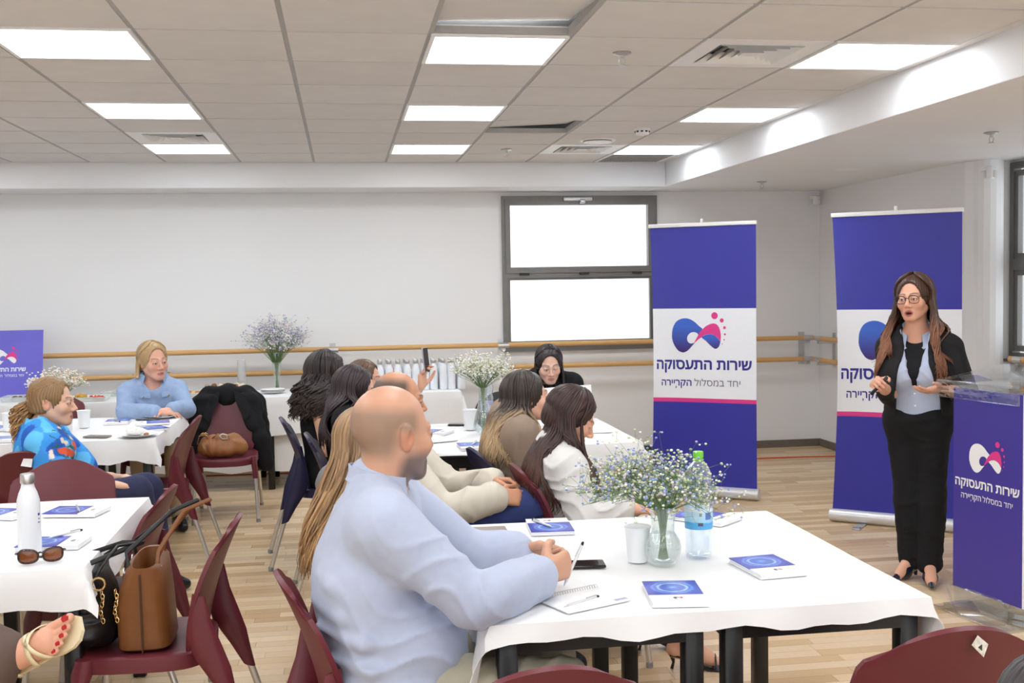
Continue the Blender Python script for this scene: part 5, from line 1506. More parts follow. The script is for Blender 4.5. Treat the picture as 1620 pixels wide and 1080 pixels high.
    # ---- hair
    def push_out(s, A, c, arms=True):
        pr = s.torso(c)
        if arms: pr += s.arm('R', c*.8, 1.)+s.arm('L', c*.8, 1.)
        sh = A.shape; Pn = A.reshape(-1, 3).copy(); low = Pn[:, 2] < s.J['neck'][2]+.05
        def D(q):
            d = np.full(len(q), 9.)
            for p in pr: d = np.minimum(d, p.fn(q[:, 0], q[:, 1], q[:, 2]))
            return d
        for _ in range(4):
            q = Pn[low]; d = D(q); g = np.stack([D(q+V3(*(np.eye(3)[k]*.004)))-d for k in range(3)], 1); g[:, 2] *= .3
            g /= np.linalg.norm(g, axis=1, keepdims=True)+1e-9
            q = q+g*np.clip(-d, 0, .05)[:, None]; Pn[low] = q
        dl = Pn.reshape(sh)-A
        for _ in range(2): dl[:, 1:-1] = dl[:, 1:-1]*.5+(dl[:, :-2]+dl[:, 2:])*.25
        return A+dl*1.05
    def hair_cap(s, t=.008, col=(.03, .02, .015), front=.075, low=-.07, back=None, colfn=None, name='hair', wave=.002, side=.066, bald=False):
        def fn(X, Y, Z):
            c, B, h = s.hc, s.HB, s.hs
            px, py, pz = (X-c[0])/h, (Y-c[1])/h, (Z-c[2])/h
            x = px*B[0][0]+py*B[0][1]+pz*B[0][2]; y = px*B[1][0]+py*B[1][1]+pz*B[1][2]; z = px*B[2][0]+py*B[2][1]+pz*B[2][2]
            d = ell(x, y, z, (0, -.022, .03), (.077+t, .096+t, .086+t))
            d = smin(d, ell(x, y, z, (0, -.045, -.03), (.066+t, .066+t, .06+t)), .03)
            d = smax(d, -ell(x, y, z, (0, .118, -.035), (side+.020, .100, .086+front)), .008)
            d = smax(d, -(z-low-.25*np.maximum(y+.03, 0)), .01)
            if bald: d = smax(d, -ell(x, y, z, (0, .035, .125), (.058, .10, .07)), .012)
            d = smax(d, -ell(np.abs(x), y, z, (.085, -.0, -.02), (.02, .022, .034)), .01) if s.o.get('ears') else d
            return d*h
        p = Prim(fn, s.hc-.14, s.hc+.14, .01)
        def disp(X, Y, Z):
            x, y, z = tohead(np.stack([X, Y, Z], 1), s.hc, s.HB, s.hs)
            az = np.arctan2(x, -y); return wave*np.sin(az*34+3*np.sin(z*40))
        P, Q = mesh_from([p], .005, (), disp)
        x, y, z = tohead(P, s.hc, s.HB, s.hs); az = np.arctan2(x, -y)
        sh = 1+.22*np.sin(az*41+2*np.sin(z*50))
        C = np.asarray(col)[None]*sh[:, None] if colfn is None else colfn(P, x, y, z)*sh[:, None]
        s.ho = sdf_object(name, P, Q, M_hair, s.obj, s.root, C); return s
    def locks(s, n=200, L=.35, az=(38, 180), col=(.03, .02, .015), tip=None, tipstart=.5, wave=.004, wfreq=25., flare=(1.05, 1.05), off=(0, 0), r=.0075, part=.0, seed=0, t=.012, sweep=82, start=4, aend=98, sides=(-1, 1), parent=None, curl=0., Lvar=.12, lift=0., drop=None, name='hair_locks', inner=.85, fronty=None, collide=.045, carms=True):
        rg = np.random.default_rng(seed); b = MB(); c, B, h = s.hc, s.HB, s.hs; col = np.asarray(col); tip = col if tip is None else np.asarray(tip)
        allp = []; meta = []
        for i in range(n):
            q = sides[i % len(sides)]; ph0 = R(rg.uniform(*az)); lay = rg.uniform(inner, 1.)
            ph_end = max(ph0, R(sweep)); pts = []; K = 9
            for k in range(K):
                a = R(start+(aend-start)*k/(K-1)); w = k/(K-1); w = w*w*(3-2*w)
                ph = ph0*(1-w)+ph_end*w
                e = V3(q*math.sin(a)*math.sin(ph)*(.077+t*lay)+part*(1-w)*1., math.sin(a)*math.cos(ph)*(.096+t*lay)-.022, math.cos(a)*(.086+t*lay)+.03+lift*math.sin(a)*w)
                pts.append(c+(B[0]*e[0]+B[1]*e[1]+B[2]*e[2])*h)
            l = L*(1+rg.uniform(-Lvar, Lvar)*1.)
            M = 14; p0 = pts[-1]; hx = (p0-c)@s.r; hy = (p0-c)@s.f; t0 = unit(pts[-1]-pts[-2])
            phs = rg.uniform(0, 6.28); amp = wave*rg.uniform(.6, 1.4)
            for k in range(1, M+1):
                u = k/M; e = u*u*(3-2*u)
                X = hx*(1+(flare[0]-1)*e)+off[0]*e; Y = hy*(1+(flare[1]-1)*e)+off[1]*e
                dd = wave and amp*min(1, u*3)
                X += dd*math.sin(u*l*wfreq*2+phs)+curl*min(1, u*3)*math.sin(u*l*wfreq*6+phs); Y += dd*math.cos(u*l*wfreq*1.7+phs*1.3)+curl*min(1, u*3)*math.cos(u*l*wfreq*6+phs)
                p = c+s.r*X+s.f*Y; p[2] = p0[2]-l*u
                if drop: p = drop(p, u, hy)
                pts.append(p)
            allp.append(np.array(pts)); meta.append(rg.uniform(.65, 1.4))
        A = np.array(allp)
        if s.J and collide: A = s.push_out(A, collide, carms)
        for pts, sh in zip(A, meta):
            N = len(pts); rr = [r*h*(.55+.45*min(1, j/4))*(1 if j < N-5 else max(.15, (N-j)/5.5)) for j in range(N)]
            n0 = len(b.v)
            b.tube([tuple(p-s.root) for p in pts], rr, 5, squash=.6)
            nv = len(b.v)-n0; cs = []
            for j in range(N):
                u = max(0, (j-K+1)/M); w = min(1, max(0, (u-tipstart)/.35)); cc = (col*(1-w)+tip*w)*sh
                cs += [tuple(cc)]*5
            b.c[n0:] = cs
        o = b.build(name, M_hair, parent or s.ho, smooth=180)
        return o
    def shoes(s, m, which='LR', c=.006, g=1., name='shoe', coarse=.006):
        for k in which:
            A, T = s.J['a'+k], s.J['t'+k]; d = unit((T-A)*V3(1, 1, 0)); heel = A-d*.04; heel = V3(heel[0], heel[1], .04)
            pr = [pc(heel, V3(T[0], T[1], .034), .034*g+c*.5, .03*g, .02), pc(A-V3(0, 0, .01), lerp(A, V3(T[0], T[1], .04), .7), .036*g+c, .03*g, .03), pc(heel, A, .034*g, .036*g+c*.5, .02)]
            pr.append(Prim(lambda X, Y, Z: Z-.004+0*X+0*Y, V3(-99, -99, -99), V3(99, 99, 99), .004, '-'))
            s.wear(name, pr, m, coarse=coarse)

    def tail(s, base, n=90, L=.22, col=(.2, .12, .06), spread=.05, curl=.014, back=.06, r=.006, seed=0, tip=None, freq=55, name='ponytail'):
        rg = np.random.default_rng(seed); b = MB(); B = s.HB; h = s.hs; p0 = s.hc+(B[0]*base[0]+B[1]*base[1]+B[2]*base[2])*h
        col = np.asarray(col); tip = col if tip is None else np.asarray(tip)
        for i in range(n):
            a = rg.uniform(0, 6.28); q = spread*math.sqrt(rg.uniform(0, 1)); l = L*rg.uniform(.6, 1.1); ph = rg.uniform(0, 6.28); cs = curl*rg.uniform(.5, 1.3)
            pts = []; M = 20
            for k in range(M+1):
                u = k/M; o = min(1, u*2.5); o = o*o*(3-2*o)
                p = p0+B[0]*(math.cos(a)*q*o)-B[1]*(back*math.sin(min(1, u*1.6)*PI/2)+math.sin(a)*q*o*.8)-V3(0, 0, 1)*l*u**1.3
                p = p+(B[0]*math.sin(u*l*freq*2+ph)+B[1]*math.cos(u*l*freq*2+ph))*cs*min(1, u*3)
                pts.append(tuple(p-s.root))
            n0 = len(b.v); sh = rg.uniform(.6, 1.45)
            b.tube(pts, [r*h*(1 if j < M-4 else max(.15, (M-j)/5)) for j in range(M+1)], 5)
            cc = []
            for j in range(M+1): cc += [tuple((col*(1-j/M)+tip*(j/M))*sh)]*5
            b.c[n0:] = cc
        return b.build(name, M_hair, s.ho, smooth=180)
    def hem(s, z): return Prim(lambda X, Y, Z: Z-z+0*X+0*Y, V3(-99, -99, -99), V3(99, 99, 99), .004, '-')
    def slit(s, w0, w1, z0, z1, off=0., y0=-.02, curve=0.):
        """front opening between heights z0<z1, half width w0 at the bottom and w1 at the top"""
        B = s.basis(); o = s.J['hip']
        def fn(X, Y, Z):
            px, py, pz = X-o[0], Y-o[1], Z-o[2]
            x = px*B[0][0]+py*B[0][1]+pz*B[0][2]-off; y = px*B[1][0]+py*B[1][1]+pz*B[1][2]
            t = np.clip((Z-z0)/(z1-z0), 0, 1); w = w0+(w1-w0)*t+curve*np.sin(t*PI)
            return np.maximum(np.maximum(np.abs(x)-w, y0-y), np.maximum(z0-Z, Z-z1))
        return Prim(fn, V3(o[0]-.5, o[1]-.5, z0), V3(o[0]+.5, o[1]+.5, z1), .006, '-')
    def decal(s, name, m, ctr, du, dv, dn, w, h, th=.004, parent=None, taper=1.):
        """small flat slab (pocket flap, button, badge) laid on the clothing"""
        c = np.asarray(ctr)-s.root; du, dv, dn = unit(du)*w/2, unit(dv)*h/2, unit(dn)*th/2
        q = [c+du*a*(taper if bb < 0 else 1)+dv*bb for a, bb in ((-1, -1), (1, -1), (1, 1), (-1, 1))]
        b = MB(); b.add([tuple(p-dn) for p in q]+[tuple(p+dn) for p in q], [(0,3,2,1),(4,5,6,7),(0,1,5,4),(1,2,6,5),(2,3,7,6),(3,0,4,7)])
        o = b.build(name, m, parent or s.obj, bevel=min(th*.4, .001)); return o
    def band(s, name, m, a, b_, r, h, th=.004, t=0.0):
        """a strap round a limb from a towards b"""
        d = unit(np.asarray(b_)-np.asarray(a)); c = np.asarray(a)+d*t-s.root; b = MB()
        u = unit(np.cross(d, V3(0, 0, 1))); v = np.cross(d, u); rows = []
        for (rr, z) in ((r, -h/2), (r+th, -h/2), (r+th, h/2), (r, h/2), (r, -h/2)):
            rows.append([tuple(c+d*z+(u*math.cos(q)+v*math.sin(q))*rr) for q in [2*PI*k/24 for k in range(24)]])
        b.grid(rows, closed=True); o = b.build(name, m, s.obj, smooth=40); recalc(o.data); return o
# ------------------------------------------------------------------ the people
SK = rgb
M_shirt = mat('light_blue_shirt', rgb(176, 185, 208), .8, var=.03, vscale=40, bump=.05, bscale=800, sheen=.15)
M_khaki = mat('khaki_trousers', rgb(176, 170, 150), .85, var=.05, vscale=40, bump=.06, bscale=700)
M_blackcloth = mat('black_fabric', (.010, .010, .012), .85, var=.15, vscale=60, spec=.3)
M_denim = mat('pale_denim', rgb(150, 172, 206), .85, var=.09, vscale=30, bump=.08, bscale=900)
M_jeans = mat('blue_jeans', rgb(52, 66, 122), .85, var=.12, vscale=40, bump=.06, bscale=900)
M_cream = mat('cream_jacket', rgb(216, 208, 192), .85, var=.03, vscale=30, bump=.05, bscale=800)
M_blouse = mat('white_blouse', rgb(216, 214, 212), .75, var=.02, vscale=30, bump=.04, bscale=600)
M_taupe = mat('taupe_blazer', rgb(150, 130, 114), .85, var=.05, vscale=40, bump=.05, bscale=800)
M_blazer = mat('black_blazer', (.014, .013, .014), .8, var=.12, vscale=60, spec=.3)
M_brownp = mat('brown_trousers', rgb(98, 80, 74), .85, var=.06, vscale=40, bump=.05, bscale=700)
M_navycl = mat('navy_trousers', rgb(44, 46, 78), .85, var=.08, vscale=40)
M_shoe = mat('black_shoe', (.01, .01, .012), .25, var=.1)
M_watch = mat('watch_strap', (.012, .012, .012), .5, var=.1)
M_gold = mat('gold_metal', (.8, .58, .28), .25, metal=1, var=.03)

# 1 bald man writing
p = Person('bald man in a light blue shirt writing at the near table', .13, 2.98, 8, male=1, girth=1.16, belly=.6, skin=SK(202, 154, 128), stubble=SK(92, 86, 86), stub=.82, shadow_hair=SK(146, 122, 104), shadow_w=.85, armg=1.14, brow=(.06, .04, .03))
p.seated(tall=1.08)
p.set(head=(.128, 2.985, 1.212), neck=(.09, 2.985, 1.055), sR=(.085, 2.80, 1.0), sL=(.13, 3.19, .995), eR=(.315, 2.775, .80), wR=(.525, 2.955, .812), eL=(.36, 3.25, .80), wL=(.512, 3.26, .80), hip=(.11, 2.96, .56), chest=(.055, 2.98, .84))
p.set(kR=(.56, 2.86, .53), kL=(.56, 3.08, .53), aR=(.60, 2.9, .1), aL=(.62, 3.12, .1), tR=(.74, 2.9, .035), tL=(.76, 3.14, .035))
p.body(head=(31, -5, 0), hands={'R': dict(d=(.82, .5, .12), n=(-.5, .85, -.1), curl=(66, 70, 74, 76), thumb=.8, sc=1.08), 'L': dict(d=(.95, -.1, .0), n=(-.15, -.75, -.5), curl=(48, 52, 55, 58), sc=1.05)}, hs=1.06, fine=.003)
ridge = []
for a, m_, c_, r_ in (((.04, 2.80, .96), (.11, 2.765, .905), (.20, 2.735, .855), .009), ((.10, 2.765, .95), (.19, 2.735, .885), (.28, 2.728, .825), .009), ((.18, 2.77, .935), (.26, 2.745, .88), (.31, 2.735, .84), .008),
                  ((.345, 2.745, .83), (.375, 2.755, .805), (.40, 2.80, .785), .008), ((.43, 2.83, .845), (.45, 2.825, .81), (.47, 2.85, .78), .007),
                  ((-.085, 2.87, .73), (.03, 2.775, .705), (.12, 2.795, .69), .010), ((-.075, 2.87, .655), (.05, 2.775, .635), (.15, 2.80, .63), .010), ((-.06, 2.87, .595), (.06, 2.785, .575), (.2, 2.80, .59), .010), ((-.09, 2.90, .80), (-.02, 2.81, .77), (.05, 2.795, .755), .008),
                  ((-.075, 2.87, .87), (-.04, 2.82, .85), (-.01, 2.80, .83), .007)):
    ridge += [pc(a, m_, r_*.5, r_, .028), pc(m_, c_, r_, r_*.4, .028)]
p.wear('shirt', p.torso(.014)+[pc((.045, 2.90, .97), (.045, 3.08, .97), .085, .085, .06)]+p.arm('R', .016, 1.9, r3=.036)+p.arm('L', .016, 1.9, r3=.036)+ridge+[p.neckline(.062, .02, .03)]+[p.hem(.50)], M_shirt, disp=folds(.0055, 34, 1, (.35, .1, 1)), coarse=.007)
p.wear('trousers', p.legs(.014, 1.95)+[pe(p.J['hip']-V3(0, 0, .05), (.20, .165, .11), p.basis(), .04)], M_khaki, disp=folds(.004, 30, 2))
p.collar(M_shirt, r=.070, h=.036, gap=35, dz=.022, tilt=.34, out=.004)
p.shoes(M_brownp)
w0, e0 = p.J['wL'], p.J['eL']; p.band('watch', M_watch, w0, e0, .034, .024, .005, t=.012)
pen((.60, 3.035, .752), (.672, 3.085, .872), 'silver pen held in the writing hand of the bald man')

# 2 woman speaking
p = Person('standing woman speaking, in glasses, black blazer and pale blue shirt', 2.985, 5.43, 226, scale=1.0, bust=1.2, girth=.98, skin=SK(222, 168, 142), mouth=.011, brow=(.05, .028, .02), lips=SK(176, 84, 84), armg=.95, legg=1.0, iris=(.06, .03, .015))
p.standing(1.62)
p.set(head=(2.968, 5.425, 1.497), neck=(3.0, 5.455, 1.318), sR=(2.886, 5.535, 1.228), sL=(3.13, 5.35, 1.230), chest=(3.005, 5.44, 1.12), hip=(3.015, 5.45, .90), eR=(2.845, 5.44, .995), wR=(2.675, 5.245, 1.075), eL=(3.165, 5.255, 1.005), wL=(2.955, 5.145, 1.050))
p.set(hR=(2.955, 5.50, .86), hL=(3.055, 5.405, .86), kR=(2.965, 5.475, .47), kL=(3.05, 5.385, .47), aR=(2.985, 5.48, .115), aL=(3.03, 5.37, .115), tR=(2.88, 5.42, .03), tL=(2.97, 5.245, .03))
p.body(head=(222, -2, 3), hands={'R': dict(d=(-.6, -.75, .18), n=(.55, -.45, -.6), curl=(52, 58, 62, 64), thumb=.7, sc=.95), 'L': dict(d=(-.93, -.3, -.10), n=(.05, .3, .9), curl=(12, 14, 16, 18), thumb=.05, sc=.98)}, hs=1.02, fine=.0027, feet='LR')
cu = []
p.wear('camisole', p.torso(-.003)+[p.neckline(.10, .06, .08), p.hem(.95)], M_blackcloth)
p.wear('shirt', p.torso(.008)+[p.neckline(.060, .03, .035), p.hem(.842), p.slit(.008, .08, 1.04, 1.36, .0, .0), ], M_shirt, disp=folds(.003, 26, 4, (.6, .2, 1)), coarse=.006)
Bs = p.basis()
p.wear('blazer', p.torso(.020)+p.arm('R', .018, 1.25)+p.arm('L', .018, 1.25)+[p.neckline(.085, .05, .05), p.hem(.835), p.slit(.115, .058, .80, 1.22, -.008, .0, .016), p.slit(.058, .085, 1.21, 1.5, -.008, -.01)], M_blazer, disp=folds(.0035, 24, 5, (.5, .1, 1)), coarse=.0065)
p.wear('trousers', p.legs(.010, 2.03, rend=.056)+[pe(p.J['hip']-V3(0, 0, .04), (.178, .135, .13), p.basis(), .05), Prim(lambda X, Y, Z: .93-Z+0*X+0*Y, V3(-99, -99, -99), V3(99, 99, 99), .004, '-')], M_blackcloth, disp=folds(.003, 22, 6, (.1, .2, 1)))
p.collar(M_shirt, r=.060, h=.034, gap=32, dz=-.02, tilt=.5, out=.018, point=.05)
for k in range(3):
    z = .88+.065*k; c = p.J['hip']+Bs[1]*(.128+.02*k*(1 if k < 3 else .9))+V3(0, 0, z-.90)
    p.decal('button', M_white, c, Bs[0], Bs[2], Bs[1], .009, .009, .004)
for k in 'LR':
    A, T = p.J['a'+k], p.J['t'+k]; d = unit((T-A)*V3(1, 1, 0)); hl = A-d*.045
    p.wear('shoe', [pc(V3(hl[0], hl[1], .07), lerp(A, T, .55)*V3(1, 1, 0)+V3(0, 0, .045), .032, .036, .02), pc(lerp(A, T, .5)*V3(1, 1, 0)+V3(0, 0, .036), T*V3(1, 1, 0)+d*.045+V3(0, 0, .022), .036, .010, .02), pc(V3(hl[0], hl[1], .06), V3(hl[0], hl[1], .002), .014, .009, .012),
                    pe(lerp(A, T, .30)*V3(1, 1, 0)+V3(0, 0, .105), (.03, .05, .045), np.array([np.cross(d, V3(0, 0, 1)), d, V3(0, 0, 1)]), .006, '-'), Prim(lambda X, Y, Z: Z-.003+0*X+0*Y, V3(-99, -99, -99), V3(99, 99, 99), .003, '-')], mat('navy_patent', (.012, .016, .03), .16, var=.1, coat=.4), coarse=.005)
hc = SK(70, 46, 36); tipc = SK(128, 84, 60)
p.hair_cap(.012, hc, front=.062, low=-.06, side=.060)
p.locks(360, .34, (28, 180), hc, tipc, .35, .006, 14, (1.18, 1.05), (0, .012), .006, seed=3, t=.022, sweep=84, aend=96, inner=.6)
p.locks(200, .37, (30, 80), hc, tipc, .3, .010, 14, (1.5, 1.0), (0, .07), .006, seed=4, t=.024, sweep=78, aend=98, inner=.5, Lvar=.2)
# spectacles
b = MB(); H, h = p.HB, p.hs
def hp(x, y, z): return tuple(p.hc+(H[0]*x+H[1]*y+H[2]*z)*h-p.root)
for q in (-1, 1):
    pts = []
    for k in range(25):
        a = 2*PI*k/24; cx = math.copysign(abs(math.cos(a))**.7, math.cos(a)); sz = math.copysign(abs(math.sin(a))**.75, math.sin(a))
        pts.append(hp(q*(.034+.027*cx), .101-.008*abs(cx+.6 if q > 0 else cx-.6)*.6, .0+.020*sz+.004*(cx*q)*(1 if sz > 0 else .3)))
    b.tube(pts, .0021, 6)
    b.tube([hp(q*.061, .093, .014), hp(q*.076, .06, .012), hp(q*.080, .0, .008), hp(q*.078, -.02, -.006)], .002, 6)
b.tube([hp(-.008, .104, .006), hp(0, .107, .009), hp(.008, .104, .006)], .002, 6)
b.build('glasses', mat('dark_frame', (.02, .016, .015), .25, var=.1), p.obj, smooth=True)
p.band('bracelet', M_gold, p.J['wL'], p.J['eL'], .030, .005, .002, t=.03)
SPK = p

# 3 woman with long light brown hair
p = Person('woman with long light brown hair seen from behind the bald man', 0.14, 3.86, 35, skin=SK(224, 178, 152))
p.seated(tall=.88, lean=-.06); p.set(head=(.085, 3.80, 1.068)); p.J['sR'] += V3(-.03, .02, -.03)
p.body(head=(20, -4, 0), fine=.0045)
p.wear('top', p.torso(.01)+p.arm('R', .012, 1.9)+p.arm('L', .012, 1.9)+[p.neckline(), p.hem(.5)], mat('grey_knit', rgb(120, 118, 122), .85, var=.05), disp=folds(.004, 30, 8), coarse=.011)
p.wear('trousers', p.legs(.014, 1.95)+[pe(p.J['hip']-V3(0, 0, .04), (.18, .14, .11), p.basis(), .04)], M_navycl, coarse=.012)
p.shoes(M_shoe, coarse=.009)
hc = SK(150, 120, 88); tipc = SK(176, 140, 100)
p.hair_cap(.014, hc, front=.06, low=-.07)
p.locks(420, .42, (40, 180), hc, tipc, .3, .010, 12, (1.0, 1.0), (-.06, -.10), .006, seed=7, t=.020, sweep=90, inner=.5)

# 4 woman with curly dark hair
p = Person('woman with long curly dark hair in a sleeveless black top on a navy chair', -.10, 6.57, 8, skin=SK(226, 178, 150), armg=1.25)
p.seated(tall=.94); p.set(head=(-.085, 6.545, 1.098), sR=(-.145, 6.40, .955), eR=(-.105, 6.345, .69), wR=(.11, 6.40, .72), sL=(-.13, 6.73, .955))
p.body(head=(10, 0, 0), fine=.005)
p.wear('top', p.torso(.008)+[p.neckline(.08, .04), p.hem(.5)], M_blackcloth, coarse=.01)
p.wear('trousers', p.legs(.014, 1.95)+[pe(p.J['hip']-V3(0, 0, .04), (.18, .14, .11), p.basis(), .04)], M_blackcloth, coarse=.012)
p.shoes(M_shoe, coarse=.009)
hc = SK(46, 36, 36)
p.hair_cap(.02, hc, front=.055, low=-.08, wave=.004)
p.locks(520, .21, (50, 180), hc, SK(58, 46, 42), .5, .018, 20, (1.35, 1.15), (.03, -.06), .0062, seed=9, t=.036, sweep=92, inner=.4, curl=.013, Lvar=.35, carms=False)

# 5 woman with straight dark hair
p = Person('woman with straight dark brown hair half hidden by the bald man', .06, 5.84, 2, skin=SK(222, 172, 148), lips=SK(190, 100, 96))
p.seated(tall=.92, knee=.50); p.set(head=(.062, 5.80, 1.066))
p.body(head=(-4, -10, 0), fine=.0045)
p.wear('top', p.torso(.01)+p.arm('R', .012, 1.9)+p.arm('L', .012, 1.9)+[p.neckline(), p.hem(.5)], M_blackcloth, coarse=.011)
p.wear('trousers', p.legs(.02, 1.95)+[pe(p.J['hip']-V3(0, 0, .04), (.18, .14, .11), p.basis(), .04)], M_blackcloth, coarse=.011)
p.shoes(M_shoe, coarse=.009)
hc = SK(48, 36, 40)
p.hair_cap(.014, hc, front=.058, low=-.08)
p.locks(380, .30, (40, 180), hc, SK(54, 38, 38), .5, .003, 12, (1.2, 1.1), (0, -.02), .006, seed=11, t=.02, sweep=84, inner=.6)

# 6 person with raised phone
p = Person('person with brown hair raising a phone to take a picture', .10, 7.02, 2, skin=SK(224, 172, 144))
p.seated(tall=.86); p.set(head=(.135, 6.995, 1.022), eR=(.33, 6.80, .80), wR=(.462, 6.745, .985), sR=(.12, 6.84, .87))
p.body(head=(-16, -2, 4), hands={'R': dict(d=(.1, .05, 1), n=(.75, -.6, 0), curl=(30, 34, 38, 40), thumb=.5, sc=1.0)}, fine=.005)
p.wear('top', p.torso(.01)+p.arm('R', .012, 1.55)+p.arm('L', .012, 1.9)+[p.neckline(), p.hem(.5)], mat('dark_teal_top', rgb(58, 66, 72), .85, var=.05), coarse=.011)
p.wear('trousers', p.legs(.014, 1.95)+[pe(p.J['hip']-V3(0, 0, .04), (.18, .14, .11), p.basis(), .04)], M_blackcloth, coarse=.012)
p.shoes(M_shoe, coarse=.009)
p.hair_cap(.012, SK(98, 72, 52), front=.064, low=-.04)
p.locks(120, .04, (30, 180), SK(98, 72, 52), SK(128, 94, 66), .3, .004, 14, (.9, .9), (0, 0), .008, seed=13, t=.014, sweep=100, aend=104)
PH = p

# 7 man in the cream jacket
p = Person('balding man in a cream jacket and blue jeans with hands clasped', .21, 4.70, 4, male=1, girth=1.02, skin=SK(206, 150, 118), belly=.3, stubble=SK(120, 96, 84), stub=.3, shadow_hair=SK(92, 80, 74), shadow_w=.95, shadow_top=.10)
p.seated(lean=-.05); p.set(head=(.232, 4.75, 1.118), neck=(.175, 4.745, .965), sR=(.21, 4.555, .89), sL=(.245, 4.95, .885), chest=(.16, 4.73, .785), hip=(.20, 4.70, .54), eR=(.385, 4.45, .685), wR=(.605, 4.43, .745), eL=(.47, 4.87, .70), wL=(.62, 4.64, .765),
      kR=(.885, 4.47, .725), aR=(1.10, 4.62, .46), tR=(1.2, 4.64, .38), kL=(.67, 4.70, .54), aL=(.80, 4.46, .10), tL=(.93, 4.42, .035))
p.body(head=(6, -6, 0), hands={'R': dict(d=(.95, .15, -.12), n=(-.1, .8, -.6), curl=(22, 26, 30, 34), thumb=.4, sc=1.05), 'L': dict(d=(.75, -.62, .05), n=(-.35, -.45, -.8), curl=(28, 30, 32, 34), thumb=.4, sc=1.05)}, hs=1.0, fine=.0038)
p.wear('shirt', p.torso(.006)+[p.neckline(.065, .03), p.hem(.5)], mat('brown_shirt', rgb(112, 84, 64), .8, var=.06), coarse=.01)
p.wear('jacket', p.torso(.022)+p.arm('R', .02, 1.9, r3=.042)+p.arm('L', .02, 1.9, r3=.042)+[p.neckline(.085, .05, .04), p.hem(.49), p.slit(.03, .012, .48, .98, .0, .0)], M_cream, disp=folds(.005, 30, 15, (.5, .2, 1)), coarse=.007)
p.collar(M_cream, r=.08, h=.035, gap=40, dz=-.015, tilt=.45, out=.02)
p.wear('jeans', p.legs(.014, 1.93)+[pe(p.J['hip']-V3(0, 0, .04), (.18, .15, .12), p.basis(), .04)], M_jeans, disp=folds(.004, 30, 16), coarse=.008)
p.band('watch', M_watch, p.J['wL'], p.J['eL'], .034, .02, .004, t=.01)
b = MB(); hd = unit(V3(.95, .15, -.12)); c = p.J['wR']+hd*.10+V3(0, .0, .0)-p.root
for k in 'LR':
    A, T = p.J['a'+k], p.J['t'+k]; d = unit((T-A)); up = V3(0, 0, 1); heel = A-d*.05-V3(0, 0, .03)
    pr = [pc(heel, T, .040, .036, .02), pc(A+V3(0, 0, .01), lerp(A, T, .8), .046, .032, .03), pc(heel, A, .038, .048, .02)]
    if k == 'L': pr.append(Prim(lambda X, Y, Z: Z-.004+0*X+0*Y, V3(-99, -99, -99), V3(99, 99, 99), .004, '-'))
    sh = p.wear('sneaker', pr, mat('black_canvas', (.014, .014, .016), .8, var=.1), coarse=.0055)
    b = MB()
    for j in range(5):
        q = lerp(A, T, .22+.13*j)+V3(0, 0, .052-.006*j)-p.root; s_ = unit(np.cross(d, up))*.026
        b.tube([tuple(q-s_-V3(0, 0, .012)), tuple(q-s_*.5), tuple(q+s_*.5+d*.012), tuple(q+s_+d*.012-V3(0, 0, .012))], .0032, 6)
    b.build('laces', mat('white_laces', (.8, .8, .78), .8, var=.03), sh, smooth=True)

# 8 woman in taupe blazer
p = Person('woman with ombre hair in a taupe blazer on a navy chair', .82, 5.12, 8, skin=SK(232, 184, 160), lips=SK(190, 70, 70), brow=(.04, .025, .02))
p.seated(tall=.90); p.set(head=(.852, 5.11, 1.075), sR=(.79, 4.945, .92), sL=(.82, 5.30, .92))
p.body(head=(2, 3, 0), fine=.0038)
p.wear('blouse', p.torso(.008)+[p.neckline(.06, .03), p.hem(.5)], M_blouse, coarse=.01)
p.wear('blazer', p.torso(.024)+p.arm('R', .022, 1.9)+p.arm('L', .022, 1.9)+[p.neckline(.082, .05, .045), p.hem(.5), p.slit(.05, .05, .48, 1.2, 0, 0)], M_taupe, disp=folds(.004, 28, 18), coarse=.008)
p.collar(M_blouse, r=.062, h=.03, gap=40, dz=-.02, tilt=.45)
p.wear('trousers', p.legs(.014, 1.95)+[pe(p.J['hip']-V3(0, 0, .04), (.18, .14, .11), p.basis(), .04)], M_blackcloth, coarse=.012)
p.shoes(M_shoe, coarse=.009)
hc = SK(56, 46, 42); tipc = SK(186, 158, 122)
p.hair_cap(.014, hc, front=.060, low=-.07)
p.locks(420, .29, (40, 180), hc, tipc, .18, .012, 16, (1.25, 1.15), (0, -.075), .006, seed=19, t=.018, sweep=86, inner=.6, aend=100)

# 9 woman in white blouse
p = Person('woman with long straight dark hair in a white blouse looking down', .925, 4.56, 2, skin=SK(222, 170, 144), lips=SK(180, 90, 86))
p.seated(tall=.92); p.set(head=(.945, 4.545, 1.042), neck=(.885, 4.545, .91), sR=(.885, 4.375, .85), sL=(.92, 4.72, .85), chest=(.875, 4.55, .765), eR=(.94, 4.30, .66), wR=(1.115, 4.30, .70), eL=(1.06, 4.72, .66), wL=(1.21, 4.44, .69),
      kR=(1.33, 4.44, .54), kL=(1.33, 4.66, .54), aR=(1.36, 4.36, .13), aL=(1.29, 4.62, .13), tR=(1.49, 4.33, .035), tL=(1.42, 4.62, .035))
p.body(head=(-10, -30, 0), hands={'R': dict(d=(.95, -.12, .0), n=(.1, .5, -.8), curl=(20, 24, 28, 32), sc=.92, thumb=.4), 'L': dict(d=(.6, -.7, .2), n=(-.3, -.5, -.8), curl=30, sc=.92)}, fine=.0042, feet='LR')
p.wear('blouse', p.torso(.02)+p.arm('R', .024, 1.8, r3=.045)+p.arm('L', .024, 1.8, r3=.045)+[p.neckline(.062, .03), p.hem(.5)], M_blouse, disp=folds(.006, 30, 21, (.4, .3, 1)), coarse=.0075)
p.collar(M_blouse, r=.066, h=.02, gap=30, dz=-.02, tilt=.4, out=.008)
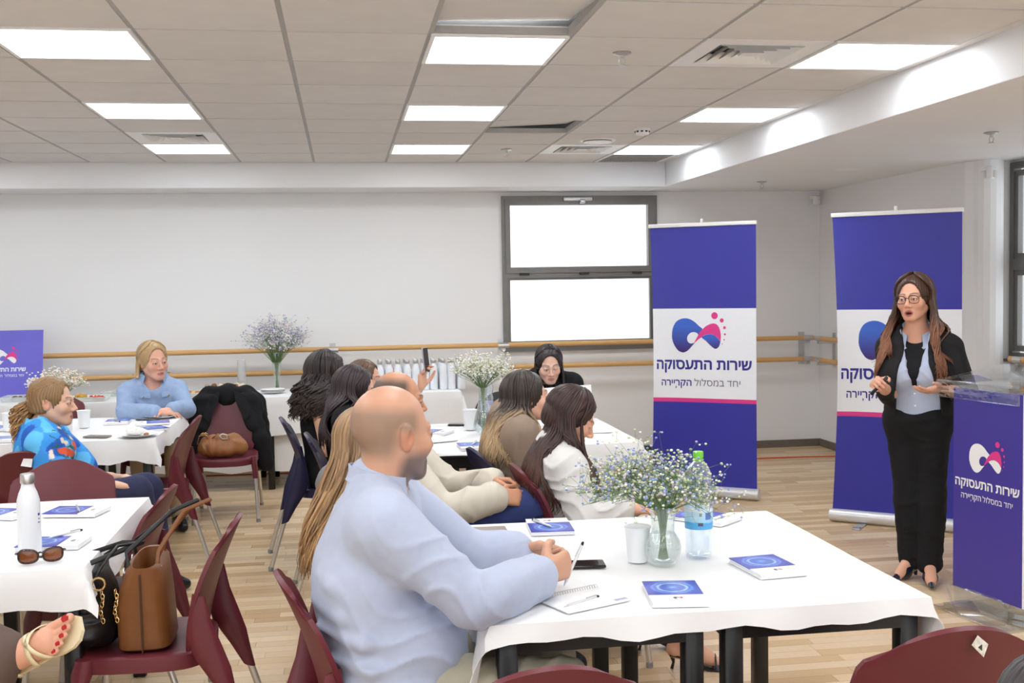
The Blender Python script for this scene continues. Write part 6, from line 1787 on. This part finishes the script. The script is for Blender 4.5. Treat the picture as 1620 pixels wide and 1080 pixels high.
p.wear('trousers', p.legs(.016, 1.62)+[pe(p.J['hip']-V3(0, 0, .04), (.18, .14, .11), p.basis(), .04)], mat('cream_trousers', rgb(222, 206, 178), .85, var=.04), disp=folds(.003, 30, 22), coarse=.01)
p.band('watch', M_watch, p.J['wR'], p.J['eR'], .030, .012, .003, t=.012)
hc = SK(60, 40, 36)
p.hair_cap(.014, hc, front=.05, low=-.08, side=.056)
p.locks(520, .38, (25, 180), hc, SK(84, 56, 46), .4, .003, 10, (1.12, 1.0), (.0, -.015), .0055, seed=23, t=.018, sweep=80, inner=.55)
p.locks(150, .36, (25, 60), hc, SK(70, 48, 42), .4, .004, 10, (1.1, 1.0), (.02, .02), .0055, seed=24, t=.022, sweep=62, inner=.8)
for k in 'LR':
    A, T = p.J['a'+k], p.J['t'+k]; d = unit((T-A)*V3(1, 1, 0)); s_ = np.cross(d, V3(0, 0, 1)); heel = A-d*.045; b = MB()
    rows = []
    for t_, w_, z_ in ((-.055, .022, .072), (-.02, .028, .068), (.04, .026, .045), (.09, .034, .02), (.15, .038, .008), (.195, .03, .008), (.215, .012, .008)):
        c = V3(A[0], A[1], 0)+d*t_-p.root; rows.append([tuple(c+s_*w_*u+V3(0, 0, z_-.004-dz)) for u, dz in ((-1, 0), (0, 0), (1, 0), (1, .008), (0, .008), (-1, .008))])
    b.grid(rows, closed=True); b.tube([tuple(V3(A[0], A[1], 0)-d*.045-p.root+V3(0, 0, .068)), tuple(V3(A[0], A[1], 0)-d*.038-p.root+V3(0, 0, .03)), tuple(V3(A[0], A[1], 0)-d*.045-p.root+V3(0, 0, .002))], [.014, .006, .007], 8)
    so = b.build('heeled_sandal', M_shoe, p.obj, smooth=50)
    b = MB()
    def arc(c, rr, hh):
        return [tuple(c+s_*rr*math.cos(a)+V3(0, 0, hh*math.sin(a))-p.root) for a in [PI*j/12 for j in range(13)]]
    b.tube(arc(V3(T[0], T[1], .012), .036, .05), .004, 6)
    b.tube([tuple(V3(A[0], A[1], .09)+s_*.034-p.root), tuple(V3(A[0], A[1], .085)-d*.052-p.root), tuple(V3(A[0], A[1], .09)-s_*.034-p.root)], .004, 6)
    b.build('strap', M_shoe, so, smooth=True)

# 10 woman looking down at the back
p = Person('woman in black looking down behind a white board near the window', 1.33, 7.24, -94, skin=SK(228, 186, 166), lips=SK(186, 110, 106), brow=(.05, .035, .03), lid=.35)
p.seated(tall=.92); p.set(head=(1.335, 7.15, 1.075))
p.body(head=(-92, -20, 2), fine=.004)
p.wear('blouse', p.torso(.012)+p.arm('R', .016, 1.9)+p.arm('L', .016, 1.9)+[p.neckline(.07, .06, .05), p.hem(.5)], M_blackcloth, coarse=.01)
p.wear('trousers', p.legs(.014, 1.95)+[pe(p.J['hip']-V3(0, 0, .04), (.18, .14, .11), p.basis(), .04)], M_blackcloth, coarse=.012)
p.shoes(M_shoe, coarse=.009)
hc = SK(44, 36, 38)
p.hair_cap(.012, hc, front=.066, low=-.06)
p.locks(320, .22, (40, 180), hc, hc, .4, .003, 10, (1.15, 1.1), (.0, .01), .006, seed=27, t=.014, sweep=88, inner=.7)

# 11 woman in denim jacket
p = Person('woman with straight blonde hair in a pale denim jacket behind the far left table', -1.33, 8.06, -78, skin=SK(226, 172, 148), girth=1.02, armg=1.02, lips=SK(190, 108, 102), brow=(.18, .11, .07), lid=.55)
p.seated(tall=.97); p.set(head=(-1.315, 7.99, 1.112), neck=(-1.335, 8.03, .965), sR=(-1.495, 7.97, .90), sL=(-1.165, 8.05, .90), eR=(-1.49, 7.82, .775), eL=(-1.09, 7.90, .775), wR=(-1.245, 7.68, .785), wL=(-1.17, 7.72, .80))
p.body(head=(-55, -6, 4), hands={'R': dict(d=(.95, .1, -.02), n=(0, .2, -1), curl=22), 'L': dict(d=(-.8, -.5, -.1), n=(0, .1, -1), curl=26)}, hs=1.1, fine=.0042)
p.wear('denim_jacket', p.torso(.014, bust=1.15)+p.arm('R', .014, 1.88, r3=.038)+p.arm('L', .014, 1.88, r3=.038)+[p.neckline(.07, .06, .05), p.hem(.5)], M_denim, disp=folds(.005, 30, 29, (.5, .2, 1)), coarse=.0075)
p.collar(M_denim, r=.070, h=.040, gap=42, dz=.042, tilt=.5, out=.026, point=.05)
Bs = p.basis()
for q in (-1, 1):
    c = p.J['chest']+Bs[0]*q*.085+Bs[1]*.168+Bs[2]*.065
    f_ = p.decal('pocket_flap', M_denim, c, Bs[0]+Bs[1]*(-.3*q), Bs[2]-Bs[1]*.3, Bs[1]+Bs[0]*.3*q, .10, .035, .008)
    p.decal('button', M_gold, c+Bs[1]*.008-Bs[2]*.01, Bs[0], Bs[2], Bs[1], .012, .012, .005, f_)
p.wear('trousers', p.legs(.014, 1.95)+[pe(p.J['hip']-V3(0, 0, .04), (.20, .16, .11), p.basis(), .04)], mat('tan_trousers', rgb(186, 160, 128), .85, var=.05), coarse=.012)
p.shoes(M_shoe, coarse=.009)
hc = SK(176, 146, 104)
p.hair_cap(.012, hc, front=.068, low=-.06)
p.locks(360, .12, (36, 180), hc, SK(196, 164, 122), .3, .003, 10, (1.05, 1.0), (.0, .0), .006, seed=31, t=.016, sweep=92, inner=.7)
p.band('bracelet', M_gold, p.J['wL'], p.J['eL'], .032, .008, .003, t=.02)

# 12 woman in blue floral top
p = Person('woman with a curly light brown ponytail in a blue floral top, in profile', -1.46, 5.78, 14, skin=SK(222, 178, 152), lips=SK(184, 104, 100), brow=(.10, .06, .04), ears=1)
p.seated(tall=.93, knee=.42); p.set(head=(-1.435, 5.765, 1.06), neck=(-1.485, 5.77, .925), sR=(-1.44, 5.58, .865), sL=(-1.50, 5.95, .865), eR=(-1.36, 5.52, .64), wR=(-1.17, 5.72, .64), eL=(-1.30, 5.95, .64), wL=(-1.13, 5.86, .65))
p.set(kR=(-1.06, 5.80, .585), kL=(-1.04, 5.98, .57), aR=(-1.02, 5.84, .1), aL=(-1.0, 6.02, .1), tR=(-.89, 5.86, .035), tL=(-.87, 6.05, .035))
p.body(head=(-4, -4, 0), hands={'R': dict(d=(.9, .3, -.1), n=(0, .3, -1), curl=20), 'L': dict(d=(.8, -.5, -.1), n=(0, -.1, -1), curl=20)}, fine=.0036)
def floral(P):
    x, y, z = (P-p.root).T
    base = np.tile(np.array(rgb(56, 150, 232)), (len(P), 1)); n = np.sin(x*31+np.sin(z*23)*2)+np.sin(y*37+np.sin(x*29)*2)+np.sin(z*41+np.sin(y*17)*2)
    base = np.where((n > .6)[:, None], rgb(96, 190, 246), base); base = np.where((n < -1.2)[:, None], rgb(28, 92, 190), base)
    fr = (x > .06)&(y < .06); n2 = np.sin(x*52+np.sin(z*47)*2)+np.sin(z*61+y*30)
    base = np.where((fr & (n2 > .4) & (z < .86))[:, None], rgb(226, 88, 50), base); base = np.where((fr & (n2 < -1.0))[:, None], rgb(236, 222, 210), base)
    base = np.where((fr & (np.abs(n2) < .12))[:, None], rgb(40, 96, 60), base); return base
p.wear('floral_top', p.torso(.018)+p.arm('R', .03, .75)+p.arm('L', .03, .75)+[p.neckline(.095, .05, .02), p.hem(.5)], mat('floral_fabric', attr='Col', rough=.7, bump=.05, bscale=600), disp=folds(.006, 30, 33, (.5, .3, 1)), coarse=.007, colors=floral)
p.wear('trousers', p.legs(.018, 1.95)+[pe(p.J['hip']-V3(0, 0, .04), (.18, .14, .11), p.basis(), .04)], M_navycl, disp=folds(.004, 30, 34), coarse=.009)
p.shoes(M_shoe, coarse=.009)
hc = SK(140, 108, 72)
p.hair_cap(.010, hc, front=.066, low=-.055, wave=.003)
p.locks(150, .02, (20, 178), hc, SK(176, 136, 92), .0, .003, 14, (.6, .8), (0, -.02), .007, seed=35, t=.010, sweep=150, aend=100, inner=.7)
p.tail((0, -.115, .005), 260, .23, SK(126, 92, 58), .055, .012, .045, .0038, 36, SK(196, 154, 104))

# 13 woman at the left edge: only a crossed leg and sandal reach the picture
p = Person('woman in brown trousers at the left edge with a crossed leg and cream sandal', -1.60, 3.02, 20, skin=SK(214, 160, 134))
p.seated(); p.set(kR=(-1.06, 3.17, .70), aR=(-.905, 3.20, .62), tR=(-.785, 3.10, .70), kL=(-1.10, 3.22, .54), aL=(-1.02, 3.22, .1), tL=(-.88, 3.25, .035), wR=(-1.35, 2.98, .68), wL=(-1.3, 3.2, .68))
p.J['aR'] = V3(-.925, 3.19, .60)
p.J['kR'] = V3(-1.13, 3.16, .675)
p.body(head=(30, 0, 0), fine=.006)
p.wear('top', p.torso(.012)+p.arm('R', .014, 1.9)+p.arm('L', .014, 1.9)+[p.neckline(), p.hem(.5)], mat('beige_top', rgb(196, 182, 164), .85, var=.04), coarse=.012)
p.wear('trousers', p.legs(.02, 1.80, rend=.055)+[pe(p.J['hip']-V3(0, 0, .04), (.18, .14, .11), p.basis(), .04), pc((-1.08, 3.17, .60), (-1.0, 3.20, .53), .085, .07, .05)], M_brownp, disp=folds(.004, 26, 37), coarse=.008)
p.hair_cap(.012, SK(70, 52, 42)); p.locks(140, .25, (40, 180), SK(70, 52, 42), seed=38)
# the sandalled foot, sole towards the lower right, toes up
def sandal_foot():
    A = V3(-.925, 3.19, .60); d = unit(V3(.80, -.32, .50)); nrm = unit(V3(-.42, -.80, .42)); nrm = unit(nrm-d*(nrm@d)); s_ = np.cross(nrm, d)      # nrm: top of the foot faces the camera
    pr = [pc(A-nrm*.0, A+d*.03, .034, .034, .02), pc(A-d*.03-nrm*.03, A+d*.10-nrm*.02, .03, .03, .02), pc(A+d*.02, A+d*.105-nrm*.016, .032, .020, .03), pc(A+d*.07-nrm*.02+s_*.012, A+d*.118-nrm*.020+s_*.022, .024, .0155, .02), pc(A+d*.07-nrm*.02-s_*.012, A+d*.108-nrm*.022-s_*.024, .022, .014, .02)]
    toes = []
    for i, (o, l, r) in enumerate(((.029, .062, .0138), (.0075, .060, .0098), (-.0095, .055, .0092), (-.0245, .047, .0088), (-.038, .038, .0084))):
        a = A+d*(.125-.010*i)+s_*o-nrm*.018; e = a+d*l-nrm*.008
        pr.append(pc(a, e, r*.95, r, .003)); toes.append((a, e, r))
    P, Q = mesh_from(pr, .0032)
    f_ = sdf_object('foot', P, Q, M_skin, p.obj, p.root, np.tile(p.skin, (len(P), 1)))
    nail = mat('red_nail_polish', rgb(176, 24, 34), .15, var=.03, coat=.5)
    for (a, e, r) in toes:
        b = MB(); c = e+nrm*(r*1.16)-p.root-d*.002; q = [c+s_*u*r*.62+d*v*r*.75-nrm*(abs(u)*r*.25) for u, v in ((-1, -1), (0, -1.1), (1, -1), (1, .6), (0, 1), (-1, .6))]
        b.add([tuple(x+nrm*.0022) for x in q]+[tuple(x-nrm*.004) for x in q], [(0,1,2,3,4,5), (11,10,9,8,7,6)]+[(i, i+6, (i+1) % 6+6, (i+1) % 6) for i in range(6)]); b.build('toenail', nail, f_, smooth=50)
    M_sd = mat('cream_leather', rgb(226, 212, 176), .5, var=.04)
    b = MB(); rows = []
    for t_, w0, w1 in ((-.065, .012, .012), (-.05, .03, .03), (0, .033, .034), (.06, .034, .038), (.12, .044, .044), (.16, .044, .044), (.185, .034, .04), (.2, .012, .03)):
        c = A+d*t_-nrm*.048-p.root; rows.append([tuple(c+s_*w1), tuple(c-s_*w0), tuple(c-s_*w0-nrm*.012), tuple(c+s_*w1-nrm*.012)])
    b.grid(rows, closed=True); b.f += [(3, 2, 1, 0), tuple(range(28, 32))]; b.m += [0, 0]
    so = b.build('sandal', M_sd, p.obj); recalc(so.data)
    for (t0, t1) in ((.045, .105), (.105, .05), (-.01, -.015)):
        b = MB(); rows = []
        for k in range(13):
            a = PI*k/12; t_ = t0+(t1-t0)*k/12; rr = .047; c = A+d*t_-nrm*.034-p.root; o = s_*math.cos(a)*rr+nrm*math.sin(a)*.062
            rows.append([tuple(c+o-d*.0075), tuple(c+o+d*.0075)])
        b.grid(rows); ob = b.build('strap', M_sd, so, smooth=60)
        bm = bmesh.new(); bm.from_mesh(ob.data); bmesh.ops.solidify(bm, geom=bm.faces[:], thickness=.003); bm.to_mesh(ob.data); bm.free()
sandal_foot()

# 14 person in the bottom right corner: the crown of a dark head
p = Person('person whose dark hair shows in the bottom right corner of the picture', .925, 1.20, 75, skin=SK(214, 165, 140))
p.seated(tall=.84, hz=.52); p.set(head=(.93, 1.305, .985))
p.body(head=(80, -8, 0), fine=.006)
p.wear('top', p.torso(.012)+p.arm('R', .014, 1.9)+p.arm('L', .014, 1.9)+[p.neckline(), p.hem(.48)], M_blackcloth, coarse=.012)
p.wear('trousers', p.legs(.014, 1.95)+[pe(p.J['hip']-V3(0, 0, .04), (.18, .14, .11), p.basis(), .04)], M_blackcloth, coarse=.014)
p.shoes(M_shoe, coarse=.01)
p.hair_cap(.016, SK(52, 48, 50)); p.locks(160, .10, (40, 180), SK(52, 48, 50), SK(84, 72, 62), .3, .008, 20, seed=41, t=.018, inner=.7)
# ------------------------------------------------------------------ bags, jacket and held things (need the modelling engine)
def brown_bag():
    pr = [pe((0, 0, .075), (.15, .075, .075), None, .03), pe((0, 0, .055), (.155, .085, .055), None, .03), pc((-.09, 0, .12), (.09, 0, .125), .03, .03, .04, flat=((0, 1, 0), 1.6)), pe((-.11, 0, .07), (.05, .06, .06), None, .03), pe((.11, 0, .06), (.05, .06, .055), None, .03)]
    pr.append(Prim(lambda X, Y, Z: Z-.0+0*X+0*Y, V3(-9, -9, -9), V3(9, 9, 9), .006, '-'))
    t = prop('handbag', 'slouchy tan leather handbag on the seat of the chair with the black jacket', 'bag', (-.845, 7.83, .447), pr, M_tan, 'body', folds(.006, 50, 3, (.7, .1, .6)), .006, 4)
    b = MB(); b.tube([(-.10, -.02, .13), (-.12, -.03, .17), (-.155, -.02, .15), (-.17, .0, .10), (-.15, .02, .08)], .011, 8, squash=.4); b.build('strap', M_tan, t, smooth=True)
    b = MB(); b.tube([(-.07, -.035, .14), (-.03, -.045, .165), (.04, -.05, .15), (.07, -.06, .08)], .010, 8, squash=.4); b.build('handle', M_tan, t, smooth=True)
    b = MB(); b.tube([(-.02, -.05, .15), (.0, -.055, .165), (.03, -.055, .155), (.03, -.06, .13), (.0, -.06, .13), (-.02, -.05, .15)], .004, 6); b.build('buckle', M_steel, t, smooth=True)
    for k in range(5):
        b = MB(); a = (-.105-.008*k, -.045-.002*k, .165+.004*(k % 2)); b.tube([(a[0]+.008*math.cos(q), a[1], a[2]+.008*math.sin(q)) for q in [2*PI*j/10 for j in range(11)]], .002, 6); b.build('chain_link', M_gold, t, smooth=True)
brown_bag()
def tote():
    M = M_tote; t = thing('tote_bag', 'tall brown leather tote bag on the nearest left chair', 'bag', (-.665, 3.77, .452), R(2))
    b = MB(); rows = []
    for z, hx, hy in ((0, .078, .135), (.006, .085, .142), (.15, .083, .152), (.26, .060, .163), (.275, .042, .166)):
        row = []
        for k in range(40):
            a = 2*PI*k/40; n = 4.5 if z < .2 else 3.2
            row.append((hx*math.copysign(abs(math.cos(a))**(2/n), math.cos(a))+.006*math.sin(z*30), hy*math.copysign(abs(math.sin(a))**(2/n), math.sin(a)), z))
        rows.append(row)
    rows.append([(x*.94, y*.94, z-.002) for x, y, z in rows[-1]]); rows.append([(x*.9, y*.94, .20) for x, y, z in rows[-1]])
    b.grid(rows, closed=True); b.f += [tuple(range(40))[::-1], tuple(range(240, 280))]; b.m += [0, 0]
    o = b.build('body', M, t, smooth=45); recalc(o.data)
    b = MB(); b.box(-.0025, .0025, -.156, -.150, .005, .262); b.build('seam', mat('dark_stitch', rgb(70, 42, 22), .6, var=.1), t, rot=(.045, 0, 0))
    for s in (-1, 1):
        b = MB(); b.tube([(s*.042, -.09, .24), (s*.05, -.08, .31), (.11+s*.02, -.04, .43), (.19+s*.02, .0, .455), (.12+s*.02, .06, .42), (s*.05, .08, .31), (s*.042, .09, .24)], .0075, 8, squash=.7); b.build('handle', M_bagb if s < 0 else M, t, smooth=True)
        for y in (-.09, .09):
            b = MB(); b.tube([(s*.058+.0, y+.012*math.cos(q), .25+.012*math.sin(q)) for q in [2*PI*j/12 for j in range(13)]], .0025, 6); b.build('ring', M_steel, t, smooth=True)
tote()
def black_bag():
    pr = [pe((0, 0, .12), (.095, .13, .125), None, .03), pe((0, 0, .06), (.10, .135, .07), None, .04), pc((0, -.09, .22), (0, .09, .22), .05, .05, .04), Prim(lambda X, Y, Z: Z+0*X+0*Y, V3(-9, -9, -9), V3(9, 9, 9), .006, '-')]
    t = prop('handbag', 'black leather handbag with gold chain on the nearest left chair', 'bag', (-.845, 3.76, .453), pr, M_bagb, 'body', folds(.007, 40, 6, (.4, .2, 1)), .007)
    for s in (-1, 1):
        b = MB(); b.tube([(s*.03, -.10, .22), (s*.035+.02, -.09, .27), (.10, -.04, .315+.01*s), (.17, .0, .325), (.10, .05, .315), (s*.035, .09, .27), (s*.03, .10, .22)], .009, 8, squash=.6); b.build('handle', M_bagb, t, smooth=True)
    b = MB(); b.tube([(.055+.02*math.cos(q), -.13, .225+.02*math.sin(q)) for q in [2*PI*j/16 for j in range(17)]], .0035, 6); b.build('ring', M_gold, t, smooth=True)
    for c0 in (.065, .108):
        for k in range(8):
            b = MB(); x, z = c0+.004*math.sin(k), .20-.013*k
            b.tube([(x+(.005 if k % 2 else .002)*math.cos(q), -.138-.002*(k % 2)+(.0 if k % 2 else .005)*math.cos(q), z+.0085*math.sin(q)) for q in [2*PI*j/10 for j in range(11)]], .0018, 5); b.build('chain_link', M_gold, t, smooth=True)
    b = MB(); b.blob((.0, -.128, .16), (.007, .004, .007), 10, 6); b.build('stud', M_gold, t, smooth=True)
black_bag()
def jacket():
    y0 = -.285
    pr = [pc((-.13, y0, .85), (.13, y0, .85), .045, .045, .04), pc((0, y0-.03, .86), (0, y0-.03, .80), .06, .08, .05)]
    for s in (-1, 1):
        pr += [pc((s*.13, y0, .85), (s*.205, y0+.02, .79), .045, .05, .05), pc((s*.17, y0+.06, .80), (s*.235, y0+.12, .50), .05, .055, .04, flat=((0, 1, 0), 1.5)), pc((s*.235, y0+.12, .52), (s*.26, y0+.10, .34), .055, .06, .04, flat=((0, 1, 0), 1.5)),
               pc((s*.215, y0-.0, .77), (s*.275, y0-.03, .36), .055, .045, .04), pc((s*.10, y0+.075, .82), (s*.17, y0+.135, .62), .035, .04, .03, flat=((0, 1, 0), 2))]
    pr += [pc((-.2, y0-.07, .75), (-.24, y0-.10, .33), .04, .04, .05), pc((.2, y0-.07, .75), (.24, y0-.10, .33), .04, .04, .05), pc((-.1, y0-.08, .75), (-.1, y0-.11, .36), .05, .05, .06), pc((.1, y0-.08, .75), (.1, y0-.11, .36), .05, .05, .06), pc((0, y0-.08, .75), (0, y0-.11, .36), .05, .05, .06)]
    pr += [pe((0, y0+.14, .62), (.105, .14, .215), None, .012, '-')]
    t = thing('jacket', 'black jacket hung over the back of the maroon chair', 'jacket', (-.835, 7.95, 0), R(-88-90))
    P, Q = mesh_from(pr, .008, (), folds(.006, 26, 9, (.9, .3, .15))); sdf_object('shell', P, Q, M_blackcloth, t, (0, 0, 0))
    for s in (-1, 1):
        b = MB(); b.add([(s*.05, y0+.055, .875), (s*.12, y0+.085, .84), (s*.165, y0+.15, .70), (s*.125, y0+.15, .66), (s*.06, y0+.09, .80)], [(0, 1, 2, 3, 4)])
        o = b.build('lapel', M_blackcloth, t); bm = bmesh.new(); bm.from_mesh(o.data); bmesh.ops.solidify(bm, geom=bm.faces[:], thickness=.006); bm.to_mesh(o.data); bm.free()
jacket()
def clicker():
    w = SPK.J['wR']; d = unit(V3(-.6, -.75, .18)); n = unit(V3(.55, -.45, -.6)); c = w+d*.085+n*.030
    t = thing('remote_clicker', 'small black presentation clicker in the hand of the speaker', 'remote', tuple(c)); ax = unit(np.cross(d, n))
    q = Vector(tuple(ax)).to_track_quat('Y', 'Z'); t.rotation_mode = 'QUATERNION'; t.rotation_quaternion = q
    b = MB(); b.box(-.014, .014, -.06, .06, -.008, .008); b.build('body', M_shoe_black, t, bevel=.005, seg=3)
    b = MB(); b.box(-.007, .007, .01, .03, .008, .0105); b.build('button', M_gold, t, bevel=.001)
clicker()
